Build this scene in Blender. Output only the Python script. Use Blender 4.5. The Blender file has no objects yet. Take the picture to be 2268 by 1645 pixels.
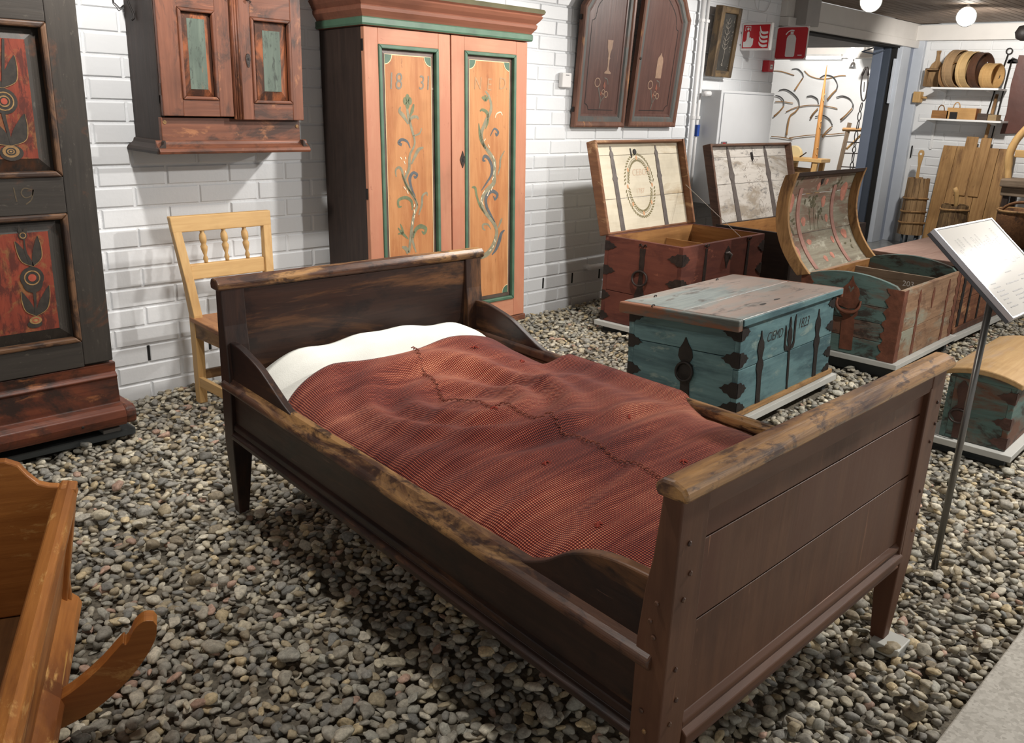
import bpy, math, random
import numpy as np
from math import sin, cos, pi, radians
from mathutils import Matrix, Vector

SC = bpy.context.scene
COL = SC.collection
RND = random.Random(7)

# ------------------------------------------------------------------ camera
cam_d = bpy.data.cameras.new('camera')
cam = bpy.data.objects.new('camera', cam_d)
COL.objects.link(cam)
cam_d.sensor_width = 36.0
cam_d.lens = 36.0 * 1926.357 / 2268.0
cam_d.clip_start = 0.05
_p, _y, _r = 0.3058078, 0.8045636, 0.0396091
_f = Vector((sin(_y) * cos(_p), cos(_y) * cos(_p), -sin(_p)))
_rt = Vector((cos(_y), -sin(_y), 0))
_up = _rt.cross(_f)
_x = cos(_r) * _rt + sin(_r) * _up
_u = -sin(_r) * _rt + cos(_r) * _up
cam.matrix_world = Matrix(((_x[0], _u[0], -_f[0], 0), (_x[1], _u[1], -_f[1], -3.688), (_x[2], _u[2], -_f[2], 1.304), (0, 0, 0, 1)))
SC.camera = cam

# ------------------------------------------------------------------ world, lights, exposure
wld = bpy.data.worlds.new('hall_ambient')
SC.world = wld
wld.use_nodes = True
wld.node_tree.nodes['Background'].inputs[0].default_value = (1.0, 0.98, 0.95, 1)
wld.node_tree.nodes['Background'].inputs[1].default_value = 0.52
SC.view_settings.view_transform = 'Standard'
SC.view_settings.look = 'None'
SC.view_settings.gamma = 1.0
SC.view_settings.use_curve_mapping = False
SC.view_settings.exposure = 0.0


def spot(name, loc, target, power, size=95, blend=0.5, rad=0.045, col=(1.0, 0.955, 0.90)):
    d = bpy.data.lights.new(name, 'SPOT')
    d.energy = power
    d.spot_size = radians(size)
    d.spot_blend = blend
    d.shadow_soft_size = rad
    d.color = col
    o = bpy.data.objects.new(name, d)
    COL.objects.link(o)
    o.location = loc
    o.rotation_euler = (Vector(target) - Vector(loc)).to_track_quat('-Z', 'Y').to_euler()
    return o


# the track spots of the hall, hung under the slatted ceiling
for _loc, _tgt, _pw, _sz in (
        ((1.33, -1.00, 2.08), (1.6, -0.1, 0.5), 70, 130),
        ((3.30, -1.50, 2.08), (2.6, -0.2, 0.5), 108, 130),
        ((5.60, -1.50, 2.08), (4.8, -0.3, 0.6), 108, 130),
        ((3.50, -3.50, 2.08), (2.9, -2.6, 0.1), 160, 130),
        ((0.95, -2.25, 2.08), (0.8, -2.2, 0.0), 60, 140),
        ((5.60, -3.50, 2.08), (4.6, -2.4, 0.2), 130, 125),
        ((7.90, -1.10, 2.02), (9.4, -0.7, 0.9), 105, 130),
        ((10.6, 1.50, 2.06), (12.5, 2.5, 1.1), 190, 140)):
    spot('track_spot_light', _loc, _tgt, _pw, _sz, 0.6)

# ------------------------------------------------------------------ mesh helpers


def smoothpts(pts, n=6, closed=False):
    P = [np.array(p, float) for p in pts]
    if len(P) < 3:
        return P
    out = []
    m = len(P)
    rng = range(m) if closed else range(m - 1)
    for i in rng:
        p1, p2 = P[i], P[(i + 1) % m]
        p0 = P[(i - 1) % m] if (closed or i > 0) else p1
        p3 = P[(i + 2) % m] if (closed or i + 2 < m) else p2
        for k in range(n):
            t = k / n
            out.append(0.5 * (2 * p1 + (p2 - p0) * t + (2 * p0 - 5 * p1 + 4 * p2 - p3) * t * t + (3 * p1 - p0 - 3 * p2 + p3) * t ** 3))
    if not closed:
        out.append(P[-1])
    return out


class MB:
    def __init__(s):
        s.v = []
        s.f = []

    def add(s, vs, fs):
        o = len(s.v)
        s.v += [tuple(map(float, v)) for v in vs]
        s.f += [tuple(i + o for i in f) for f in fs]
        return s

    def box(s, x0, y0, z0, x1, y1, z1):
        vs = [(x, y, z) for z in (z0, z1) for y in (y0, y1) for x in (x0, x1)]
        return s.add(vs, [(0, 2, 3, 1), (4, 5, 7, 6), (0, 1, 5, 4), (2, 6, 7, 3), (0, 4, 6, 2), (1, 3, 7, 5)])

    def taper(s, c0, s0, c1, s1):
        """box between two rectangles: centre (x,y,z), half sizes (hx,hy)"""
        vs = []
        for c, h in ((c0, s0), (c1, s1)):
            for dy in (-1, 1):
                for dx in (-1, 1):
                    vs.append((c[0] + dx * h[0], c[1] + dy * h[1], c[2]))
        return s.add(vs, [(0, 2, 3, 1), (4, 5, 7, 6), (0, 1, 5, 4), (2, 6, 7, 3), (0, 4, 6, 2), (1, 3, 7, 5)])

    def prism(s, pts, ax, d0, d1):
        """polygon extruded along an axis: 'y' -> pts (x,z); 'x' -> (y,z); 'z' -> (x,y)"""
        n = len(pts)
        a = sum(pts[i][0] * pts[(i + 1) % n][1] - pts[(i + 1) % n][0] * pts[i][1] for i in range(n))
        if a < 0:
            pts = pts[::-1]

        def m(p, d):
            return (p[0], d, p[1]) if ax == 'y' else (d, p[0], p[1]) if ax == 'x' else (p[0], p[1], d)
        if (ax == 'y') == (d0 < d1):
            pts = pts[::-1]
        vs = [m(p, d0) for p in pts] + [m(p, d1) for p in pts]
        fs = [tuple(range(n))[::-1], tuple(range(n, 2 * n))]
        for i in range(n):
            j = (i + 1) % n
            fs.append((i, j, n + j, n + i))
        return s.add(vs, fs)

    def tube(s, pts, r, n=8, cap=True, sx=1.0, closed=False):
        P = [np.array(p, float) for p in pts]
        m = len(P)
        rs = r if isinstance(r, (list, tuple, np.ndarray)) else [r] * m
        T = []
        for i in range(m):
            if closed:
                t = P[(i + 1) % m] - P[i - 1]
            else:
                t = P[min(i + 1, m - 1)] - P[max(i - 1, 0)]
            T.append(t / (np.linalg.norm(t) + 1e-12))
        a = np.array([0, 0, 1.0]) if abs(T[0][2]) < 0.9 else np.array([1.0, 0, 0])
        u = np.cross(T[0], a)
        u /= np.linalg.norm(u)
        vs = []
        for i in range(m):
            u = u - T[i] * (u @ T[i])
            u /= np.linalg.norm(u) + 1e-12
            w = np.cross(T[i], u)
            for k in range(n):
                an = 2 * pi * k / n
                vs.append(P[i] + rs[i] * (cos(an) * u * sx + sin(an) * w))
        fs = []
        for i in range(m if closed else m - 1):
            for k in range(n):
                j = (k + 1) % n
                i2 = (i + 1) % m
                fs.append((i * n + k, i * n + j, i2 * n + j, i2 * n + k))
        if cap and not closed:
            fs.append(tuple(range(n))[::-1])
            fs.append(tuple((m - 1) * n + k for k in range(n)))
        return s.add(vs, fs)

    def lathe(s, prof, c=(0, 0, 0), n=20, ax='z', sq=1.0):
        vs, fs = [], []
        for (r, h) in prof:
            for k in range(n):
                a = 2 * pi * k / n
                x, y = r * cos(a), r * sin(a) * sq
                v = (x, y, h) if ax == 'z' else (x, h, y) if ax == 'y' else (h, x, y)
                vs.append((v[0] + c[0], v[1] + c[1], v[2] + c[2]))
        for i in range(len(prof) - 1):
            for k in range(n):
                j = (k + 1) % n
                fs.append((i * n + k, i * n + j, (i + 1) * n + j, (i + 1) * n + k))
        fs.append(tuple(range(n))[::-1])
        fs.append(tuple((len(prof) - 1) * n + k for k in range(n)))
        return s.add(vs, fs)

    def ribbon(s, pts2, w, to3, off=0.0006, sm=5, thick=0.0):
        """painted stroke lying on a plane; pts2 in plane coordinates, to3(u, v, out) -> point"""
        P = smoothpts(pts2, sm) if sm and len(pts2) > 2 else [np.array(p, float) for p in pts2]
        m = len(P)
        vs = []
        for i in range(m):
            t = P[min(i + 1, m - 1)] - P[max(i - 1, 0)]
            t = t / (np.linalg.norm(t) + 1e-12)
            nn = np.array([-t[1], t[0]])
            if isinstance(w, (list, tuple)):
                q = i / (m - 1) * (len(w) - 1)
                k = min(int(q), len(w) - 2)
                ww = w[k] + (w[k + 1] - w[k]) * (q - k)
            else:
                ww = w
            vs.append(to3(*(P[i] + nn * ww / 2), off))
            vs.append(to3(*(P[i] - nn * ww / 2), off))
        return s.add(vs, [(2 * i, 2 * i + 1, 2 * i + 3, 2 * i + 2) for i in range(m - 1)])

    def flat(s, pts2, to3, off=0.0006, sm=0):
        """flat painted or cut-out patch on a plane"""
        P = smoothpts(pts2, sm, True) if sm else pts2
        return s.add([to3(p[0], p[1], off) for p in P], [tuple(range(len(P)))])

    def plate(s, pts2, to3, o0, o1, sm=0):
        """a flat outline with thickness, between two offsets from a plane"""
        P = smoothpts(pts2, sm, True) if sm else [np.array(p, float) for p in pts2]
        n = len(P)
        vs = [to3(p[0], p[1], o0) for p in P] + [to3(p[0], p[1], o1) for p in P]
        fs = [tuple(range(n))[::-1], tuple(range(n, 2 * n))]
        for i in range(n):
            j = (i + 1) % n
            fs.append((i, j, n + j, n + i))
        return s.add(vs, fs)

    def mesh(s, name):
        me = bpy.data.meshes.new(name)
        me.from_pydata(s.v, [], s.f)
        me.validate()
        return me

    def build(s, name, mat, parent=None, bevel=0.0, smooth=False, fix=False, seg=2, sub=0):
        me = s.mesh(name)
        if fix:
            import bmesh
            bm = bmesh.new()
            bm.from_mesh(me)
            bmesh.ops.recalc_face_normals(bm, faces=bm.faces)
            bm.to_mesh(me)
            bm.free()
        if smooth:
            me.polygons.foreach_set('use_smooth', [True] * len(me.polygons))
        if mat:
            me.materials.append(mat)
        o = bpy.data.objects.new(name, me)
        COL.objects.link(o)
        if parent:
            o.parent = parent
        if bevel:
            b = o.modifiers.new('edge_rounding', 'BEVEL')
            b.width = bevel
            b.segments = seg
            b.limit_method = 'ANGLE'
            b.angle_limit = radians(40)
        if sub:
            q = o.modifiers.new('smoothing', 'SUBSURF')
            q.levels = sub
            q.render_levels = sub
        return o


class Each:
    """collects single pieces; every piece becomes an object of its own"""

    def __init__(s):
        s.p = []

    def __getattr__(s, n):
        def f(*a, **k):
            m = MB()
            getattr(m, n)(*a, **k)
            s.p.append(m)
            return s
        return f

    def build(s, name, mat, parent=None, **k):
        return [m.build(name, mat, parent, **k) for m in s.p]


def tag(o, label=None, cat=None, group=None, kind=None):
    if label:
        o['label'] = label
    if cat:
        o['category'] = cat
    if group:
        o['group'] = group
    if kind:
        o['kind'] = kind
    return o


def thing(name, label, cat, loc=(0, 0, 0), rot=(0, 0, 0), group=None):
    o = bpy.data.objects.new(name, None)
    o.empty_display_size = 0.05
    COL.objects.link(o)
    o.location = loc
    o.rotation_euler = rot
    return tag(o, label, cat, group)


def struct(o):
    o['kind'] = 'structure'
    return o


def copytree(o, parent=None):
    c = o.copy()
    COL.objects.link(c)
    if parent:
        c.parent = parent
    for ch in list(o.children):
        copytree(ch, c)
    return c


def text(name, s, size, mat, parent, mtx, shear=0.0, align='LEFT', bold=0.0):
    cu = bpy.data.curves.new(name, 'FONT')
    cu.body = s
    cu.size = size
    cu.shear = shear
    cu.align_x = align
    cu.offset = bold
    cu.resolution_u = 3
    cu.materials.append(mat)
    tmp = bpy.data.objects.new(name, cu)
    me = bpy.data.meshes.new_from_object(tmp)
    bpy.data.objects.remove(tmp)
    bpy.data.curves.remove(cu)
    me.name = name
    if not me.materials:
        me.materials.append(mat)
    o = bpy.data.objects.new(name, me)
    COL.objects.link(o)
    o.parent = parent
    o.matrix_local = mtx
    return o


def mtx(origin, u, v, sx=1.0):
    u = Vector(u).normalized()
    v = Vector(v).normalized()
    n = u.cross(v)
    return Matrix(((u[0] * sx, v[0], n[0], origin[0]), (u[1] * sx, v[1], n[1], origin[1]), (u[2] * sx, v[2], n[2], origin[2]), (0, 0, 0, 1)))


# ------------------------------------------------------------------ materials
MATS = {}


def _new(name):
    m = bpy.data.materials.new(name)
    m.use_nodes = True
    nt = m.node_tree
    return m, nt, nt.nodes, nt.links, nt.nodes['Principled BSDF']


def srgb(r, g, b):
    f = lambda c: c / 12.92 if c <= 0.04045 else ((c + 0.055) / 1.055) ** 2.4
    return (f(r / 255), f(g / 255), f(b / 255))


def plain(name, col, rough=0.5, metal=0.0, var=0.12, scale=9.0, bump=0.0, bscale=60.0, emit=0.0, spec=0.5):
    if name in MATS:
        return MATS[name]
    m, nt, N, Lk, B = _new(name)
    tc = N.new('ShaderNodeTexCoord')
    nz = N.new('ShaderNodeTexNoise')
    nz.inputs['Scale'].default_value = scale
    nz.inputs['Detail'].default_value = 5
    Lk.new(tc.outputs['Object'], nz.inputs['Vector'])
    rp = N.new('ShaderNodeValToRGB')
    rp.color_ramp.elements[0].position = 0.3
    rp.color_ramp.elements[1].position = 0.7
    rp.color_ramp.elements[0].color = (*[c * (1 - var) for c in col], 1)
    rp.color_ramp.elements[1].color = (*[min(1, c * (1 + var)) for c in col], 1)
    Lk.new(nz.outputs['Fac'], rp.inputs['Fac'])
    Lk.new(rp.outputs['Color'], B.inputs['Base Color'])
    B.inputs['Roughness'].default_value = rough
    B.inputs['Metallic'].default_value = metal
    B.inputs['Specular IOR Level'].default_value = spec
    if emit:
        B.inputs['Emission Color'].default_value = (*col, 1)
        B.inputs['Emission Strength'].default_value = emit
    if bump:
        n2 = N.new('ShaderNodeTexNoise')
        n2.inputs['Scale'].default_value = bscale
        n2.inputs['Detail'].default_value = 6
        Lk.new(tc.outputs['Object'], n2.inputs['Vector'])
        bp = N.new('ShaderNodeBump')
        bp.inputs['Strength'].default_value = bump
        bp.inputs['Distance'].default_value = 0.004
        Lk.new(n2.outputs['Fac'], bp.inputs['Height'])
        Lk.new(bp.outputs['Normal'], B.inputs['Normal'])
    MATS[name] = m
    return m


def wood(name, light, dark, ax='x', rough=0.55, grain=1.0, worn=None, wamt=0.4, wscale=7.0, wstretch=3.0, worn2=None, w2amt=0.35, w2scale=16.0, bump=0.25, fine=16.0, spec=0.35, scratch=0.0):
    """grained timber, bare or painted, with worn patches of other colours; ax = direction of the grain"""
    key = name + '_' + ax
    if key in MATS:
        return MATS[key]
    m, nt, N, Lk, B = _new(key)
    tc = N.new('ShaderNodeTexCoord')
    oi = N.new('ShaderNodeObjectInfo')
    mul = N.new('ShaderNodeMath')
    mul.operation = 'MULTIPLY'
    mul.inputs[1].default_value = 7.0
    Lk.new(oi.outputs['Random'], mul.inputs[0])
    addv = N.new('ShaderNodeVectorMath')
    addv.operation = 'ADD'
    Lk.new(tc.outputs['Object'], addv.inputs[0])
    Lk.new(mul.outputs[0], addv.inputs[1])

    def mapped(along, across):
        mp = N.new('ShaderNodeMapping')
        sc = [across] * 3
        sc['xyz'.index(ax)] = along
        mp.inputs['Scale'].default_value = sc
        Lk.new(addv.outputs[0], mp.inputs['Vector'])
        return mp.outputs[0]

    def noise(vec, scale, detail=6, dist=0.0, rg=0.6):
        nz = N.new('ShaderNodeTexNoise')
        nz.inputs['Scale'].default_value = scale
        nz.inputs['Detail'].default_value = detail
        nz.inputs['Roughness'].default_value = rg
        nz.inputs['Distortion'].default_value = dist
        Lk.new(vec, nz.inputs['Vector'])
        return nz.outputs['Fac']

    def ramp(fac, p0, p1, c0, c1):
        rp = N.new('ShaderNodeValToRGB')
        e = rp.color_ramp.elements
        e[0].position, e[1].position = p0, p1
        e[0].color, e[1].color = (*c0, 1), (*c1, 1)
        Lk.new(fac, rp.inputs['Fac'])
        return rp.outputs['Color']

    def mix(a, b, fac):
        mx = N.new('ShaderNodeMix')
        mx.data_type = 'RGBA'
        Lk.new(fac, mx.inputs[0])
        for i, q in ((6, a), (7, b)):
            if isinstance(q, tuple):
                mx.inputs[i].default_value = (*q, 1)
            else:
                Lk.new(q, mx.inputs[i])
        return mx.outputs[2]
    g = noise(mapped(1.0, fine), 3.2, 7, 0.5)
    sp = 0.32 / max(grain, 0.01)
    col = ramp(g, 0.5 - sp, 0.5 + sp, dark, light)
    patch = noise(addv.outputs[0], 3.0, 4)
    col = mix(col, tuple(0.5 * c for c in dark), ramp(patch, 0.5, 0.78, (0, 0, 0), (0.55, 0.55, 0.55)))
    if worn:
        w = noise(mapped(wscale / wstretch, wscale), 1.0, 8, 0.6, 0.68)
        col = mix(col, worn, ramp(w, 1.0 - wamt - 0.06, 1.0 - wamt + 0.05, (0, 0, 0), (0.9, 0.9, 0.9)))
    if worn2:
        w = noise(mapped(w2scale / 2.5, w2scale), 1.0, 8, 0.4, 0.7)
        col = mix(col, worn2, ramp(w, 1.0 - w2amt - 0.05, 1.0 - w2amt + 0.04, (0, 0, 0), (0.9, 0.9, 0.9)))
    if scratch:
        w = noise(mapped(2.0, 90.0), 1.0, 3)
        col = mix(col, tuple(min(1, 3.2 * c + 0.02) for c in light), ramp(w, 0.70, 0.74, (0, 0, 0), (scratch,) * 3))
    Lk.new(col, B.inputs['Base Color'])
    rr = N.new('ShaderNodeMapRange')
    rr.inputs['To Min'].default_value = rough - 0.12
    rr.inputs['To Max'].default_value = rough + 0.15
    Lk.new(patch, rr.inputs['Value'])
    Lk.new(rr.outputs[0], B.inputs['Roughness'])
    B.inputs['Specular IOR Level'].default_value = spec
    if bump:
        bp = N.new('ShaderNodeBump')
        bp.inputs['Strength'].default_value = bump
        bp.inputs['Distance'].default_value = 0.003
        Lk.new(g, bp.inputs['Height'])
        Lk.new(bp.outputs['Normal'], B.inputs['Normal'])
    MATS[key] = m
    return m


def fam(name, **kw):
    """a timber family: call with the grain direction"""
    return lambda ax='x': wood(name, ax=ax, **kw)


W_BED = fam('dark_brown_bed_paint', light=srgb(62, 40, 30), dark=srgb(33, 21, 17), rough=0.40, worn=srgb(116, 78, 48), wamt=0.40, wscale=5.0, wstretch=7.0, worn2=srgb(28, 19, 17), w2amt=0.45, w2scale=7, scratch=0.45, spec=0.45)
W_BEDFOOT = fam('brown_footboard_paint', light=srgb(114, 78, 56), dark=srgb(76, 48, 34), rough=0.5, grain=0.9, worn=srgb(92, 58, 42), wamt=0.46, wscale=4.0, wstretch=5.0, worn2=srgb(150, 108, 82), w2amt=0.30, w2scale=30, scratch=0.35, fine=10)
W_BEDEDGE = fam('rubbed_bed_edge', light=srgb(106, 72, 52), dark=srgb(58, 38, 29), rough=0.42, worn=srgb(164, 124, 78), wamt=0.43, wscale=11.0, wstretch=6.0, worn2=srgb(50, 32, 26), w2amt=0.46, w2scale=26, spec=0.5)
W_FOOTCAP = fam('golden_rubbed_cap', light=srgb(112, 78, 58), dark=srgb(66, 44, 33), rough=0.34, worn=srgb(176, 132, 80), wamt=0.50, wscale=7.0, wstretch=8.0, worn2=srgb(70, 46, 36), w2amt=0.44, w2scale=30, spec=0.6)
W_RED = fam('red_ochre_paint', light=srgb(120, 68, 53), dark=srgb(90, 48, 39), rough=0.6, grain=0.7, worn=srgb(80, 42, 34), wamt=0.46, wscale=6, worn2=srgb(150, 92, 70), w2amt=0.33, w2scale=26)
W_REDTOP = fam('aged_red_brown', light=srgb(136, 84, 60), dark=srgb(90, 52, 37), rough=0.5, worn=srgb(62, 42, 34), wamt=0.43, wscale=8, wstretch=2.0, worn2=srgb(160, 106, 70), w2amt=0.36, w2scale=20, spec=0.45, scratch=0.2)
W_PLINTH = fam('plinth_red_black', light=srgb(128, 70, 46), dark=srgb(82, 40, 28), rough=0.45, worn=srgb(40, 32, 28), wamt=0.50, wscale=5, wstretch=2.2, worn2=srgb(150, 96, 60), w2amt=0.36, w2scale=16, spec=0.45)
W_BLACK = fam('black_brown_paint', light=srgb(66, 60, 54), dark=srgb(40, 37, 34), rough=0.55, grain=0.7, worn=srgb(98, 62, 42), wamt=0.36, wscale=5, wstretch=1.5, worn2=srgb(84, 78, 70), w2amt=0.34, w2scale=60)
W_MOULD = fam('worn_gold_moulding', light=srgb(120, 88, 62), dark=srgb(76, 52, 38), rough=0.5, worn=srgb(48, 36, 31), wamt=0.48, wscale=18)
W_PINE = fam('yellow_pine', light=srgb(216, 180, 124), dark=srgb(180, 138, 84), rough=0.5, grain=0.8, bump=0.15, worn=srgb(176, 124, 70), wamt=0.36, wscale=7, wstretch=4)
W_PINEOLD = fam('aged_pine', light=srgb(186, 146, 98), dark=srgb(126, 92, 56), rough=0.6, worn=srgb(92, 66, 44), wamt=0.42, wscale=8)
W_TEAL = fam('teal_paint', light=srgb(106, 138, 140), dark=srgb(74, 104, 110), rough=0.5, grain=0.9, worn=srgb(58, 84, 90), wamt=0.46, wscale=5, wstretch=5, worn2=srgb(126, 144, 138), w2amt=0.36, w2scale=14, spec=0.45, scratch=0.15)
W_TEALTOP = fam('rubbed_teal_lid', light=srgb(146, 154, 150), dark=srgb(102, 112, 112), rough=0.38, grain=1.0, worn=srgb(146, 128, 118), wamt=0.50, wscale=3.0, wstretch=3, worn2=srgb(84, 80, 76), w2amt=0.40, w2scale=14, spec=0.5)
W_GREYTEAL = fam('flaking_teal_over_brown', light=srgb(106, 132, 126), dark=srgb(74, 96, 92), rough=0.65, worn=srgb(112, 72, 54), wamt=0.47, wscale=5, wstretch=4, worn2=srgb(58, 46, 40), w2amt=0.42, w2scale=14)
W_OLDPLANK = fam('bare_weathered_plank', light=srgb(172, 138, 108), dark=srgb(112, 84, 64), rough=0.7, worn=srgb(146, 148, 132), wamt=0.44, wscale=5, wstretch=4, worn2=srgb(112, 84, 66), w2amt=0.43, w2scale=12, bump=0.5)
W_BROWNPLANK = fam('orange_brown_plank', light=srgb(152, 102, 72), dark=srgb(98, 60, 44), rough=0.65, worn=srgb(70, 48, 38), wamt=0.44, wscale=6, wstretch=3, worn2=srgb(170, 128, 92), w2amt=0.38, w2scale=16, bump=0.4)
W_ORANGE = fam('orange_varnish', light=srgb(188, 124, 62), dark=srgb(134, 78, 34), rough=0.36, grain=0.9, worn=srgb(112, 64, 32), wamt=0.44, wscale=5, wstretch=4, worn2=srgb(206, 160, 96), w2amt=0.38, w2scale=18, spec=0.5, scratch=0.25)
W_ORANGEDK = fam('brown_varnish_floor', light=srgb(116, 78, 44), dark=srgb(72, 46, 26), rough=0.45, grain=1.1)
W_SALMON = fam('salmon_orange_paint', light=srgb(200, 146, 116), dark=srgb(176, 116, 90), rough=0.5, grain=0.6, worn=srgb(184, 122, 96), wamt=0.46, wscale=3, bump=0.12, worn2=srgb(150, 92, 72), w2amt=0.32, w2scale=40)
W_AMBER = fam('amber_panel_paint', light=srgb(204, 148, 100), dark=srgb(172, 112, 66), rough=0.5, grain=0.9, worn=srgb(166, 104, 62), wamt=0.46, wscale=4, wstretch=6, bump=0.12, worn2=srgb(140, 88, 58), w2amt=0.33, w2scale=30)
W_DKSIDE = fam('dark_cabinet_side', light=srgb(66, 52, 45), dark=srgb(40, 32, 29), rough=0.55, grain=1.0, scratch=0.15)
W_CHURN = fam('grey_staves', light=srgb(182, 150, 108), dark=srgb(116, 86, 56), rough=0.75, grain=1.2, worn=srgb(88, 66, 46), wamt=0.42, wscale=9, wstretch=5, bump=0.6)
W_BOARD = fam('big_pine_board', light=srgb(190, 150, 98), dark=srgb(136, 98, 58), rough=0.6, grain=1.0, worn=srgb(98, 68, 44), wamt=0.40, wscale=4)
W_GREYWOOD = fam('grey_old_wood', light=srgb(150, 132, 112), dark=srgb(98, 82, 66), rough=0.75, grain=1.1)
W_WHITELID = fam('cream_painted_boards', light=srgb(230, 222, 202), dark=srgb(208, 196, 170), rough=0.7, grain=0.7, worn=srgb(182, 160, 126), wamt=0.40, wscale=3.5, wstretch=5, bump=0.2, worn2=srgb(150, 130, 104), w2amt=0.28, w2scale=22)
W_GREYLID = fam('grey_white_boards', light=srgb(216, 211, 203), dark=srgb(186, 179, 170), rough=0.7, grain=0.8, worn=srgb(152, 140, 124), wamt=0.43, wscale=6, worn2=srgb(132, 128, 124), w2amt=0.40, w2scale=30, bump=0.2)
W_PAINTLID = fam('mossy_painted_boards', light=srgb(146, 142, 124), dark=srgb(104, 94, 80), rough=0.75, grain=1.1, worn=srgb(112, 86, 72), wamt=0.48, wscale=5, wstretch=4, worn2=srgb(160, 156, 140), w2amt=0.40, w2scale=18, bump=0.35)
W_PINKLID = fam('pinkish_brown_lid', light=srgb(180, 150, 136), dark=srgb(146, 114, 102), rough=0.5, grain=0.8)
W_INNER = fam('raw_chest_inside', light=srgb(186, 138, 84), dark=srgb(136, 92, 52), rough=0.65, grain=0.9, worn=srgb(112, 70, 46), wamt=0.42, wscale=6)
W_PURPLE = fam('maroon_grained_paint', light=srgb(112, 80, 70), dark=srgb(76, 50, 45), rough=0.4, grain=1.0, scratch=0.15, spec=0.45)
W_SLATE = fam('slate_grey_paint', light=srgb(112, 112, 108), dark=srgb(82, 82, 80), rough=0.5, grain=0.5, worn=srgb(120, 84, 68), wamt=0.38, wscale=10)
W_CEIL = fam('brown_ceiling_slat', light=srgb(150, 132, 116), dark=srgb(112, 96, 84), rough=0.6, grain=0.6)

M_WHITE = plain('white_wall_paint', (0.81, 0.83, 0.85), 0.45, var=0.03, scale=3, bump=0.25, bscale=45)
M_MORTAR = plain('white_painted_mortar', (0.81, 0.83, 0.85), 0.6, var=0.03, scale=3, bump=0.5, bscale=90)
M_BLACKHOLE = plain('dark_gap', (0.012, 0.011, 0.010), 0.9)
M_IRON = plain('black_wrought_iron', srgb(52, 42, 38), 0.5, 0.35, var=0.35, scale=30, bump=0.4, bscale=120)
M_IRONDK = plain('matt_black_iron', srgb(34, 29, 27), 0.6, 0.2, var=0.3, scale=30, bump=0.3, bscale=120)
M_IRONGREY = plain('grey_painted_iron', srgb(108, 100, 96), 0.5, 0.3, var=0.2, scale=25, bump=0.3, bscale=120)
M_RUST = plain('rust_brown_iron', srgb(112, 68, 50), 0.65, 0.1, var=0.3, scale=25, bump=0.4, bscale=100)
M_STEELPLATE = plain('light_grey_base_plate', srgb(190, 190, 184), 0.55, var=0.05)
M_DKPLATE = plain('dark_grey_base_plate', srgb(62, 66, 67), 0.6, var=0.1)
M_GREENPAINT = plain('dark_green_paint', srgb(74, 104, 84), 0.5, var=0.2, scale=14)
M_UMBERPAINT = plain('umber_grey_paint', srgb(104, 86, 78), 0.5, var=0.2, scale=14)
M_CREAMPAINT = plain('cream_line_paint', srgb(222, 192, 150), 0.5, var=0.08)

# ------------------------------------------------------------------ the room
BW, BH, JT = 0.285, 0.08504, 0.010
ZB = 1.45 * BH          # underside of the course with the weep slots
XB = 1.5255             # one head joint of that course


def inpoly(p, poly):
    r = False
    j = len(poly) - 1
    for i in range(len(poly)):
        a, b = poly[i], poly[j]
        if (a[1] > p[1]) != (b[1] > p[1]) and p[0] < (b[0] - a[0]) * (p[1] - a[1]) / (b[1] - a[1]) + a[0]:
            r = not r
        j = i
    return r


wall_back = struct(MB().box(-1.3, 0.006, -0.1, 6.72, 0.22, 2.14).build('wall_back', M_MORTAR))
# where the wall is seen past the furniture (polygons on the wall, x and z in metres)
SEEN = [[(1.293,1.582),(6.913,2.123),(6.935,0.326),(7.101,-0.333),(4.008,-0.097),(1.325,-0.077)]]
HIDE = [[(1.108,1.564),(1.350,1.588),(1.383,0.157),(1.434,-0.168),(0.895,-0.129)], [(1.561,1.673),(1.551,1.093),(1.524,1.040),(1.648,1.016),(2.368,1.018),(2.345,1.759)],
        [(2.399,1.765),(2.412,1.652),(2.445,1.577),(2.486,0.427),(3.930,0.004),(3.844,1.588),(3.936,1.753),(3.924,1.930)], [(1.864,0.454),(3.490,0.449),(4.113,-0.360),(1.867,-0.161)],
        [(4.305,1.972),(4.320,1.140),(5.435,1.145),(5.518,1.873),(5.493,2.101)], [(4.454,1.035),(5.469,1.044),(5.710,0.399),(6.955,0.246),(7.213,-0.774),(4.712,-0.208)]]
M_BRICK = M_WHITE


def brick_mesh(w, h, name='brick'):
    m = MB()
    c = 0.0045
    r = []
    for (dx, y) in ((0, 0.012), (0, c * 0.9), (c, 0.0)):
        r += [(dx, y, dx * 0.9), (w - dx, y, dx * 0.9), (w - dx, y, h - dx * 0.9), (dx, y, h - dx * 0.9)]
    f = [(8, 9, 10, 11)]
    for k in (0, 4):
        for i in range(4):
            j = (i + 1) % 4
            f.append((k + i, k + j, k + 4 + j, k + 4 + i))
    m.add(r, f)
    return m


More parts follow.
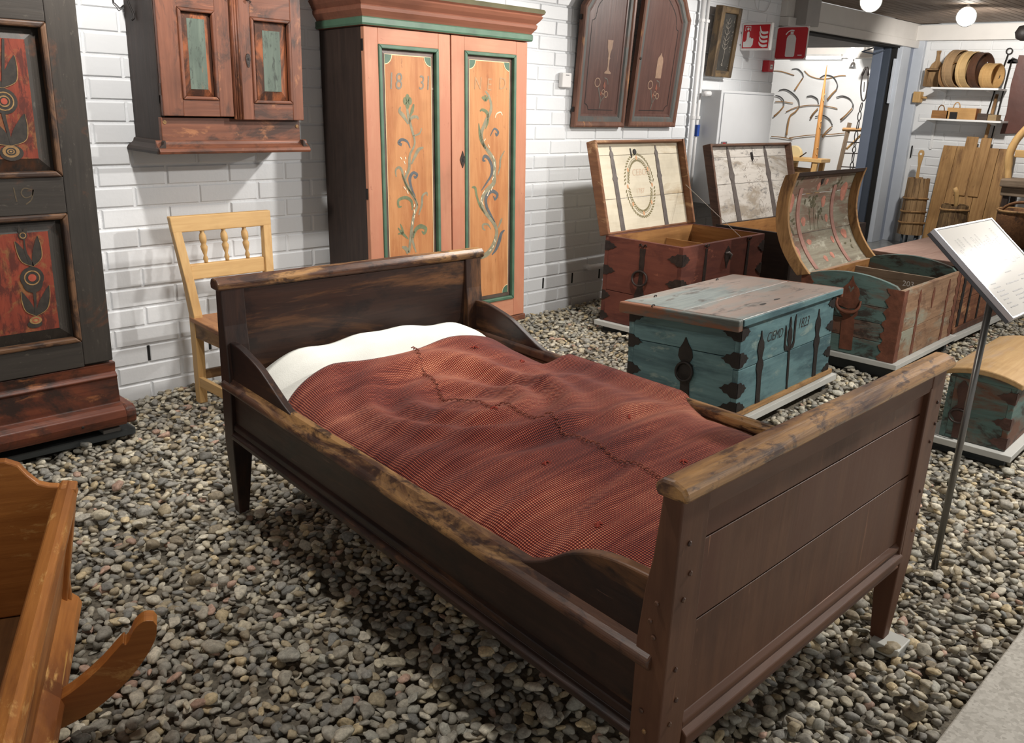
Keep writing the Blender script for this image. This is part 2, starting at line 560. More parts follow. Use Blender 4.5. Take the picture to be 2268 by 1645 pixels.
bm_full = brick_mesh(BW - JT, BH - JT)
me_full = bm_full.mesh('brick')
me_full.materials.append(M_BRICK)
cand = []
rest = MB()
for k in range(-2, 25):
    z = (k + 1.45) * BH + JT * 0.5
    off = 0 if k % 2 == 0 else 0.5
    for n in range(-11, 20):
        x = XB + (n + off) * BW + JT * 0.5
        if x < -1.2 or x > 6.72:
            continue
        cx, cz = x + BW / 2, z + BH / 2
        if x + BW > 6.72:
            b = brick_mesh(6.72 - x, BH - JT)
            rest.add([(v[0] + x, v[1], v[2] + z) for v in b.v], b.f)
            continue
        seen = inpoly((cx, cz), SEEN[0]) and not any(inpoly((cx, cz), h) for h in HIDE)
        if seen:
            cand.append(((cx ** 2 + 13.6) ** 0.5, x, z))
        else:
            rest.add([(v[0] + x, v[1] + RND.uniform(-0.0008, 0.0008), v[2] + z) for v in bm_full.v], bm_full.f)
cand.sort()
for i, (d, x, z) in enumerate(cand):
    dy = RND.uniform(-0.0012, 0.0012)
    if i < 190:
        o = bpy.data.objects.new('brick', me_full)
        COL.objects.link(o)
        o.parent = wall_back
        o.location = (x + RND.uniform(-.001, .001), dy, z)
        o.rotation_euler = (0, RND.uniform(-.003, .003), RND.uniform(-.002, .002))
    else:
        rest.add([(v[0] + x, v[1] + dy, v[2] + z) for v in bm_full.v], bm_full.f)
tag(rest.build('brick_courses', M_BRICK, wall_back), kind='stuff')
for n in (0, 1, 8, 9, 10, 11):
    x = XB + n * BW + 0.0
    MB().box(x - 0.0055, 0.001, ZB + 0.012, x + 0.0055, 0.007, ZB + BH - 0.006).build('weep_slot', M_BLACKHOLE, wall_back)

# end wall with the shelves, doorway and the room behind it
M_WHITE2 = plain('white_end_wall', (0.78, 0.79, 0.79), 0.5, var=0.03, scale=3, bump=0.3, bscale=60)
wall_right = struct(MB().box(9.466, -5.2, -0.1, 9.7, 0.0, 2.14).build('wall_right', M_WHITE2))
eb = MB()
me_full2 = bm_full.mesh('brick')
me_full2.materials.append(M_WHITE2)
for k in range(0, 24):
    off = 0 if k % 2 == 0 else 0.5
    for n in range(-1, 9):
        y1 = -(n + off) * BW - 0.17
        if y1 > -0.17:
            continue
        z = k * BH + 0.03
        if y1 > -1.25 and k < 23:
            o = bpy.data.objects.new('brick', me_full2)
            COL.objects.link(o)
            o.parent = wall_right
            o.location = (9.46 + RND.uniform(-0.0008, 0.0008), y1, z)
            o.rotation_euler = (0, 0, -pi / 2)
            continue
        eb.add([(9.46 + v[1], y1 - v[0], v[2] + z) for v in bm_full.v], bm_full.f)
tag(eb.build('brick_courses', M_WHITE2, wall_right), kind='stuff')
MB().box(9.452, -0.165, 0.86, 9.462, -0.155, 0.98).build('wall_slot', M_BLACKHOLE, wall_right)
struct(MB().box(12.506, -1.5, -0.1, 12.7, 6.0, 2.6).build('wall_far', M_WHITE2))
struct(MB().box(9.5, -1.62, -0.1, 12.6, -1.5, 2.6).build('wall_side', M_WHITE2))

M_FRAME = plain('light_grey_door_frame', srgb(196, 202, 210), 0.5, var=0.03)
M_FRAMEDK = plain('mid_grey_door_frame', srgb(150, 158, 174), 0.5, var=0.03)
M_LEAF = plain('blue_grey_door_leaf', srgb(120, 130, 148), 0.5, var=0.04)
M_LEAFDK = plain('dark_slate_door_edge', srgb(64, 72, 84), 0.5, var=0.05)
dr = struct(MB().box(9.09, -0.05, 0.0, 9.29, 0.0, 1.93).build('door_1', M_FRAME, None, 0.004))
MB().box(9.29, -0.03, 0.0, 9.41, 0.0, 1.93).build('door_stop', M_FRAMEDK, dr)
MB().box(9.41, -0.13, 0.0, 9.462, 0.0, 2.0).build('door_casing', M_FRAME, dr, 0.004)
MB().box(9.075, 0.0, 0.0, 9.30, 0.05, 1.93).build('dark_gap_strip', M_BLACKHOLE, dr)
MB().box(9.05, 0.05, 0.0, 9.30, 0.12, 1.93).build('door_edge', M_LEAFDK, dr, 0.003)
MB().box(9.03, 0.12, 0.0, 9.09, 0.215, 1.93).build('door_leaf', M_LEAF, dr, 0.003)
m = MB().box(9.055, -0.01, 1.38, 9.10, 0.012, 1.80)
m.build('door_hinge', M_FRAME, dr, 0.004)
MB().tube([(9.04, 0.22, 1.9), (8.97, 0.3, 1.86), (9.0, 0.18, 1.84), (9.05, 0.1, 1.88)], 0.008, 6).build('door_closer_arm', M_LEAFDK, dr)

M_BEAM = plain('off_white_beam', srgb(222, 218, 212), 0.55, var=0.03)
t1 = struct(MB().box(6.72, -0.05, 1.985, 9.46, 0.16, 2.14).build('trim_1', M_BEAM, None, 0.003))
MB().box(6.72, -0.075, 1.915, 9.42, 0.16, 1.983).build('fascia', M_BEAM, t1, 0.003)
MB().box(6.72, -0.02, 1.900, 9.42, 0.12, 1.916).build('shadow_gap', M_BLACKHOLE, t1)
struct(MB().box(9.37, -5.0, 1.985, 9.46, -0.05, 2.125).build('trim_2', M_BEAM, None, 0.003))
struct(MB().box(6.84, -0.16, 1.93, 7.06, -0.05, 2.14).build('trim_3', plain('grey_duct_box', srgb(168, 164, 160), 0.6, var=0.05), None, 0.004))
struct(MB().box(6.70, 0.10, 1.93, 9.4, 6.0, 2.14).build('trim_4', plain('grey_soffit', srgb(120, 118, 118), 0.6)))

ceil = struct(MB().box(-1.5, -5.2, 2.162, 9.5, 0.0, 2.2).build('ceiling', plain('dark_ceiling_void', srgb(72, 62, 54), 0.8)))
for i in range(44):
    y = -0.06 - i * 0.074
    MB().box(5.4, y - 0.066, 2.142, 9.37, y, 2.162).build('ceiling_slat', W_CEIL('x'), ceil)
c2 = struct(MB().box(9.4, 0.0, 2.162, 12.6, 6.0, 2.2).build('ceiling_2', plain('dark_ceiling_void', srgb(72, 62, 54), 0.8)))
for i in range(30):
    x = 9.45 + i * 0.1
    MB().box(x, 0.2, 2.142, x + 0.09, 5.8, 2.162).build('ceiling_slat', W_CEIL('y'), c2)
struct(MB().box(12.35, -1.4, 1.99, 12.5, 6.0, 2.14).build('trim_5', M_BEAM))

# ------------------------------------------------------------------ floors and gravel
M_CONC, nt, N, Lk, B = _new('speckled_concrete')
tc = N.new('ShaderNodeTexCoord')
vo = N.new('ShaderNodeTexVoronoi')
vo.inputs['Scale'].default_value = 130
Lk.new(tc.outputs['Object'], vo.inputs['Vector'])
nz = N.new('ShaderNodeTexNoise')
nz.inputs['Scale'].default_value = 14
nz.inputs['Detail'].default_value = 8
Lk.new(tc.outputs['Object'], nz.inputs['Vector'])
rp = N.new('ShaderNodeValToRGB')
rp.color_ramp.elements[0].color = (*srgb(178, 173, 162), 1)
rp.color_ramp.elements[1].color = (*srgb(190, 185, 174), 1)
rp.color_ramp.elements[0].position, rp.color_ramp.elements[1].position = 0.3, 0.7
Lk.new(nz.outputs['Fac'], rp.inputs['Fac'])
sv = N.new('ShaderNodeSeparateColor')
Lk.new(vo.outputs['Color'], sv.inputs['Color'])
r2 = N.new('ShaderNodeValToRGB')
r2.color_ramp.elements[0].position, r2.color_ramp.elements[1].position = 0.05, 0.85
r2.color_ramp.elements[0].color = (0.72, 0.70, 0.67, 1)
r2.color_ramp.elements[1].color = (1.12, 1.12, 1.12, 1)
Lk.new(sv.outputs[0], r2.inputs['Fac'])
mx = N.new('ShaderNodeMix')
mx.data_type = 'RGBA'
mx.blend_type = 'MULTIPLY'
mx.inputs[0].default_value = 0.8
Lk.new(rp.outputs['Color'], mx.inputs[6])
Lk.new(r2.outputs['Color'], mx.inputs[7])
Lk.new(mx.outputs[2], B.inputs['Base Color'])
B.inputs['Roughness'].default_value = 0.6
M_POLISH = plain('polished_grey_concrete', srgb(138, 138, 134), 0.22, var=0.15, scale=4, spec=0.5)
struct(MB().box(-1.5, -5.2, -0.12, 9.5, -3.285, 0.004).build('floor_walkway', M_CONC, None, 0.004))
struct(MB().box(7.0, -3.285, -0.12, 9.5, 0.0, 0.0).build('floor_hall', M_POLISH))
struct(MB().box(6.7, 0.0, -0.12, 12.6, 6.0, 0.0).build('floor_far', M_POLISH))
struct(MB().box(-1.5, -3.285, -0.2, 7.0, 0.01, -0.034).build('floor', plain('fine_gravel_bed', srgb(112, 105, 92), 0.9, var=0.45, scale=70, bump=1.0, bscale=120)))


def stone_mat(name, attr):
    m, nt, N, Lk, B = _new(name)
    if attr:
        a = N.new('ShaderNodeAttribute')
        a.attribute_name = 'stone'
        col = a.outputs['Color']
    else:
        a = N.new('ShaderNodeObjectInfo')
        col = a.outputs['Color']
    tc = N.new('ShaderNodeTexCoord')
    ge = N.new('ShaderNodeNewGeometry')
    nz = N.new('ShaderNodeTexNoise')
    nz.inputs['Scale'].default_value = 95
    nz.inputs['Detail'].default_value = 7
    nz.inputs['Roughness'].default_value = 0.75
    Lk.new(ge.outputs['Position'], nz.inputs['Vector'])
    r = N.new('ShaderNodeValToRGB')
    r.color_ramp.elements[0].position, r.color_ramp.elements[1].position = 0.32, 0.7
    r.color_ramp.elements[0].color = (0.52, 0.51, 0.5, 1)
    r.color_ramp.elements[1].color = (1.25, 1.24, 1.2, 1)
    Lk.new(nz.outputs['Fac'], r.inputs['Fac'])
    mx = N.new('ShaderNodeMix')
    mx.data_type = 'RGBA'
    mx.blend_type = 'MULTIPLY'
    mx.inputs[0].default_value = 1.0
    Lk.new(col, mx.inputs[6])
    Lk.new(r.outputs['Color'], mx.inputs[7])
    Lk.new(mx.outputs[2], B.inputs['Base Color'])
    B.inputs['Roughness'].default_value = 0.62
    B.inputs['Specular IOR Level'].default_value = 0.35
    bp = N.new('ShaderNodeBump')
    bp.inputs['Strength'].default_value = 0.35
    bp.inputs['Distance'].default_value = 0.003
    Lk.new(nz.outputs['Fac'], bp.inputs['Height'])
    Lk.new(bp.outputs['Normal'], B.inputs['Normal'])
    return m


def ico(sub):
    import bmesh
    bm = bmesh.new()
    bmesh.ops.create_icosphere(bm, subdivisions=sub, radius=1.0)
    V = np.array([v.co[:] for v in bm.verts])
    F = np.array([[v.index for v in f.verts] for f in bm.faces])
    bm.free()
    return V, F


def gravel():
    rng = np.random.default_rng(11)
    lod = {2: ico(2), 3: ico(3)}
    nvar = 14
    shapes = {}
    for s, (V, F) in lod.items():
        L = []
        r2 = np.random.default_rng(5)
        for k in range(nvar):
            W = V.copy()
            d = np.ones(len(V))
            for _ in range(9):          # knock flats off a ball, as worn stones have
                n = r2.normal(size=3)
                n /= np.linalg.norm(n)
                h = r2.uniform(0.52, 0.92)
                t = V @ n
                d = np.minimum(d, np.where(t > 1e-3, h / np.maximum(t, 1e-3), 9) * 0.8 + 0.2 * d)
            for _ in range(4):
                n = r2.normal(size=3) * 2.2
                d *= 1 + 0.05 * np.sin(V @ n + r2.uniform(0, 6))
            L.append(W * d[:, None])
        shapes[s] = L
    pal = np.array([srgb(*c) for c in ((168, 162, 148), (150, 146, 136), (132, 130, 124), (178, 170, 150), (186, 170, 138), (160, 148, 124), (142, 138, 128), (118, 118, 114), (172, 144, 128), (156, 154, 144), (190, 184, 168), (136, 126, 108))])
    pw = np.array([3, 3.2, 2.6, 2.6, 1.2, 1.8, 2.6, 1.1, 0.55, 2.2, 1.5, 1.4])
    pw /= pw.sum()
    cell = 0.006
    x0, y0 = -0.2, -3.30
    nx, ny = int(7.25 / cell), int(3.32 / cell)
    Hm = np.full((nx, ny), -0.034)
    # the visible strip: left limit seen past the frame edge, plus a margin
    items = []
    sp = 0.0270
    rows = int(3.27 / (sp * 0.87))
    for j in range(rows):
        yy = -3.265 + j * sp * 0.87
        for i in range(int(7.1 / sp)):
            xx = -0.15 + i * sp + (0.5 * sp if j % 2 else 0)
            items.append((xx + rng.normal(0, 0.30) * sp, yy + rng.normal(0, 0.30) * sp, 0))
    for _ in range(7500):
        items.append((rng.uniform(-0.15, 6.95), rng.uniform(-3.25, -0.03), 1))
    cw = np.array(cam.matrix_world.inverted())
    fpx = 1926.357
    out = []
    bases = ((4.01, -1.07, 5.0, -0.5), (5.25, -1.08, 6.4, -0.48), (4.44, -2.13, 5.38, -1.52), (3.11, -2.0, 4.1, -1.4), (5.44, -2.09, 6.4, -1.52), (3.62, -2.9, 4.39, -2.58), (-0.2, -0.45, 1.24, 0.0), (2.47, -0.36, 3.47, 0.0))
    for (x, y, lay) in items:
        if any(b[0] + 0.015 < x < b[2] - 0.015 and b[1] + 0.015 < y < b[3] - 0.015 for b in bases):
            continue
        if y > -0.02 or y < -3.27 or x > 6.97:
            continue
        c = cw @ np.array([x, y, 0, 1])
        if c[2] > -0.3:
            continue
        u, v = c[0] / -c[2] * fpx, c[1] / -c[2] * fpx
        if abs(u) > 1134 + 200 or v < -822 - 200:
            continue
        dist = -c[2]
        if lay == 1 and rng.random() > (1.0 if dist < 3.4 else 0.6):
            continue
        big = rng.random()
        a = rng.uniform(0.0125, 0.0205) if lay == 0 else rng.uniform(0.013, 0.024) + (0.010 * rng.random() if big > 0.75 else 0)
        b = a * rng.uniform(0.55, 0.9)
        h = b * rng.uniform(0.42, 0.75)
        ang = rng.uniform(0, pi)
        tx, ty = rng.normal(0, 0.26, 2)
        i0, j0 = int((x - x0) / cell), int((y - y0) / cell)
        R = int(a / cell) + 1
        ia, ib, ja, jb = max(i0 - R, 0), min(i0 + R + 1, nx), max(j0 - R, 0), min(j0 + R + 1, ny)
        gx = (np.arange(ia, ib) + 0.5) * cell + x0 - x
        gy = (np.arange(ja, jb) + 0.5) * cell + y0 - y
        GX, GY = np.meshgrid(gx, gy, indexing='ij')
        p = (GX * cos(ang) + GY * sin(ang)) / a
        q = (-GX * sin(ang) + GY * cos(ang)) / b
        e = 1 - p * p - q * q
        mk = e > 0
        if not mk.any():
            continue
        sub = Hm[ia:ib, ja:jb]
        under = sub[mk]
        z = 0.45 * under.max() + 0.55 * under.mean() + h * (0.62 if lay == 0 else 0.55)
        z = min(z, 0.020 - h * 0.3 + rng.uniform(-0.006, 0.006))
        top = np.where(mk, z + h * np.sqrt(np.maximum(e, 0)), -9)
        Hm[ia:ib, ja:jb] = np.maximum(sub, top)
        col = pal[rng.choice(len(pal), p=pw)] * rng.uniform(1.12, 1.75)
        out.append((x, y, z, a, b, h, ang, tx, ty, rng.integers(nvar), dist, lay, u, v, col))
    return out, shapes, lod


STONES, SHAPES, LOD = gravel()
M_STONE = stone_mat('pebble_stone', True)
M_STONE1 = stone_mat('single_pebble_stone', False)


def stone_xf(s):
    x, y, z, a, b, h, ang, tx, ty = s[:9]
    Rz = np.array([[cos(ang), -sin(ang), 0], [sin(ang), cos(ang), 0], [0, 0, 1]])
    Rx = np.array([[1, 0, 0], [0, cos(tx), -sin(tx)], [0, sin(tx), cos(tx)]])
    Ry = np.array([[cos(ty), 0, sin(ty)], [0, 1, 0], [-sin(ty), 0, cos(ty)]])
    return Rz @ Rx @ Ry @ np.diag([a, b, h])


# open stretches of gravel in the photograph (x, y in metres on the ground)
OPEN = [[(0.932,-0.743),(1.331,-0.406),(1.513,-0.686),(1.205,-1.380),(1.379,-1.361),(1.293,-2.083),(1.205,-2.739),(0.398,-1.989),(0.730,-1.768),(0.636,-1.492)], [(1.483,-2.987),(2.359,-2.981),(2.555,-3.024),(3.795,-2.919),(2.482,-3.273),(1.776,-3.269)],
        [(3.252,-2.076),(4.285,-1.944),(4.397,-2.223),(3.632,-2.178),(3.264,-2.153)]]
order = sorted(range(len(STONES)), key=lambda i: -STONES[i][3] / STONES[i][10])
single = set()
for i in order:
    s = STONES[i]
    if s[11] == 1 and abs(s[12]) < 1120 and abs(s[13]) < 815 and any(inpoly((s[0], s[1]), p) for p in OPEN):
        single.add(i)
        if len(single) >= 290:
            break
pm = []
for k in range(14):
    V, F = SHAPES[3][k], LOD[3][1]
    me = bpy.data.meshes.new('pebble')
    me.from_pydata(V.tolist(), [], F.tolist())
    me.polygons.foreach_set('use_smooth', [True] * len(me.polygons))
    me.materials.append(M_STONE1)
    pm.append(me)
VV, FF, CC = [], [], []
off = 0
for i, s in enumerate(STONES):
    T = stone_xf(s)
    if i in single:
        o = bpy.data.objects.new('pebble', pm[s[9]])
        COL.objects.link(o)
        Mx = np.eye(4)
        Mx[:3, :3] = T
        Mx[:3, 3] = s[:3]
        o.matrix_world = Matrix(Mx.tolist())
        o.color = (*[float(c) for c in s[14]], 1)
        tag(o, 'rounded grey or tan pebble lying loose on top of the gravel bed', 'pebble', 'loose pebbles on the gravel bed')
        continue
    l = 3 if s[10] < 1.95 and s[2] > -0.022 else 2
    V = SHAPES[l][s[9]] @ T.T + np.array(s[:3])
    VV.append(V)
    FF.append(LOD[l][1] + off)
    CC.append(np.repeat(np.array([[*s[14], 1.0]]), len(V), 0))
    off += len(V)
VV, FF, CC = np.concatenate(VV), np.concatenate(FF), np.concatenate(CC)
me = bpy.data.meshes.new('gravel')
me.vertices.add(len(VV))
me.vertices.foreach_set('co', VV.astype(np.float32).ravel())
me.loops.add(len(FF) * 3)
me.loops.foreach_set('vertex_index', FF.astype(np.int32).ravel())
me.polygons.add(len(FF))
me.polygons.foreach_set('loop_start', np.arange(0, len(FF) * 3, 3, dtype=np.int32))
me.polygons.foreach_set('loop_total', np.full(len(FF), 3, np.int32))
me.polygons.foreach_set('use_smooth', np.ones(len(FF), bool))
at = me.color_attributes.new('stone', 'FLOAT_COLOR', 'POINT')
at.data.foreach_set('color', CC.astype(np.float32).ravel())
me.update(calc_edges=True)
me.materials.append(M_STONE)
go = bpy.data.objects.new('gravel', me)
COL.objects.link(go)
tag(go, 'bed of grey and tan rounded gravel stones under the furniture', 'gravel', kind='stuff')
print('stones', len(STONES), 'tris', len(FF), 'bricks', len(cand))

# ------------------------------------------------------------------ the bed
BL, BWD = 1.772, 1.08
_FL, _FR, _HL, _HR = [np.array(p) for p in ((1.04, -3.055), (2.13, -3.062), (1.205, -1.29), (2.235, -1.315))]
BED0 = (_FL + _FR + _HL + _HR) / 4


def bedp(a, b, z):
    """a across (0 left), b along (0 foot) in metres on the old, slightly out-of-square frame"""
    s, t = a / BWD, b / BL
    p = _FL * (1 - s) * (1 - t) + _FR * s * (1 - t) + _HL * (1 - s) * t + _HR * s * t - BED0
    return (p[0], p[1], z)


class BB(MB):
    def build(s, *a, **k):
        s.v = [bedp(*v) for v in s.v]
        return MB.build(s, *a, **k)


bed = thing('wooden_bed', 'dark brown painted wooden bed with panelled footboard and scrolled side wings', 'bed', (BED0[0], BED0[1], 0))


def bed_post(a0, a1, foot, right):
    # side profile in b-z: slim at the top, swelling to the rail, tapering to the leg
    if foot:
        pr = [(0.0, 0.737), (0.036, 0.737), (0.040, 0.66), (0.05, 0.60), (0.066, 0.55), (0.07, 0.50), (0.07, 0.25), (0.052, 0.0), (0.012, 0.0), (0.0, 0.25)]
    else:
        pr = [(BL, 0.735), (BL - 0.04, 0.735), (BL - 0.046, 0.66), (BL - 0.06, 0.58), (BL - 0.075, 0.52), (BL - 0.075, 0.25), (BL - 0.05, 0.0), (BL - 0.012, 0.0), (BL, 0.25)]
    m = BB().prism(pr, 'x', a0, a1)
    return m.build('post', W_BED('z'), bed, 0.004)


leg_mat = W_BED('z')
# posts: upper part and tapered leg in one piece
def post(a_out, a_in, foot):
    b0, b1 = (0.0, 0.062) if foot else (BL - 0.066, BL)
    m = BB()
    sg = 1 if a_in > a_out else -1
    rings = []
    top = 0.736
    for z, w, d in ((0.0, 0.036, 0.036), (0.24, 0.07, 0.062), (0.46, 0.078, 0.066), (0.56, 0.078, 0.058), (0.62, 0.078, 0.048), (0.70, 0.078, 0.042), (top, 0.078, 0.040)):
        if z == 0.0:
            oa, ob = 0.014, 0.012
        else:
            oa, ob = 0.0, 0.0
        A0, A1 = a_out + sg * oa, a_out + sg * (oa + w)
        if foot:
            B0, B1 = ob, ob + d
        else:
            B0, B1 = BL - ob - d, BL - ob
        rings.append([(A0, B0, z), (A1, B0, z), (A1, B1, z), (A0, B1, z)])
    vs = [v for r in rings for v in r]
    fs = [(0, 3, 2, 1), tuple(len(vs) - 4 + i for i in range(4))]
    for k in range(len(rings) - 1):
        for i in range(4):
            j = (i + 1) % 4
            fs.append((4 * k + i, 4 * k + j, 4 * k + 4 + j, 4 * k + 4 + i))
    m.add(vs, fs)
    return m.build('post', W_BEDFOOT('z') if foot else W_BED('z'), bed, 0.003, fix=True)


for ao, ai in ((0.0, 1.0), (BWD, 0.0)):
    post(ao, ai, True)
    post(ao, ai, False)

# headboard
BB().box(0.07, BL - 0.034, 0.30, BWD - 0.07, BL - 0.014, 0.722).build('headboard_panel', W_BED('x'), bed)
BB().box(0.07, BL - 0.040, 0.36, BWD - 0.07, BL - 0.034, 0.405).build('headboard_batten', W_BED('x'), bed, 0.003)
BB().prism([(BL + 0.008, 0.727), (BL + 0.012, 0.742), (BL + 0.006, 0.757), (BL - 0.012, 0.762), (BL - 0.036, 0.760), (BL - 0.050, 0.748), (BL - 0.048, 0.732), (BL - 0.04, 0.726)], 'x', -0.012, BWD + 0.012).build('headboard_cap', W_BEDEDGE('x'), bed, 0.005)

# footboard: three boards in a frame
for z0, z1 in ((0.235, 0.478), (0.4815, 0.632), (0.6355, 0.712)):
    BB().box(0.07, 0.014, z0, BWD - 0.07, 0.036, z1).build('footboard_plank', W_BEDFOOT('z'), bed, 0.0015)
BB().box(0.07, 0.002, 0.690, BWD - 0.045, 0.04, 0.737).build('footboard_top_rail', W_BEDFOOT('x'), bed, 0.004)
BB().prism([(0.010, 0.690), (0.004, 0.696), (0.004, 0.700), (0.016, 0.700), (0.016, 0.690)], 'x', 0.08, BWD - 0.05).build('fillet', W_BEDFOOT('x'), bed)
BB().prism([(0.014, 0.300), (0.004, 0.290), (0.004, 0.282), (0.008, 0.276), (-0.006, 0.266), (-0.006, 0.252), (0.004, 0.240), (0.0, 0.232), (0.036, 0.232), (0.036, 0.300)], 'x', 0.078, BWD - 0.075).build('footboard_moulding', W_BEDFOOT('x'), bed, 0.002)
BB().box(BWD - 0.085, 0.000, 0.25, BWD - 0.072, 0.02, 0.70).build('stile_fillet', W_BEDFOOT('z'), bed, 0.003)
BB().prism([(-0.012, 0.736), (-0.016, 0.748), (-0.006, 0.760), (0.014, 0.766), (0.036, 0.764), (0.050, 0.752), (0.048, 0.738), (0.04, 0.733)], 'x', -0.012, BWD + 0.012).build('footboard_cap', W_FOOTCAP('x'), bed, 0.006)

# long sides
for side in (0, 1):
    def A(d):
        return d if side == 0 else BWD - d
    lo, hi = sorted((A(0.014), A(0.04)))
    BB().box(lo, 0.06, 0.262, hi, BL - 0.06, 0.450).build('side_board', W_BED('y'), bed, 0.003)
    # rounded top rail and outer ledge
    pts = [(A(-0.004), 0.418), (A(-0.012), 0.428), (A(-0.010), 0.440), (A(0.002), 0.448), (A(0.016), 0.462), (A(0.034), 0.464), (A(0.044), 0.455), (A(0.044), 0.43), (A(0.014), 0.418)]
    m = BB()
    vs = [(p[0], 0.03, p[1]) for p in pts] + [(p[0], BL - 0.02, p[1]) for p in pts]
    n = len(pts)
    # between the wings the top is full; the same section runs through
    fs = [tuple(range(n))[::-1], tuple(range(n, 2 * n))] + [(i, (i + 1) % n, n + (i + 1) % n, n + i) for i in range(n)]
    m.add(vs, fs).build('side_rail', W_BEDEDGE('y'), bed, 0.004, fix=True)
    m = BB()
    pts = [(A(0.016), 0.318), (A(0.006), 0.310), (A(0.004), 0.296), (A(0.010), 0.290), (A(-0.004), 0.280), (A(-0.004), 0.268), (A(0.006), 0.258), (A(0.03), 0.258), (A(0.03), 0.318)]
    n = len(pts)
    vs = [(p[0], 0.06, p[1]) for p in pts] + [(p[0], BL - 0.06, p[1]) for p in pts]
    fs = [tuple(range(n))[::-1], tuple(range(n, 2 * n))] + [(i, (i + 1) % n, n + (i + 1) % n, n + i) for i in range(n)]
    m.add(vs, fs).build('side_moulding', W_BED('y'), bed, 0.002, fix=True)
    lo, hi = sorted((A(0.012), A(0.036)))
    wing = smoothpts([(0.42, 0.456), (0.37, 0.461), (0.31, 0.488), (0.25, 0.53), (0.19, 0.557), (0.13, 0.570), (0.05, 0.576)], 5)
    wing = [tuple(p) for p in wing] + [(0.05, 0.44), (0.42, 0.44)]
    BB().prism(wing, 'x', lo, hi).build('foot_wing', W_BED('y'), bed, 0.004, fix=True)
    wing = smoothpts([(BL - 0.45, 0.458), (BL - 0.40, 0.474), (BL - 0.33, 0.505), (BL - 0.25, 0.540), (BL - 0.17, 0.560), (BL - 0.11, 0.570), (BL - 0.05, 0.571)], 5)
    wing = [tuple(p) for p in wing] + [(BL - 0.05, 0.44), (BL - 0.45, 0.44)]
    BB().prism(wing, 'x', lo, hi).build('head_wing', W_BED('y'), bed, 0.004, fix=True)
# wooden pegs
for z in (0.655, 0.598, 0.555, 0.425, 0.36, 0.318):
    for a in (0.028, BWD - 0.028):
        BB().lathe([(0.0048, 0.004), (0.0048, -0.002), (0.003, -0.004)], (a + (0.012 if z in (0.598, 0.36) else 0), 0, z), 8, 'y').build('peg', W_BEDEDGE('x'), bed)
for z in (0.545, 0.508, 0.482, 0.335, 0.30):
    BB().lathe([(0.0048, 0.004), (0.0048, -0.002), (0.003, -0.004)], (0, 0.03 + (0.01 if z in (0.508, 0.335) else 0), z), 8, 'x').build('peg', W_BEDEDGE('x'), bed)
# slats under the mattress
for b in (0.2, 0.5, 0.8, 1.1, 1.4, 1.6):
    BB().box(0.03, b, 0.272, BWD - 0.03, b + 0.09, 0.288).build('slat', W_PINEOLD('x'), bed)
BB().box(0.042, 0.045, 0.288, BWD - 0.042, BL - 0.04, 0.300).build('bottom_board', W_PINEOLD('y'), bed)
tag(MB().box(2.055, -3.10, -0.02, 2.135, -3.025, 0.008).build('foot_tile', plain('pale_tile', srgb(196, 196, 188), 0.5), None, 0.003), 'small pale square tile under the right foot of the bed', 'tile')

# ------------------------------------------------------------------ bedding
M_CLOTH, nt, N, Lk, B = _new('red_woven_blanket')
uvn = N.new('ShaderNodeUVMap')
uvn.uv_map = 'weave'
sp = N.new('ShaderNodeSeparateXYZ')


def mth(op, a, b=None, c=None):
    n = N.new('ShaderNodeMath')
    n.operation = op
    for i, q in enumerate((a, b, c)):
        if q is None:
            continue
        if isinstance(q, (int, float)):
            n.inputs[i].default_value = q
        else:
            Lk.new(q, n.inputs[i])
    return n.outputs[0]


wob = N.new('ShaderNodeTexNoise')
wob.inputs['Scale'].default_value = 26
wob.inputs['Detail'].default_value = 2
Lk.new(uvn.outputs[0], wob.inputs['Vector'])
wv = N.new('ShaderNodeVectorMath')
wv.operation = 'MULTIPLY_ADD'
wv.inputs[1].default_value = (0.006, 0.006, 0)
Lk.new(wob.outputs['Color'], wv.inputs[0])
Lk.new(uvn.outputs[0], wv.inputs[2])
Lk.new(wv.outputs[0], sp.inputs[0])
K = 2 * pi / 0.0062
sx = mth('SINE', mth('MULTIPLY', sp.outputs[0], K))
sy = mth('SINE', mth('MULTIPLY', sp.outputs[1], K * 1.15))
dots = mth('ADD', sx, mth('MULTIPLY', sy, 0.85))
wear = N.new('ShaderNodeTexNoise')
wear.inputs['Scale'].default_value = 2.3
wear.inputs['Detail'].default_value = 5
Lk.new(uvn.outputs[0], wear.inputs['Vector'])
streak = N.new('ShaderNodeTexNoise')
smp = N.new('ShaderNodeMapping')
smp.inputs['Scale'].default_value = (3.0, 42.0, 1)
Lk.new(uvn.outputs[0], smp.inputs['Vector'])
Lk.new(smp.outputs[0], streak.inputs['Vector'])
streak.inputs['Scale'].default_value = 1.0
streak.inputs['Detail'].default_value = 3
lvl = mth('ADD', dots, mth('MULTIPLY', mth('SUBTRACT', wear.outputs['Fac'], 0.48), 4.6))
lvl = mth('ADD', lvl, mth('MULTIPLY', mth('SUBTRACT', streak.outputs['Fac'], 0.5), 2.2))
rp = N.new('ShaderNodeValToRGB')
e = rp.color_ramp.elements
e[0].position, e[0].color = 0.16, (*srgb(44, 16, 16), 1)
e[1].position, e[1].color = 0.96, (*srgb(222, 160, 122), 1)
q = e.new(0.40)
q.color = (*srgb(104, 36, 30), 1)
q = e.new(0.66)
q.color = (*srgb(158, 70, 52), 1)
Lk.new(mth('MULTIPLY_ADD', lvl, 0.225, 0.43), rp.inputs['Fac'])
Lk.new(rp.outputs['Color'], B.inputs['Base Color'])
B.inputs['Roughness'].default_value = 0.95
B.inputs['Specular IOR Level'].default_value = 0.08
B.inputs['Sheen Weight'].default_value = 0.15
bp = N.new('ShaderNodeBump')
bp.inputs['Strength'].default_value = 0.45
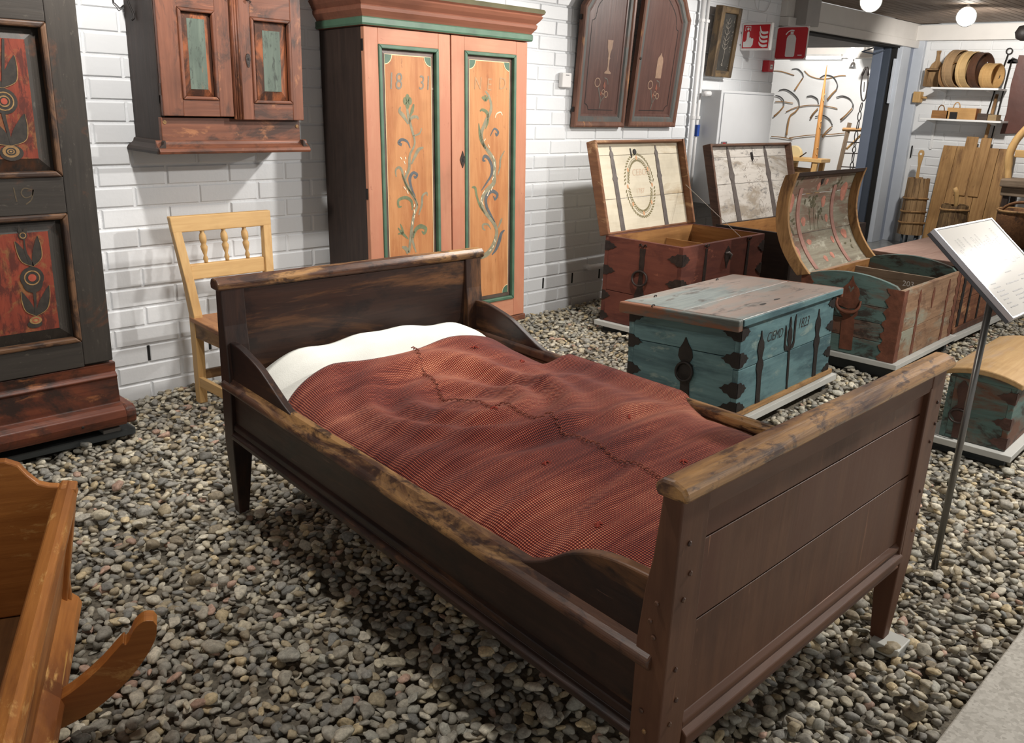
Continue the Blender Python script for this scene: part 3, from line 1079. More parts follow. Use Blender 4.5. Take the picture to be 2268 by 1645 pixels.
bp.inputs['Distance'].default_value = 0.0025
Lk.new(dots, bp.inputs['Height'])
Lk.new(bp.outputs['Normal'], B.inputs['Normal'])


def bump1(x, c, w):
    return np.exp(-((x - c) / w) ** 2)


def bed_top(a, b):
    """height of the covered mattress, before the cloth's small folds"""
    s = (a - BWD / 2) / (BWD / 2 - 0.045)
    edge = np.clip(1 - np.abs(s) ** 4.5, 0, 1) ** 0.8
    z = 0.412 + 0.048 * edge
    pil = np.where(b > BL - 0.13, 1.0, bump1(b, BL - 0.13, 0.25))
    z = z + (0.072 * pil) * np.clip(1 - np.abs(s) ** 5, 0, 1)
    z = z + 0.020 * bump1(b, 0.75, 0.42) * edge - 0.022 * bump1(b, 1.22, 0.12) * edge
    z = z - 0.030 * np.clip((0.16 - b) / 0.16, 0, 1)
    # hollow right of the seam below the pillow and a bulge in front of it
    z = z - 0.020 * bump1(a, 0.62, 0.14) * bump1(b, BL - 0.56, 0.12)
    return z


na, nb = 150, 240
AA = np.linspace(0.043, BWD - 0.043, na)
BBv = np.linspace(0.042, BL - 0.265, nb)
SS, GB = np.meshgrid(np.linspace(0, 1, na), BBv, indexing='ij')
_st = lambda x: np.clip(x, 0, 1) ** 2 * (3 - 2 * np.clip(x, 0, 1))
lap = _st((GB - 0.60) / 0.16) * _st((1.30 - GB) / 0.07)      # where the cloth laps over the right rail
GA = 0.043 + SS * (BWD - 0.086 + 0.034 * lap)
Z = bed_top(np.minimum(GA, BWD - 0.0431), GB) + 0.006
_e = _st((SS - 0.86) / 0.12) * lap
Z = Z * (1 - _e) + 0.4735 * _e
s_ = np.clip((GA - BWD / 2) / (BWD / 2 - 0.045), -1, 1)
ed = np.clip(1 - np.abs(s_) ** 6, 0, 1)
# folds that run across and fan from the seam
rr = np.hypot(GA - 0.50, (GB - 1.12) * 0.9)
Z = Z + 0.0045 * np.sin(GB * 70 + 3.2 * np.sin(GA * 4.3) + 1.4 * GA) * ed * (0.25 + 0.75 * bump1(GB, 0.72, 0.42)) * (0.6 + 0.4 * np.sin(GA * 7 + GB * 5))
Z = Z + 0.013 * np.sin(rr * 44 + 1.0) * bump1(rr, 0.22, 0.17) * ed * (GA < 9)
Z = Z + 0.011 * bump1(GB, 1.16 + 0.16 * (0.50 - GA), 0.032) * np.clip((0.60 - GA) / 0.3, 0, 1) * np.clip(GA / 0.3, 0, 1)
Z = Z + 0.009 * bump1(GB, 1.10 - 0.10 * (GA - 0.62), 0.035) * np.clip((GA - 0.5) / 0.2, 0, 1) * ed
Z = Z + 0.008 * np.sin(GA * 9 + 1.3 * np.sin(GB * 6)) * bump1(GB, 1.3, 0.4) * ed
for dth, c0, c1, wd_ in ((0.010, 0.30, 0.35, 0.03), (0.008, 0.52, 0.12, 0.03), (-0.010, 0.40, 0.22, 0.04), (0.009, 0.9, -0.2, 0.035), (-0.008, 0.78, -0.12, 0.04)):
    Z = Z + dth * np.exp(-((GB - c0 - c1 * GA) / wd_) ** 2) * ed
# the far edge dips over the wavy hem
hemw = 0.009 * np.sin(GA * 8.5 + 0.6) + 0.004 * np.sin(GA * 21)
tt = (GB - 0.042) / (BL - 0.307)
GB2 = GB + hemw * tt ** 6 - 0.075 * tt ** 5 * np.clip((0.26 - GA) / 0.24, 0, 1) ** 1.2
Z = Z - 0.004 * (tt > 0.992)
vs = [bedp(a, b, z) for a, b, z in zip(GA.ravel(), GB2.ravel(), Z.ravel())]
fs = [(i * nb + j, i * nb + nb + j, i * nb + nb + j + 1, i * nb + j + 1) for i in range(na - 1) for j in range(nb - 1)]
# underside so that the cloth has thickness
o0 = len(vs)
vs += [(v[0], v[1], v[2] - 0.007) for v in vs]
fs += [tuple(o0 + i for i in f[::-1]) for f in fs]
for i in range(na - 1):
    for (j, fl) in ((0, 0), (nb - 1, 1)):
        p, q = i * nb + j, (i + 1) * nb + j
        fs.append((p, q, o0 + q, o0 + p)[::(-1 if not fl else 1)])
mb = MB().add(vs, fs)
me = mb.mesh('red_blanket')
me.polygons.foreach_set('use_smooth', [True] * len(me.polygons))
me.materials.append(M_CLOTH)
uv = me.uv_layers.new(name='weave')
U = np.concatenate([np.stack([GA.ravel(), GB.ravel()], 1)] * 2)
li = np.empty(len(me.loops), np.int32)
me.loops.foreach_get('vertex_index', li)
uv.data.foreach_set('uv', U[li].astype(np.float32).ravel())
blanket = bpy.data.objects.new('red_blanket', me)
COL.objects.link(blanket)
blanket.location = (BED0[0], BED0[1], 0)
tag(blanket, 'rust red dotted woven blanket with a stitched centre seam spread over the bed', 'blanket')
# stitched centre seam
sb = np.linspace(0.05, BL - 0.27, 150)
sa = np.interp(sb, [0.0, 0.34, 0.63, 0.81, 1.09, 1.17, 1.35, 1.5], [0.50, 0.495, 0.50, 0.528, 0.488, 0.462, 0.52, 0.57]) + 0.004 * np.sin(sb * 31)


def from_grid(a, b):
    lp_ = _st((b - 0.60) / 0.16) * _st((1.30 - b) / 0.07)
    i = np.clip((a - 0.043) / (BWD - 0.086 + 0.034 * lp_) * (na - 1), 0, na - 1.001)
    j = np.clip((b - 0.042) / (BL - 0.307) * (nb - 1), 0, nb - 1.001)
    i0, j0 = i.astype(int), j.astype(int)
    fi, fj = i - i0, j - j0
    return Z[i0, j0] * (1 - fi) * (1 - fj) + Z[i0 + 1, j0] * fi * (1 - fj) + Z[i0, j0 + 1] * (1 - fi) * fj + Z[i0 + 1, j0 + 1] * fi * fj


sz = from_grid(sa, sb)
m = MB()
for i in range(0, 149):
    a, b, z = sa[i], sb[i], sz[i]
    d = 0.006 if i % 2 else -0.006
    m.tube([bedp(a - d, b, z + 0.004), bedp(a, b + 0.004, z + 0.008), bedp(a + d, b + 0.009, z + 0.004)], 0.0019, 4)
tag(m.build('stitching', plain('dark_stitch_thread', srgb(120, 62, 46), 0.9, var=0.5, scale=90), blanket), kind='stuff')
m = MB()
for (a, b) in ((0.78, 1.42), (0.33, 0.62), (0.45, 0.95), (0.75, 0.7), (0.9, 1.3), (0.22, 0.35), (0.62, 0.42)):
    z = float(from_grid(np.array([a]), np.array([b]))[0])
    for k in range(4):
        dx, dy = RND.uniform(-.012, .012), RND.uniform(-.01, .01)
        m.tube([bedp(a + dx, b + dy, z), bedp(a + dx * .3, b + dy * .3 + .003, z + .005), bedp(a - dx, b - dy, z)], 0.0018, 4)
tag(m.build('darned_knot', plain('red_yarn', srgb(150, 60, 46), 0.95, var=0.2), blanket), kind='stuff')

# mattress and pillow
M_LINEN = plain('off_white_linen', srgb(226, 226, 218), 0.9, var=0.03, scale=20, bump=0.25, bscale=300, spec=0.1)
ms = MB()
g = 40
A1 = np.linspace(0.05, BWD - 0.05, g)
B1 = np.linspace(0.06, BL - 0.06, g)
Q1, Q2 = np.meshgrid(A1, B1, indexing='ij')
zz = bed_top(Q1, Q2) - 0.030 - 0.075 * bump1(Q2, BL - 0.20, 0.3)
vs = [bedp(a, b, z) for a, b, z in zip(Q1.ravel(), Q2.ravel(), zz.ravel())] + [bedp(a, b, 0.301) for a, b in zip(Q1.ravel(), Q2.ravel())]
fs = [(i * g + j, i * g + g + j, i * g + g + j + 1, i * g + j + 1) for i in range(g - 1) for j in range(g - 1)]
fs += [tuple(g * g + k for k in f[::-1]) for f in fs]
bd = [(i, 0) for i in range(g)] + [(g - 1, j) for j in range(1, g)] + [(i, g - 1) for i in range(g - 2, -1, -1)] + [(0, j) for j in range(g - 2, 0, -1)]
for k in range(len(bd)):
    p, q = bd[k][0] * g + bd[k][1], bd[(k + 1) % len(bd)][0] * g + bd[(k + 1) % len(bd)][1]
    fs.append((p, g * g + p, g * g + q, q))
mt = ms.add(vs, fs).build('mattress', M_LINEN, None, smooth=True)
mt.location = (BED0[0], BED0[1], 0)
tag(mt, 'off-white mattress hidden under the red blanket in the bed', 'mattress')
g = 60
A1 = np.linspace(0.046, BWD - 0.046, g)
T1 = np.linspace(0, 1, 24)
Q1, Q2 = np.meshgrid(A1, T1, indexing='ij')
bq = BL - 0.046 - Q2 * 0.36
sq = (Q1 - BWD / 2) / (BWD / 2 - 0.046)
back = np.clip((BL - 0.046 - bq) / 0.05, 0, 1) ** 0.5
zt = 0.42 + (bed_top(Q1, bq) + 0.004 + 0.006 * np.sin(Q1 * 14) + 0.004 * np.sin(Q1 * 29 + 1) - 0.42) * back
zt = zt - 0.045 * np.clip((Q2 - 0.42) / 0.15, 0, 1)
prof = np.sin(np.clip(Q2, 0, 1) * pi) ** 0.55
zl = 0.40 - 0.035 * prof
n1 = g * 24
vs = [bedp(a, b, z) for a, b, z in zip(Q1.ravel(), bq.ravel(), zt.ravel())] + [bedp(a, b, z) for a, b, z in zip(Q1.ravel(), bq.ravel(), zl.ravel())]
fs = [(i * 24 + j, i * 24 + j + 1, i * 24 + 24 + j + 1, i * 24 + 24 + j) for i in range(g - 1) for j in range(23)]
fs += [tuple(n1 + k for k in f[::-1]) for f in fs]
for i in (0, g - 1):
    for j in range(23):
        p, q = i * 24 + j, i * 24 + j + 1
        fs.append((p, q, n1 + q, n1 + p))
pl_ = MB().add(vs, fs).build('pillow', M_LINEN, None, smooth=True)
pl_.location = (BED0[0], BED0[1], 0)
tag(pl_, 'long white linen pillow against the headboard, half under the red blanket', 'pillow')

# ------------------------------------------------------------------ tall black cupboard at the left
Y3 = lambda u, v, o: (u, -o, v)       # plane facing the hall (towards -y)
lc = thing('painted_cupboard', 'tall black-painted cupboard with red flower-painted door panels, at the left edge', 'cupboard', (1.19, -0.46, 0))
MB().box(-1.15, 0.012, 0.26, 0.0, 0.40, 1.95).build('body', W_BLACK('z'), lc, 0.004)
LCX = -0.098   # right edge of the panels
# door: stile, rails
MB().box(LCX, -0.012, 0.312, 0.004, 0.016, 1.93).build('door_stile', W_BLACK('z'), lc, 0.003)
for z0, z1 in ((0.305, 0.400), (0.862, 0.985), (1.478, 1.93)):
    MB().box(-1.05, -0.012, z0, LCX, 0.016, z1).build('door_rail', W_BLACK('x'), lc, 0.003)
for z0, z1 in ((0.400, 0.862), (0.985, 1.478)):
    # worn moulding round the panel
    w = 0.020
    x1 = LCX
    x0 = -0.62
    for nm, pts in (('panel_moulding', [(x1, z0), (x1, z1), (x1 - w, z1 - w), (x1 - w, z0 + w)]), ('panel_moulding', [(x0, z0), (x1, z0), (x1 - w, z0 + w), (x0, z0 + w)]), ('panel_moulding', [(x0, z1), (x1, z1), (x1 - w, z1 - w), (x0, z1 - w)])):
        MB().prism(pts, 'y', -0.020, 0.012).build(nm, W_MOULD('x' if pts[0][0] != pts[1][0] else 'z'), lc, 0.006, fix=True)
    # raised field: sunk border, bevels and a flat picture field
    fx1, fz0, fz1 = x1 - 0.068, z0 + 0.062, z1 - 0.058
    m = MB()
    a, b = (x1 - w, z0 + w, z1 - w), (fx1, fz0, fz1)
    V = [(x0, 0.012, a[1]), (a[0], 0.012, a[1]), (a[0], 0.012, a[2]), (x0, 0.012, a[2]), (x0, -0.006, b[1]), (b[0], -0.006, b[1]), (b[0], -0.006, b[2]), (x0, -0.006, b[2])]
    m.add(V, [(0, 1, 5, 4), (1, 2, 6, 5), (2, 3, 7, 6), (0, 4, 7, 3)])
    m.build('panel_bevel', W_BLACK('z'), lc)
M_LCRED = wood('flower_panel_red', srgb(146, 66, 45), srgb(104, 42, 31), 'z', 0.6, 0.9, worn=srgb(130, 90, 54), wamt=0.42, wscale=18, wstretch=1, worn2=srgb(78, 36, 29), w2amt=0.46, w2scale=26)
for z0, z1 in ((0.462, 0.804), (1.047, 1.420)):
    MB().box(-0.62, -0.0065, z0, -0.166, 0.012, z1).build('flower_panel', M_LCRED, lc)
M_LCDK = plain('soft_black_flower_paint', srgb(46, 40, 34), 0.6, var=0.35, scale=60)
M_LCOCHRE = plain('ochre_flower_paint', srgb(142, 110, 68), 0.6, var=0.35, scale=60)
M_LCRED2 = plain('red_flower_centre', srgb(158, 70, 50), 0.6, var=0.2, scale=60)
fl, fo, fr_ = Each(), Each(), Each()
OF = 0.0075
T = lambda u, v, o: (u, -OF - o, v)


def leaf(p, q, w, mbx, out=None, outw=0.003):
    p, q = np.array(p), np.array(q)
    d = q - p
    nrm = np.array([-d[1], d[0]])
    P = [p, p + 0.3 * d + nrm * w, p + 0.65 * d + nrm * w * 0.75, q, p + 0.65 * d - nrm * w * 0.35, p + 0.3 * d - nrm * w * 0.4]
    mbx.flat([tuple(x) for x in P], T, 0.0, 4)
    if out is not None:
        out.ribbon([tuple(x) for x in P[:4]], [outw * 0.4, outw, outw * 0.4], T, 0.0008)


def disc(c, r, mbx, off=0.0006, sq=1.0, n=18):
    mbx.flat([(c[0] + r * cos(2 * pi * k / n), c[1] + r * sq * sin(2 * pi * k / n)) for k in range(n)], T, off)


def ring(c, r, w, mbx, off=0.0012, sq=1.0):
    mbx.ribbon([(c[0] + r * cos(2 * pi * k / 16), c[1] + r * sq * sin(2 * pi * k / 16)) for k in range(17)], w, T, off, 0)


for pts in ([(-0.225,0.688),(-0.274,0.779),(-0.200,0.792),(-0.242,0.782)], [(-0.236,0.515),(-0.275,0.608),(-0.182,0.618),(-0.239,0.533)]):
    st, l1_, r1_, up = pts
    leaf(st, l1_, 0.20, fl, fo)
    leaf(st, r1_, -0.20, fl, fo)
fl.ribbon([(-0.238,0.518),(-0.233,0.583),(-0.234,0.639),(-0.233,0.688),(-0.244,0.744),(-0.243,0.790)], [0.006, 0.009, 0.012, 0.008, 0.007, 0.004], T, 0.0004)
c = [(-0.234,0.650),(-0.246,0.796),(-0.240,0.501),(-0.244,0.488),(-0.255,0.831),(-0.231,0.827)]
disc(c[0], 0.038, fl)
disc((c[0][0], c[0][1] - 0.02), 0.032, fl, 0.0005)
ring(c[0], 0.024, 0.004, fo)
disc(c[0], 0.013, fr_, 0.0014)
disc(c[1], 0.014, fl)
ring(c[1], 0.009, 0.003, fo)
disc(c[3], 0.024, fl, 0.0005, 0.6)
disc(c[2], 0.020, fo, 0.0011, 0.7)
ring(c[2], 0.010, 0.003, fr_, 0.0016, 0.7)
leaf(c[1], c[4], 0.25, fl)
leaf(c[1], c[5], -0.25, fl)
# upper panel
p = [(-0.249,1.228),(-0.246,1.269),(-0.201,1.371),(-0.241,1.330),(-0.248,1.146),(-0.228,1.419)]
q = [(-0.243,1.089),(-0.266,1.154),(-0.192,1.190),(-0.248,1.071),(-0.246,1.066)]
leaf(p[1], p[2], -0.25, fl, fo)
leaf(p[1], (p[1][0] - 0.09, p[2][1]), 0.25, fl, fo)
disc(p[0], 0.040, fl)
ring(p[0], 0.028, 0.004, fo)
ring(p[0], 0.016, 0.004, fo)
disc(p[0], 0.010, fr_, 0.0014)
fl.ribbon([q[0], (q[0][0] - 0.012, q[0][1] + 0.09), (p[0][0] - 0.004, p[0][1] - 0.03), p[1], p[5]], [0.007, 0.011, 0.012, 0.010, 0.007], T, 0.0004)
leaf(q[0], q[2], -0.28, fl, fo)
leaf(q[0], (q[1][0] - 0.05, q[2][1]), 0.28, fl, fo)
disc(q[4], 0.036, fl, 0.0005, 0.7)
disc(q[3], 0.026, fo, 0.0011, 0.75)
ring(q[3], 0.014, 0.004, fl, 0.0016, 0.75)
ring(q[3], 0.006, 0.003, fl, 0.0016, 0.75)
fl.build('painted_leaf', M_LCDK, lc)
fo.build('painted_outline', M_LCOCHRE, lc)
fr_.build('painted_flower_heart', M_LCRED2, lc)
# faded year figures on the middle rail
m = Each()
OF = 0.0125
m.ribbon([(-0.256,0.956),(-0.254,0.932),(-0.252,0.909)], 0.004, T, 0, 3)
m.ribbon([(-0.202,0.946),(-0.224,0.952),(-0.235,0.937),(-0.225,0.921),(-0.204,0.927),(-0.197,0.946),(-0.206,0.914),(-0.225,0.899)], 0.004, T, 0, 4)
m.build('painted_figure', plain('faded_ochre_figure', srgb(78, 66, 48), 0.7, var=0.35, scale=80), lc)
# plinth
MB().prism([(0.0, 0.300), (0.006, 0.262), (-0.004, 0.255), (-0.010, 0.248), (-0.004, 0.238), (-0.012, 0.145), (-0.035, 0.138), (-0.055, 0.126), (-0.062, 0.10), (-0.058, 0.078), (-0.052, 0.066), (0.38, 0.066), (0.38, 0.300)], 'x', -1.16, 0.016).build('plinth', W_PLINTH('x'), lc, 0.003, fix=True)
MB().prism([(-0.035, 0.138), (-0.055, 0.126), (-0.062, 0.10), (-0.058, 0.078), (-0.050, 0.066), (0.38, 0.066), (0.38, 0.138)], 'x', 0.014, 0.055).build('plinth_moulding', W_PLINTH('x'), lc, 0.010, fix=True)
m = MB()
m.lathe([(0.006, 0), (0.006, -0.003), (0.003, -0.005)], [(-0.145,0.094)][0][:1] + (-0.058,) + [(-0.145,0.094)][0][1:], 8, 'y')
m.build('nail', M_IRONDK, lc)
st = thing('steel_base_frame', 'dark grey steel base frame under the black cupboard', 'base', (1.25, -0.475, 0))
MB().box(-1.3, 0.0, 0.004, 0.0, 0.07, 0.030).build('front_bar', M_DKPLATE, st, 0.002)
MB().box(-0.07, 0.07, 0.004, 0.0, 0.42, 0.030).build('side_bar', M_DKPLATE, st, 0.002)
MB().box(-1.3, 0.40, 0.004, 0.0, 0.45, 0.066).build('rear_bar', M_DKPLATE, st, 0.002)
MB().prism([(0.0, 0.03), (0.11, 0.03), (0.11, 0.065), (0.0, 0.045)], 'x', -0.12, -0.055).build('wedge', plain('grey_wedge', srgb(112, 110, 108), 0.6), st, 0.002, fix=True)
MB().box(-0.9, 0.04, 0.03, -0.8, 0.3, 0.065).build('support_block', M_DKPLATE, st)

# ------------------------------------------------------------------ hanging cupboard
wc = thing('hanging_cupboard', 'worn red-brown wall cupboard with two panelled doors above the pine chair', 'cupboard', (1.55, -0.25, 1.04))
CB = 0.248
MB().box(0.0, 0.0, 0.045, 0.018, CB, 0.92).build('side', W_DKSIDE('z'), wc, 0.002)
MB().box(0.598, 0.0, 0.045, 0.616, CB, 0.92).build('side', W_DKSIDE('z'), wc, 0.002)
MB().box(0.018, 0.236, 0.045, 0.598, 0.247, 0.92).build('back', W_DKSIDE('z'), wc)
MB().box(0.018, 0.004, 0.10, 0.598, 0.236, 0.118).build('bottom', W_DKSIDE('x'), wc)
MB().box(0.018, 0.004, 0.90, 0.598, 0.236, 0.92).build('top', W_DKSIDE('x'), wc)
MB().box(-0.002, -0.004, 0.045, 0.618, 0.02, 0.136).build('lower_board', W_REDTOP('x'), wc, 0.003)
MB().box(0.018, -0.002, 0.70, 0.598, 0.018, 0.92).build('upper_board', W_REDTOP('x'), wc)
mo = [(0.0, 0.050), (-0.008, 0.046), (-0.012, 0.034), (-0.022, 0.026), (-0.034, 0.018), (-0.040, 0.008), (-0.036, -0.002), (0.0, -0.002)]
MB().prism(mo, 'x', -0.030, 0.648).build('front_moulding', W_REDTOP('x'), wc, 0.002, fix=True)
MB().prism([(p[0] + 0.0, p[1]) for p in mo], 'y', -0.03, CB).build('side_moulding', W_DKSIDE('y'), wc, 0.002, fix=True)
MB().prism([(0.616 - p[0], p[1]) for p in mo], 'y', -0.03, CB).build('side_moulding', W_DKSIDE('y'), wc, 0.002, fix=True)
M_PANELGREEN = wood('green_panel_field', srgb(108, 120, 108), srgb(74, 86, 78), 'z', 0.6, 1.0, worn=srgb(146, 100, 68), wamt=0.33, wscale=22, wstretch=2, worn2=srgb(60, 66, 60), w2amt=0.42, w2scale=34)


def cup_door(name, x0, x1, z0, z1, px0, px1, pz0, pz1, fx0, fx1, fz0, fz1, d, over):
    """framed door: stiles, rails, moulding, raised panel with a painted field"""
    dr = MB().box(x0, d, z0, px0, d + 0.022, z1).build(name, W_REDTOP('z'), wc, 0.003)
    MB().box(px1, d, z0, x1, d + 0.022, z1).build('stile', W_REDTOP('z'), dr, 0.003)
    MB().box(px0, d + 0.0005, z0, px1, d + 0.022, pz0).build('rail', W_REDTOP('x'), dr, 0.002)
    MB().box(px0, d + 0.0005, pz1, px1, d + 0.022, z1).build('rail', W_REDTOP('x'), dr, 0.002)
    w = 0.013
    for pts in ([(px0, pz0), (px0 + w, pz0 + w), (px0 + w, pz1 - w), (px0, pz1)], [(px1, pz0), (px1 - w, pz0 + w), (px1 - w, pz1 - w), (px1, pz1)],
                [(px0, pz0), (px1, pz0), (px1 - w, pz0 + w), (px0 + w, pz0 + w)], [(px0, pz1), (px1, pz1), (px1 - w, pz1 - w), (px0 + w, pz1 - w)]):
        MB().prism(pts, 'y', d - 0.006, d + 0.016).build('moulding', W_REDTOP('z' if pts[0][0] == pts[3][0] else 'x'), dr, 0.004, fix=True)
    a = [(px0 + w, pz0 + w), (px1 - w, pz0 + w), (px1 - w, pz1 - w), (px0 + w, pz1 - w)]
    b = [(fx0, fz0), (fx1, fz0), (fx1, fz1), (fx0, fz1)]
    m = MB().add([(p[0], d + 0.017, p[1]) for p in a] + [(p[0], d + 0.001, p[1]) for p in b], [(0, 1, 5, 4), (1, 2, 6, 5), (2, 3, 7, 6), (3, 0, 4, 7)])
    m.build('panel_bevel', wood('cup_bevel', srgb(96, 66, 52), srgb(58, 42, 38), 'z', 0.5, worn=srgb(160, 96, 62), wamt=0.44, wscale=9), dr)
    MB().box(fx0, d + 0.0005, fz0, fx1, d + 0.016, fz1).build('green_field', M_PANELGREEN, dr)
    return dr


d1 = cup_door('door', 0.0, 0.296, 0.142, 0.69, 0.082, 0.234, 0.205, 0.540, 0.118, 0.190, 0.245, 0.504, -0.030, 0)
d2 = cup_door('door', 0.302, 0.620, 0.131, 0.69, 0.384, 0.568, 0.197, 0.530, 0.436, 0.516, 0.246, 0.483, -0.036, 1)
# beaded meeting edge on the right door
m = MB()
for x in (0.308, 0.318, 0.330):
    m.tube([(x, -0.037, 0.133), (x, -0.037, 0.69)], 0.0045, 6)
m.build('beading', W_REDTOP('z'), d2, smooth=True)
k = (0.366, 0.368)
m = MB().plate([(k[0] + 0.011 * cos(t) * (1.0 if sin(t) > -0.3 else 0.8), k[1] + (0.022 if sin(t) > 0 else 0.032) * sin(t)) for t in np.linspace(0, 2 * pi, 17)[:-1]], Y3, 0.0365, 0.039)
m.build('keyhole_plate', M_IRON, d2)
MB().plate([(k[0] + 0.003 * cos(t), k[1] + 0.006 * sin(t)) for t in np.linspace(0, 2 * pi, 9)[:-1]], Y3, 0.039, 0.0396).build('keyhole', M_BLACKHOLE, d2)
for z in (0.24, 0.60):
    MB().tube([(-0.006, -0.022, z - 0.022), (-0.006, -0.022, z + 0.022)], 0.0055, 8).build('hinge', M_IRON, wc)
for x, z in ((0.262, 0.598), (0.372, 0.590)):
    MB().tube([(x, -0.036, z), (x + 0.004, -0.05, z), (x + 0.012, -0.05, z - 0.006)], 0.003, 6).build('turn_nail', M_IRON, wc)
# hook and eye on the side
m = MB().tube(smoothpts([(-0.004, 0.165, 0.585), (-0.02, 0.165, 0.585), (-0.018, 0.16, 0.55), (-0.008, 0.155, 0.52), (-0.006, 0.15, 0.50), (-0.014, 0.155, 0.49)], 4), 0.0045, 6)
m.build('iron_hook', M_IRONDK, wc, smooth=True)
m = MB()
for x, z in ((0.012, 0.118), (0.603, 0.105)):
    m.lathe([(0.008, 0.0), (0.008, -0.0055), (0.006, -0.0065)], (x, 0.0, z), 8, 'y')
m.build('wooden_peg', W_PINEOLD('x'), wc)

# ------------------------------------------------------------------ pine chair
ch = thing('pine_chair', 'pale yellow pine chair with three turned back spindles behind the bed', 'chair', (1.60, -0.285, 0))
# x across 0..0.44, y: back legs at 0, seat runs to -y; back faces +x towards the bed


def loft(rings):
    """closed skin over rings of equal vertex count"""
    n = len(rings[0])
    vs = [v for r in rings for v in r]
    fs = [tuple(range(n))[::-1], tuple(len(vs) - n + i for i in range(n))]
    for k in range(len(rings) - 1):
        for i in range(n):
            j = (i + 1) % n
            fs.append((n * k + i, n * k + j, n * k + n + j, n * k + n + i))
    return MB().add(vs, fs)


def sqring(c, hx, hy):
    return [(c[0] - hx, c[1] - hy, c[2]), (c[0] + hx, c[1] - hy, c[2]), (c[0] + hx, c[1] + hy, c[2]), (c[0] - hx, c[1] + hy, c[2])]


for sx, xs in ((-1, 0.016), (1, 0.360)):
    loft([sqring((xs, 0, 0.0), 0.017, 0.02), sqring((xs, 0, 0.385), 0.019, 0.024), sqring((xs + sx * 0.012, 0.016, 0.52), 0.019, 0.018), sqring((xs + sx * 0.038, 0.064, 0.785), 0.019, 0.012)]).build('back_post', W_PINE('z'), ch, 0.003, fix=True)


def backy(z):
    return 0.0 if z < 0.385 else 0.064 * ((z - 0.385) / 0.4) ** 1.1


def crossrail(name, z0, z1, x0, x1, d=0.011, dx=0.0):
    m = loft([[(x0 - dx * (z - z0), backy(z) - d, z), (x1 + dx * (z - z0), backy(z) - d, z), (x1 + dx * (z - z0), backy(z) + d, z), (x0 - dx * (z - z0), backy(z) + d, z)] for z in (z0, (z0 + z1) / 2, z1)])
    return m.build(name, W_PINE('x'), ch, 0.004, fix=True)


crossrail('top_rail', 0.724, 0.788, -0.036, 0.412, 0.014, 0.07)
crossrail('lower_back_rail', 0.530, 0.592, 0.018, 0.358)
prof = [(0.008, 0.0), (0.0075, 0.006), (0.011, 0.014), (0.006, 0.03), (0.0125, 0.052), (0.0145, 0.066), (0.009, 0.076), (0.0125, 0.082), (0.015, 0.097), (0.0135, 0.112), (0.0075, 0.124), (0.011, 0.132)]
for x in (0.094, 0.190, 0.286):
    m = MB().lathe(prof, (0, 0, 0), 12)
    m.v = [(x + v[0], backy(0.593 + v[2]) + v[1], 0.593 + v[2]) for v in m.v]
    m.build('spindle', W_PINE('z'), ch, smooth=True)
MB().prism([(-0.004, 0.02), (0.382, 0.02), (0.41, -0.36), (-0.03, -0.36)], 'z', 0.356, 0.376).build('seat', wood('worn_seat', srgb(176, 128, 86), srgb(132, 88, 56), 'y', 0.6, worn=srgb(112, 70, 48), wamt=0.42, wscale=8), ch, 0.004, fix=True)
for x in (0.010, 0.368):
    MB().box(x - 0.010, -0.34, 0.292, x + 0.010, -0.02, 0.356).build('apron', W_PINEOLD('y'), ch, 0.002)
    MB().box(x - 0.009, -0.34, 0.075, x + 0.009, -0.02, 0.118).build('stretcher', W_PINE('y'), ch, 0.002)
    MB().box(x - 0.018, -0.36, 0.0, x + 0.018, -0.32, 0.356).build('front_leg', W_PINE('z'), ch, 0.003)
MB().box(0.02, -0.352, 0.292, 0.36, -0.334, 0.356).build('apron', W_PINEOLD('x'), ch, 0.002)
MB().box(0.03, -0.008, 0.10, 0.35, 0.008, 0.14).build('stretcher', W_PINEOLD('x'), ch, 0.002)

# ------------------------------------------------------------------ painted wardrobe
wd = thing('painted_wardrobe', 'tall salmon and amber wardrobe with scrolled vines and the year 1831', 'wardrobe', (2.45, -0.403, 0), (-radians(2.2), 0, 0))
WW, WD_, WT = 1.045, 0.345, 1.585
MB().box(0.0, 0.022, 0.13, 0.022, WD_, WT).build('side', W_DKSIDE('z'), wd, 0.002)
MB().box(WW - 0.022, 0.022, 0.13, WW, WD_, WT).build('side', W_DKSIDE('z'), wd, 0.002)
MB().box(0.022, WD_ - 0.02, 0.13, WW - 0.022, WD_, WT).build('back', W_DKSIDE('z'), wd)
MB().box(0.022, 0.03, 0.13, WW - 0.022, WD_ - 0.02, 0.15).build('bottom', W_DKSIDE('x'), wd)
MB().prism([(0.0, 0.022), (WW, 0.022), (WW, 0.03), (0, 0.03)], 'z', WT - 0.01, WT).build('top', W_DKSIDE('x'), wd)
MB().box(-0.004, 0.004, 0.10, WW + 0.02, 0.34, 0.135).build('base_rail', W_REDTOP('x'), wd, 0.006)
for x in (0.02, WW - 0.10):
    MB().box(x, 0.03, 0.012, x + 0.08, 0.32, 0.10).build('foot', W_DKSIDE('x'), wd, 0.004)
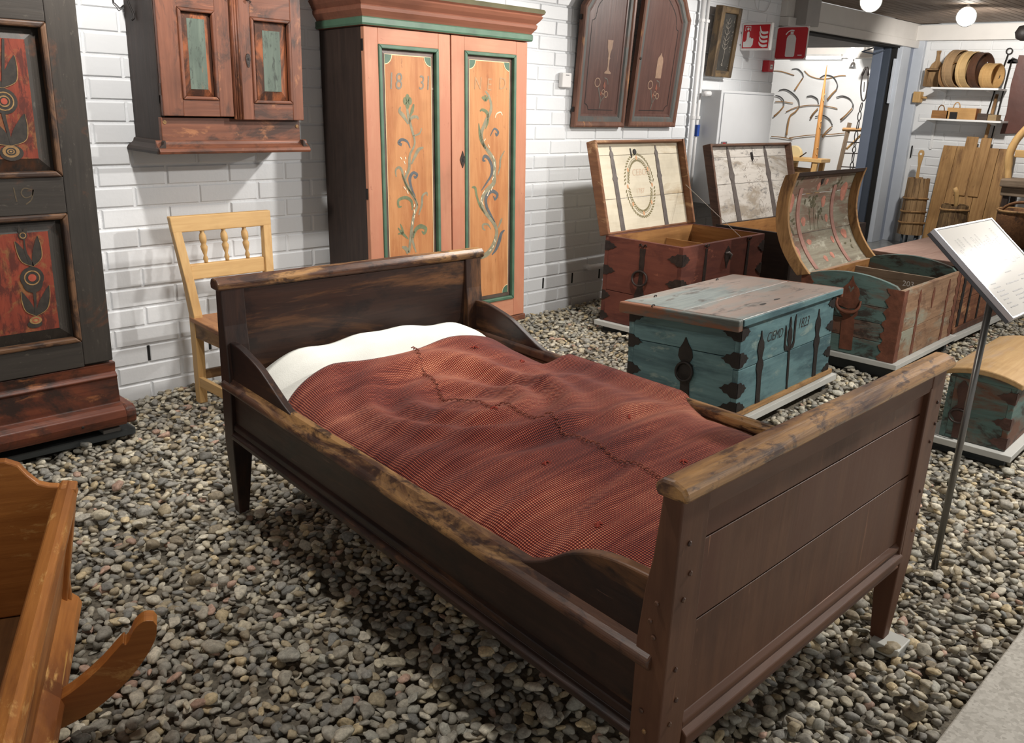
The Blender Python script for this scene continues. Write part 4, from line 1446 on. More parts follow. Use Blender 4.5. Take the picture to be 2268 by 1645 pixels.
# cornice: stepped profile mitred round the front and the left side
co = [(0.0, WT - 0.006), (0.016, WT - 0.004), (0.020, WT + 0.004), (0.020, WT + 0.026), (0.014, WT + 0.031), (0.020, WT + 0.040), (0.034, WT + 0.058), (0.036, WT + 0.072), (0.030, WT + 0.078), (0.046, WT + 0.096), (0.056, WT + 0.112), (0.050, WT + 0.120), (0.062, WT + 0.128), (0.066, WT + 0.140), (0.060, WT + 0.150)]
CM = W_REDTOP('x')
m, mg, mt_ = MB(), MB(), MB()
for i in range(len(co) - 1):
    (o0, z0), (o1, z1) = co[i], co[i + 1]
    tgt = mg if i in (1, 2, 3) else mt_ if i >= 12 else m
    tgt.add([(-o0, -o0, z0), (WW + o0, -o0, z0), (WW + o1, -o1, z1), (-o1, -o1, z1)], [(0, 1, 2, 3)])
    tgt.add([(-o0, WD_, z0), (-o0, -o0, z0), (-o1, -o1, z1), (-o1, WD_, z1)], [(0, 1, 2, 3)])
    tgt.add([(WW + o0, -o0, z0), (WW + o0, WD_, z0), (WW + o1, WD_, z1), (WW + o1, -o1, z1)], [(0, 1, 2, 3)])
o, z = co[-1]
mt_.add([(-o, -o, z), (WW + o, -o, z), (WW + o, WD_, z), (-o, WD_, z)], [(0, 1, 2, 3)])
m.build('cornice', wood('cornice_brown', srgb(150, 98, 76), srgb(108, 68, 54), 'x', 0.5, 0.6), wd, fix=True)
mg.build('cornice_green_band', M_GREENPAINT, wd)
mt_.build('cornice_top', plain('cornice_green_brown', srgb(92, 88, 66), 0.5, var=0.2), wd)


def wd_door(x0, x1, px0, px1, pz0, pz1):
    z0, z1 = 0.138, WT - 0.008
    dr = MB().box(x0, 0.0, z0, px0, 0.024, z1).build('door', W_SALMON('z'), wd, 0.003)
    MB().box(px1, 0.0, z0, x1, 0.024, z1).build('stile', W_SALMON('z'), dr, 0.003)
    MB().box(px0, 0.0004, z0, px1, 0.024, pz0).build('rail', W_SALMON('x'), dr, 0.002)
    MB().box(px0, 0.0004, pz1, px1, 0.024, z1).build('rail', W_SALMON('x'), dr, 0.002)
    w = 0.018
    for pts in ([(px0, pz0), (px0 + w, pz0 + w), (px0 + w, pz1 - w), (px0, pz1)], [(px1, pz0), (px1 - w, pz0 + w), (px1 - w, pz1 - w), (px1, pz1)],
                [(px0, pz0), (px1, pz0), (px1 - w, pz0 + w), (px0 + w, pz0 + w)], [(px0, pz1), (px1, pz1), (px1 - w, pz1 - w), (px0 + w, pz1 - w)]):
        MB().prism(pts, 'y', -0.006, 0.016).build('green_moulding', M_GREENPAINT, dr, 0.004, fix=True)
    b = 0.022
    i0, i1, j0, j1 = px0 + w, px1 - w, pz0 + w, pz1 - w
    MB().add([(i0, 0.016, j0), (i1, 0.016, j0), (i1, 0.016, j1), (i0, 0.016, j1), (i0 + b, 0.010, j0 + b), (i1 - b, 0.010, j0 + b), (i1 - b, 0.010, j1 - b), (i0 + b, 0.010, j1 - b)], [(0, 1, 5, 4), (1, 2, 6, 5), (2, 3, 7, 6), (3, 0, 4, 7)]).build('umber_border', M_UMBERPAINT, dr)
    i0, i1, j0, j1 = i0 + b, i1 - b, j0 + b, j1 - b
    MB().box(i0, 0.0095, j0, i1, 0.018, j1).build('amber_panel', W_AMBER('z'), dr)
    g, l = Each(), Each()
    r = 0.042
    D3 = lambda u, v, o_: (u, 0.0095 - o_, v)
    for (cx, cz, t0) in ((i0, j1, 1.5), (i1, j1, 1.0), (i0, j0, 0.0), (i1, j0, 0.5)):
        arc = [(cx + r * cos(t), cz + r * sin(t)) for t in np.linspace(t0 * pi, (t0 + 0.5) * pi, 9)]
        g.flat([(cx, cz)] + arc, D3, 0.0008)
        l.ribbon(arc, 0.004, D3, 0.0012, 0)
    for s in (((i0, j0), (i0, j1)), ((i1, j0), (i1, j1)), ((i0, j1), (i1, j1))):
        l.ribbon(s, 0.004, D3, 0.0006, 0)
    g.build('green_corner', M_GREENPAINT, dr)
    l.build('cream_line', M_CREAMPAINT, dr)
    return dr, D3


dl, D3 = wd_door(0.0, 0.507, 0.077, 0.432, 0.225, 1.507)
dr_, _ = wd_door(0.514, WW, 0.600, 0.962, 0.235, 1.511)
GREY = plain('grey_green_vine_paint', srgb(136, 130, 106), 0.6, var=0.2, scale=50)
SLATE = plain('slate_blue_vine_paint', srgb(88, 92, 94), 0.6, var=0.2, scale=50)
PALE = plain('pale_vine_paint', srgb(224, 206, 176), 0.6, var=0.2, scale=50)
OLIVE = plain('olive_vine_paint', srgb(108, 116, 84), 0.6, var=0.2, scale=50)
g, s, p_, ol = Each(), Each(), MB(), Each()
W = lambda mb_, pts, w, off=0.0006: mb_.ribbon(pts, [1.35 * x for x in w] if isinstance(w, list) else w * 1.3, D3, off, 6)
# left vine
W(g, [(0.235,0.558),(0.253,0.661),(0.270,0.737),(0.291,0.786),(0.258,0.844),(0.221,0.906),(0.246,0.957),(0.253,1.020),(0.284,1.074),(0.270,1.133),(0.248,1.201),(0.240,1.262)], [0.010, 0.014, 0.012, 0.010, 0.012, 0.010, 0.012, 0.010, 0.008, 0.010, 0.012, 0.006])
W(ol, [(0.296,0.781),(0.272,0.825),(0.229,0.876),(0.202,0.936)], [0.002, 0.006, 0.008, 0.004])
W(ol, [(0.261,0.761),(0.257,0.803),(0.223,0.823),(0.179,0.814),(0.178,0.784),(0.197,0.783)], [0.004, 0.011, 0.012, 0.010, 0.009, 0.004])
W(s, [(0.282,0.824),(0.258,0.867),(0.250,0.912),(0.270,0.938),(0.295,0.929),(0.284,0.915),(0.275,0.924)], [0.003, 0.010, 0.014, 0.010, 0.010, 0.009, 0.004])
W(s, [(0.256,1.053),(0.240,1.082),(0.207,1.093),(0.188,1.079),(0.206,1.068)], [0.003, 0.008, 0.010, 0.012, 0.010])
W(g, [(0.261,0.979),(0.282,1.012),(0.307,1.045),(0.337,1.055)], [0.006, 0.012, 0.014, 0.005])
W(g, [(0.229,0.876),(0.211,0.913),(0.203,0.951),(0.184,0.966),(0.165,0.952),(0.168,0.922)], [0.004, 0.008, 0.010, 0.009, 0.007, 0.004])
W(g, [(0.300,0.735),(0.321,0.784),(0.327,0.826),(0.353,0.840),(0.357,0.824)], [0.004, 0.010, 0.009, 0.007, 0.003])
W(ol, [(0.262,0.626),(0.278,0.663),(0.309,0.680),(0.344,0.666),(0.333,0.643),(0.318,0.656)], [0.006, 0.014, 0.016, 0.014, 0.010, 0.004])
W(g, [(0.280,0.554),(0.266,0.590),(0.257,0.630),(0.273,0.660)], [0.004, 0.010, 0.010, 0.006])
W(ol, [(0.232,0.624),(0.198,0.654),(0.170,0.683)], [0.004, 0.012, 0.003])
W(ol, [(0.203,0.654),(0.194,0.681),(0.185,0.701)], [0.008, 0.008, 0.002])
W(ol, [(0.203,0.654),(0.184,0.655),(0.169,0.653)], [0.008, 0.008, 0.002])
W(g, [(0.230,0.555),(0.216,0.579),(0.192,0.589)], [0.014, 0.016, 0.006])
for c in ([(0.246,1.281)], [(0.231,1.267)], [(0.260,1.267)], [(0.245,1.249)]):
    ol.flat([(c[0][0] + 0.012 * cos(t), c[0][1] + 0.018 * sin(t)) for t in np.linspace(0, 2 * pi, 13)[:-1]], D3, 0.0007)
W(g, [(0.247,1.163),(0.220,1.199),(0.197,1.220),(0.204,1.241)], [0.006, 0.014, 0.012, 0.004])
W(g, [(0.252,1.163),(0.267,1.192),(0.301,1.196),(0.308,1.185)], [0.006, 0.012, 0.010, 0.004])
W(ol, [(0.258,1.199),(0.273,1.225),(0.283,1.254)], [0.004, 0.014, 0.006])
W(g, [(0.275,1.109),(0.314,1.120),(0.329,1.145)], [0.004, 0.007, 0.003])
for a, b in zip([(0.276,0.790),(0.271,0.764),(0.275,0.737),(0.259,0.707),(0.223,0.980),(0.228,1.002),(0.204,1.002),(0.222,0.950),(0.210,0.876),(0.229,0.857)], [(0.271,0.775),(0.275,0.744),(0.269,0.722),(0.261,0.692),(0.216,0.995),(0.224,1.013),(0.195,1.013),(0.226,0.939),(0.224,0.861),(0.238,0.841)]):
    W(p_, [a, b], 0.004, 0.0012)
# right vine
W(g, [(0.701,0.484),(0.771,0.503),(0.819,0.554),(0.836,0.616),(0.806,0.669),(0.753,0.718),(0.724,0.765),(0.747,0.821),(0.811,0.867),(0.816,0.916),(0.816,0.977),(0.781,1.022),(0.735,1.070),(0.724,1.121),(0.752,1.176),(0.791,1.239),(0.779,1.297),(0.751,1.327)], [0.016, 0.022, 0.020, 0.016, 0.016, 0.016, 0.018, 0.016, 0.020, 0.018, 0.018, 0.016, 0.014, 0.014, 0.016, 0.014, 0.010, 0.006])
W(s, [(0.824,0.663),(0.788,0.708),(0.759,0.755),(0.759,0.800),(0.799,0.827),(0.840,0.808),(0.823,0.784),(0.811,0.802)], [0.003, 0.011, 0.014, 0.016, 0.014, 0.012, 0.010, 0.004])
W(s, [(0.724,0.834),(0.758,0.869),(0.793,0.909),(0.798,0.953),(0.775,0.994),(0.746,1.007),(0.735,0.987),(0.752,0.983)], [0.003, 0.008, 0.011, 0.014, 0.013, 0.012, 0.010, 0.005])
W(ol, [(0.747,0.714),(0.713,0.757),(0.690,0.808),(0.679,0.848),(0.656,0.853)], [0.004, 0.010, 0.010, 0.012, 0.005])
W(s, [(0.801,0.491),(0.831,0.518),(0.855,0.559),(0.872,0.600),(0.896,0.616)], [0.004, 0.014, 0.018, 0.014, 0.004])
W(g, [(0.840,0.907),(0.857,0.948),(0.862,0.992),(0.891,1.032)], [0.003, 0.009, 0.009, 0.003])
W(g, [(0.794,0.628),(0.771,0.655),(0.736,0.657),(0.736,0.636),(0.753,0.627)], [0.003, 0.008, 0.009, 0.008, 0.003])
W(ol, [(0.752,1.143),(0.768,1.178),(0.763,1.221),(0.729,1.236),(0.712,1.228)], [0.003, 0.010, 0.014, 0.010, 0.004])
W(ol, [(0.752,1.044),(0.724,1.084),(0.712,1.123),(0.704,1.170)], [0.006, 0.016, 0.014, 0.003])
W(p_, [(0.820,1.198),(0.831,1.218),(0.860,1.226),(0.872,1.211)], [0.003, 0.005, 0.005, 0.003], 0.0012)
W(s, [(0.786,1.107),(0.814,1.143),(0.843,1.127),(0.832,1.111),(0.823,1.123)], [0.003, 0.007, 0.010, 0.010, 0.006])
for d in (-1, 0, 1):
    c0 = [(0.751,1.279)][0]
    W(ol, [c0, (c0[0] + 0.022 * d, c0[1] + 0.028 - 0.008 * abs(d))], [0.008, 0.012])
W(s, [(0.725,0.486),(0.701,0.497),(0.684,0.503)], [0.010, 0.005, 0.002])
W(s, [(0.725,0.484),(0.701,0.476),(0.690,0.468)], [0.010, 0.005, 0.002])
W(g, [(0.848,0.632),(0.866,0.665),(0.877,0.681)], [0.004, 0.012, 0.003])
for a, b in zip([(0.804,1.010),(0.816,0.977),(0.816,0.932),(0.810,0.900),(0.747,0.833),(0.724,0.798),(0.724,0.781),(0.752,1.094),(0.769,1.066),(0.819,0.575),(0.813,0.541),(0.795,0.522),(0.805,0.851),(0.782,0.832)], [(0.815,0.989),(0.822,0.949),(0.810,0.912),(0.799,0.884),(0.730,0.814),(0.718,0.778),(0.736,0.760),(0.741,1.082),(0.780,1.050),(0.825,0.557),(0.807,0.529),(0.783,0.514),(0.793,0.831),(0.764,0.804)]):
    W(p_, [a, b], 0.004, 0.0012)
g.build('painted_vine', GREY, dl)
s.build('painted_scroll', SLATE, dl)
tag(p_.build('painted_highlight', PALE, dl), kind='stuff')
ol.build('painted_leaf', OLIVE, dl)
TM = plain('faded_grey_lettering', srgb(128, 120, 106), 0.6, var=0.15, scale=60)
TM2 = plain('faded_tan_lettering', srgb(170, 134, 98), 0.6, var=0.15, scale=60)
for t, (u, v), sz, mat in (('18', [(0.128,1.318)][0], 0.105, TM), ('31.', [(0.312,1.321)][0], 0.092, TM), ('N', [(0.668,1.334)][0], 0.085, TM2), ('E', [(0.757,1.331)][0], 0.085, TM2), ('D.', [(0.842,1.339)][0], 0.085, TM2)):
    text('painted_lettering', t, sz, mat, dl, mtx((u, 0.0085, v), (1, 0, 0), (0, 0, 1), 0.85), 0.1)
k = [(0.583,0.990)][0]
MB().plate([(k[0] + a_, k[1] + b_) for a_, b_ in ((0, 0.046), (0.012, 0.018), (0.018, 0.004), (0.010, -0.018), (0, -0.038), (-0.010, -0.018), (-0.018, 0.004), (-0.012, 0.018))], Y3, 0.0, 0.003).build('keyhole_plate', M_IRON, dr_)
MB().plate([(k[0] + 0.005 * cos(t), k[1] + 0.009 * sin(t)) for t in np.linspace(0, 2 * pi, 9)[:-1]], Y3, 0.003, 0.0036).build('keyhole', M_BLACKHOLE, dr_)
for z in (1.50, 0.85, 0.35):
    MB().box(-0.004, 0.006, z - 0.025, 0.004, 0.022, z + 0.025).build('hinge', M_IRONDK, wd, 0.002)

# ------------------------------------------------------------------ chests
def strap_outline(p0, p1, prof):
    """outline of a straight iron strap; prof = (fraction along, half width)"""
    p0, p1 = np.array(p0, float), np.array(p1, float)
    d = p1 - p0
    n = np.array([-d[1], d[0]])
    n /= np.linalg.norm(n)
    L = [p0 + d * t + n * w for t, w in prof]
    R = [p0 + d * t - n * w for t, w in prof]
    return [tuple(p) for p in L + R[::-1]]


def corner_leaf(p, s, wid, hei):
    """leaf-shaped corner iron: p on the edge, s = +1/-1 along the face"""
    x, z = p
    return [(x, z - hei), (x + s * wid * 0.35, z - hei * 0.95), (x + s * wid * 0.5, z - hei * 0.55), (x + s * wid * 0.72, z - hei * 0.5), (x + s * wid * 0.82, z - hei * 0.15), (x + s * wid, z), (x + s * wid * 0.82, z + hei * 0.2), (x + s * wid * 0.7, z + hei * 0.6), (x + s * wid * 0.5, z + hei * 0.6), (x + s * wid * 0.35, z + hei), (x, z + hei)]


FRONT = lambda u, v, o: (u, -o, v)          # local front face, y = 0
END = lambda u, v, o: (-o, u, v)            # local left end face, x = 0


def ringpts(c, rx, rz, to3, off, n=20, dip=0.0):
    return [to3(c[0] + rx * cos(2 * pi * k / n), c[1] + rz * sin(2 * pi * k / n), off + dip * sin(2 * pi * k / n)) for k in range(n)]


def chest_box(root, L, W, H, mo, mi, t=0.026, seam_end=(), seam_front=(), planks=True, floor_z=0.03):
    """four walls made of boards, and a floor"""
    lv_e = [0.0] + list(seam_end) + [H]
    lv_f = [0.0] + list(seam_front) + [H]
    for i in range(len(lv_f) - 1):
        MB().box(0.0, 0.0, lv_f[i], L, t, lv_f[i + 1] - (0.003 if i < len(lv_f) - 2 else 0)).build('front_board', mo('x'), root, 0.002)
        MB().box(0.0, W - t, lv_f[i], L, W, lv_f[i + 1]).build('back_board', mo('x'), root)
    for i in range(len(lv_e) - 1):
        MB().box(0.0, t, lv_e[i], t, W - t, lv_e[i + 1] - (0.003 if i < len(lv_e) - 2 else 0)).build('end_board', mo('y'), root, 0.002)
        MB().box(L - t, t, lv_e[i], L, W - t, lv_e[i + 1]).build('end_board', mo('y'), root)
    MB().box(t, t, floor_z, L - t, W - t, floor_z + 0.015).build('floor_board', mi('x'), root)
    if planks:   # raw inner faces
        e = 0.0015
        MB().box(t, W - t - e, floor_z, L - t, W - t, H - 0.002).build('inner_lining', mi('x'), root)
        MB().box(L - t - e, t, floor_z, L - t, W - t, H - 0.002).build('inner_lining', mi('y'), root)
        MB().box(t, t, floor_z, t + e, W - t, H - 0.002).build('inner_lining', mi('y'), root)
        MB().box(t, t, floor_z, L - t, t + e, H - 0.002).build('inner_lining', mi('x'), root)


def base_board(name, label, x, y, yaw, x0, y0, x1, y1, z0, z1, mat=M_STEELPLATE, legs=True, tilt=0.0):
    b = thing(name, label, 'base', (x, y, 0), (tilt, 0, yaw))
    MB().box(x0, y0, z0, x1, y1, z1).build('board', mat, b, 0.002)
    if legs:
        for bx in (x0 + 0.05, x1 - 0.09):
            MB().box(bx, y0 + 0.03, -0.02, bx + 0.04, y1 - 0.03, z0).build('bearer', M_DKPLATE, b)
    return b


# --- A: red-brown chest with open cream lid
ca = thing('red_chest', 'open red-brown chest with a wreath painted inside its cream lid', 'chest', (4.04, -1.06, 0.05), (0, 0, 0.03))
AL, AW, AH = 0.935, 0.528, 0.503
chest_box(ca, AL, AW, AH, W_RED, W_INNER, 0.026, (0.188,), (0.20,))
MB().box(0.60, 0.03, 0.04, 0.612, AW - 0.03, 0.44).build('till_board', W_INNER('y'), ca)
ir = Each()
for z in (0.447, 0.305, 0.155, 0.03):
    ir.plate(corner_leaf((AW, z), -1, 0.085 if z > 0.2 else 0.06, 0.028), END, 0.0, 0.003)
for z in (0.43, 0.29, 0.14):
    ir.plate(corner_leaf((0.0, z), 1, 0.095, 0.034), END, 0.0, 0.0035)
    ir.plate(corner_leaf((0.0, z), 1, 0.075, 0.034), FRONT, 0.0, 0.0035)
    ir.plate(corner_leaf((AL, z), -1, 0.075, 0.034), FRONT, 0.0, 0.0035)
SP = [(0, 0.020), (0.05, 0.019), (0.1, 0.016), (0.2, 0.018), (0.35, 0.012), (0.5, 0.019), (0.6, 0.034), (0.72, 0.034), (0.78, 0.017), (1.0, 0.017)]
ir.plate(strap_outline((0.262, 0.462), (0.262, 0.01), SP), END, 0.0, 0.0035)
for x in (0.245, 0.735):
    ir.plate(strap_outline((x, 0.475), (x, 0.03), [(0, 0.012), (0.08, 0.010), (0.2, 0.014), (0.4, 0.015), (0.7, 0.016), (1, 0.016)]), FRONT, 0.0, 0.0035)
ir.plate([(0.49 + a, 0.41 + b) for a, b in ((0, 0.06), (0.02, 0.04), (0.035, 0.02), (0.03, -0.01), (0.012, -0.05), (0, -0.075), (-0.012, -0.05), (-0.03, -0.01), (-0.035, 0.02), (-0.02, 0.04))], FRONT, 0.0, 0.004)
ir.build('iron_strap', M_IRON, ca)
sc = Each()
for x, fce in ((0.262, END), (0.245, FRONT), (0.735, FRONT)):
    z = 0.463 if fce is END else 0.476
    for s in (-1, 1):
        sc.tube([fce(x + s * (0.004 + 0.010 * (1 - cos(t))), z + 0.006 + 0.011 * sin(t) + 0.004 * t, 0.004) for t in np.linspace(0, 4.2, 9)], 0.0028, 6)
sc.build('iron_curl', M_IRON, ca, smooth=True)
MB().tube(ringpts((0.262, 0.292), 0.050, 0.042, END, 0.014, 20, -0.006), 0.0065, 8, closed=True).build('ring_handle', M_IRON, ca, smooth=True)
MB().tube([FRONT(0.46, 0.43, 0.004), FRONT(0.475, 0.435, 0.02), FRONT(0.50, 0.42, 0.024), FRONT(0.505, 0.39, 0.01)], 0.006, 8).build('lock_hasp', M_IRONGREY, ca, smooth=True)

# its lid, leaning back on the hinges
lc_, ls_ = 0.9637, 0.267
LID = lambda u, v, o: (u, ls_ * v - lc_ * o, lc_ * v + ls_ * o)


class LB(MB):
    """builds in lid coordinates: x along the hinge, y up the lid, z out of its inner face"""

    def build(s, *a, **k):
        s.v = [LID(*v) for v in s.v]
        return MB.build(s, *a, **k)


def flat_lid(root, L, H, seams, mb_, mr, org):
    lid = bpy.data.objects.new('lid', None)
    COL.objects.link(lid)
    lid.parent = root
    lid.location = org
    lv = [0.012] + list(seams) + [H - 0.012]
    for i in range(len(lv) - 1):
        LB().box(0.012, lv[i] + 0.0015, -0.016, L - 0.012, lv[i + 1] - 0.0015, 0.0).build('lid_board', mb_('x'), lid)
    for nm, bx in (('lid_rim', (0.0, 0.0, -0.018, 0.022, H, 0.048)), ('lid_rim', (L - 0.022, 0.0, -0.018, L, H, 0.048)), ('lid_rim', (0.022, H - 0.016, -0.018, L - 0.022, H, 0.042)), ('lid_rim', (0.022, 0.0, -0.018, L - 0.022, 0.014, 0.006))):
        LB().box(*bx).build(nm, mr('y' if bx[0] == 0 or bx[3] == L and bx[0] > 0.1 else 'x'), lid, 0.005)
    return lid


la = flat_lid(ca, 0.955, 0.545, (0.205, 0.462), W_WHITELID, fam('lid_rim_brown', light=srgb(150, 104, 72), dark=srgb(104, 68, 48), rough=0.6, worn=srgb(190, 150, 110), wamt=0.4, wscale=12), (-0.01, AW + 0.02, AH - 0.005))
for x in (0.212, 0.685):
    LB().plate(strap_outline((x - 0.012, 0.515), (x, 0.0), [(0, 0.003), (0.03, 0.008), (0.045, 0.005), (0.09, 0.018), (0.14, 0.013), (0.18, 0.017), (0.34, 0.018), (0.37, 0.026), (0.40, 0.018), (0.6, 0.019), (1, 0.020)]), lambda u, v, o: (u, v, o), 0.0, 0.004).build('lid_strap', M_IRONGREY, la)
LB().plate([(0.44 + 0.016 * cos(t), 0.478 + 0.018 * sin(t)) for t in np.linspace(0, 2 * pi, 9)[:-1]], lambda u, v, o: (u, v, o), 0.0, 0.006).build('lock_catch', M_IRONDK, la)
LB().plate([(0.395, 0.50), (0.405, 0.50), (0.41, 0.45), (0.40, 0.44)], lambda u, v, o: (u, v, o), 0.0, 0.003).build('lock_scar', M_IRONDK, la)
m, n_, ob = MB(), MB(), MB()
FL2 = lambda u, v, o: (u, v, o)
cx_, cz_, rx_, rz_ = 0.452, 0.272, 0.130, 0.170
for s0, s1 in ((0.02, 0.46), (0.54, 0.98), (1.02, 1.46), (1.54, 1.98)):
    m.ribbon([(cx_ + rx_ * sin(pi * t) * (1.0), cz_ + rz_ * cos(pi * t)) for t in np.linspace(s0, s1, 10)], 0.0035, FL2, 0.0006, 0)
    for t in np.linspace(s0, s1, 13):
        px_, pz_ = cx_ + rx_ * sin(pi * t), cz_ + rz_ * cos(pi * t)
        for s in (-1, 1):
            an = pi / 2 - pi * t + s * 0.9 + (0 if t < 1 else pi) * 0
            q = (px_ + s * 0.018 * sin(pi * t) + 0.006 * cos(an), pz_ + s * 0.018 * cos(pi * t) + 0.006 * sin(an))
            m.flat([(q[0] + 0.013 * cos(an) * cos(w) - 0.0055 * sin(an) * sin(w), q[1] + 0.013 * sin(an) * cos(w) + 0.0055 * cos(an) * sin(w)) for w in np.linspace(0, 2 * pi, 7)[:-1]], FL2, 0.0008)
for t in (0.0, 0.3, 0.5, 0.72, 1.0, 1.28, 1.5, 1.7):
    px_, pz_ = cx_ + rx_ * sin(pi * t), cz_ + rz_ * cos(pi * t)
    ob.flat([(px_ + 0.009 * cos(w), pz_ + 0.014 * sin(w)) for w in np.linspace(0, 2 * pi, 9)[:-1]], FL2, 0.001)


def lidbuild(mb_, nm, mat, par):
    mb_.v = [LID(*v) for v in mb_.v]
    return tag(mb_.build(nm, mat, par), kind='stuff')


lidbuild(m, 'painted_wreath', plain('olive_wreath_paint', srgb(128, 118, 84), 0.7, var=0.2), la)
lidbuild(ob, 'painted_bud', plain('peach_bud_paint', srgb(212, 160, 118), 0.7, var=0.1), la)
FT = plain('faint_pink_lettering', srgb(214, 188, 162), 0.7, var=0.1)
FU = Vector((1, 0, 0))
FV = Vector((0, ls_, lc_))
text('faded_lettering', 'CEBOM', 0.058, FT, la, mtx(LID(0.385, 0.335, 0.0008), FU, FV), 0.15)
text('faded_lettering', '1787', 0.045, FT, la, mtx(LID(0.40, 0.225, 0.0008), FU, FV), 0.15)
MB().tube([LID(0.90, 0.25, 0.045), tuple(np.array((0.64, -AW - 0.02, 0.01)))], 0.0014, 5).build('lid_stay_wire', plain('pale_wire', srgb(210, 206, 200), 0.4, 0.3), la)
base_board('display_base', 'light grey base board under the red-brown chest', 4.04, -1.06, 0.03, -0.03, -0.02, 0.96, 0.55, 0.02, 0.048)

# --- B: second open chest with whitish lid, behind
cb = thing('brown_chest', 'open dark brown chest with a greyish white lid standing furthest back', 'chest', (5.27, -1.07, 0.05), (0, 0, 0))
BLn, BWn, BHn = 1.12, 0.57, 0.475
chest_box(cb, BLn, BWn, BHn, W_DKSIDE, W_INNER, 0.026)
lb = flat_lid(cb, BLn + 0.02, 0.565, (0.29, 0.475), W_GREYLID, fam('grey_brown_rim', light=srgb(122, 92, 74), dark=srgb(82, 60, 50), rough=0.65, worn=srgb(60, 52, 50), wamt=0.38, wscale=10), (0.01, BWn + 0.01, BHn - 0.03))
for x in (0.31, 0.83):
    LB().plate(strap_outline((x - 0.03, 0.55), (x + 0.02, 0.0), [(0, 0.004), (0.08, 0.019), (0.18, 0.020), (0.30, 0.024), (0.37, 0.036), (0.44, 0.022), (0.7, 0.027), (1, 0.030)]), FL2, 0.0, 0.004).build('lid_strap', M_IRONGREY, lb)
LB().plate([(0.59, 0.505), (0.62, 0.508), (0.625, 0.46), (0.605, 0.44), (0.592, 0.46)], FL2, 0.0, 0.004).build('lock_scar', M_IRONDK, lb)
m = MB()
for k, c in enumerate(((0.55, 0.05), (0.66, 0.05), (0.77, 0.055))):
    m.ribbon([(c[0] - 0.05, c[1] - 0.02), (c[0] - 0.03, c[1] + 0.035), (c[0], c[1] + 0.01), (c[0] + 0.03, c[1] + 0.04), (c[0] + 0.05, c[1] - 0.02)], 0.004, FL2, 0.0006)
m.ribbon([(0.66, 0.06), (0.63, 0.12), (0.66, 0.16), (0.69, 0.12), (0.665, 0.06), (0.74, 0.13)], 0.004, FL2, 0.0006)
r_ = random.Random(3)
for _ in range(70):
    an = r_.uniform(0, 2 * pi)
    q = (0.60 + 0.15 * cos(an) * r_.uniform(0.5, 1), 0.35 + 0.12 * sin(an) * r_.uniform(0.5, 1))
    m.ribbon([(q[0], q[1]), (q[0] + r_.uniform(-.02, .02), q[1] + r_.uniform(-.02, .02))], 0.005, FL2, 0.0006, 0)
lidbuild(m, 'faded_drawing', plain('grey_faded_drawing', srgb(150, 140, 130), 0.7, var=0.2), lb)
ir = Each()
for z in (0.40, 0.24):
    ir.plate(corner_leaf((BLn, z), -1, 0.08, 0.03), FRONT, 0.0, 0.0035)
ir.build('iron_strap', M_IRON, cb)
base_board('display_base', 'light grey base board under the dark brown chest at the back', 5.27, -1.07, 0, -0.02, -0.02, 1.14, 0.59, 0.02, 0.048)

# --- C: domed chest with painted lid thrown back
cc = thing('domed_chest', 'open domed chest with flaking teal end and flowers painted inside its curved lid', 'chest', (4.455, -2.11, 0.07), (0, 0, 0.022))
CL, CW, CH = 0.885, 0.545, 0.378
t = 0.026
arch = [(y, CH + 0.052 * (1 - ((y - CW / 2) / (CW / 2)) ** 2)) for y in np.linspace(0, CW, 13)]
for x0, nm in ((0.0, 'end'), (CL - t, 'end')):
    lv = [0.0, 0.095, 0.19, 0.275]
    for i in range(3):
        MB().box(x0, t, lv[i], x0 + t, CW - t, lv[i + 1] - 0.002).build('end_board', W_GREYTEAL('y'), cc, 0.002)
    MB().prism([(t, 0.275)] + [(min(max(a, t), CW - t), b) for a, b in arch] + [(CW - t, 0.275)], 'x', x0, x0 + t).build('end_board', W_GREYTEAL('y'), cc, 0.002, fix=True)
for lv in ((0.0, 0.155), (0.157, CH - 0.002)):
    MB().box(0.0, 0.0, lv[0], CL, t, lv[1]).build('front_board', W_OLDPLANK('x'), cc, 0.002)
    MB().box(0.0, CW - t, lv[0], CL, CW, lv[1]).build('back_board', W_OLDPLANK('x'), cc)
MB().box(t, CW - t - 0.0015, 0.03, CL - t, CW - t, CH - 0.003).build('inner_lining', W_INNER('x'), cc)
MB().box(t, t, 0.03, CL - t, CW - t, 0.045).build('floor_board', W_DKSIDE('x'), cc)
MB().box(CL - 0.235, t, 0.16, CL - 0.218, CW - t, 0.355).build('till_board', W_GREYWOOD('y'), cc)
MB().box(CL - 0.218, t, 0.16, CL - t, CW - t, 0.172).build('till_floor', W_GREYWOOD('y'), cc)
text('catalogue_number', '203', 0.044, plain('white_number_paint', (0.75, 0.75, 0.72), 0.6), cc, mtx((CL - 0.236, 0.235, 0.285), (0, -1, 0), (0, 0, 1)))
wv_ = lambda z: 0.012 * sin(z * 105)
ir = Each()
zz = np.linspace(0, CH, 25)
ir.plate([(0.0, 0.0)] + [(0.075 + wv_(z), z) for z in zz] + [(0.0, CH)], END, 0.0, 0.0035)
ir.plate([(CW, 0.0)] + [(CW - 0.06 + wv_(z), z) for z in zz] + [(CW, CH + 0.01)], END, 0.0, 0.0035)
ir.plate([(0.0, 0.0)] + [(0.055 + 0.4 * wv_(z), z) for z in zz] + [(0.0, CH - 0.004)], FRONT, 0.0, 0.003)
ir.plate([(CL, 0.0)] + [(CL - 0.05 + wv_(z), z) for z in zz] + [(CL, CH - 0.004)], FRONT, 0.0, 0.003)
ir.plate(strap_outline((0.262, 0.235), (0.25, 0.02), [(0, 0.046), (0.12, 0.046), (0.2, 0.030), (0.3, 0.034), (1, 0.034)]), END, 0.0, 0.0035)
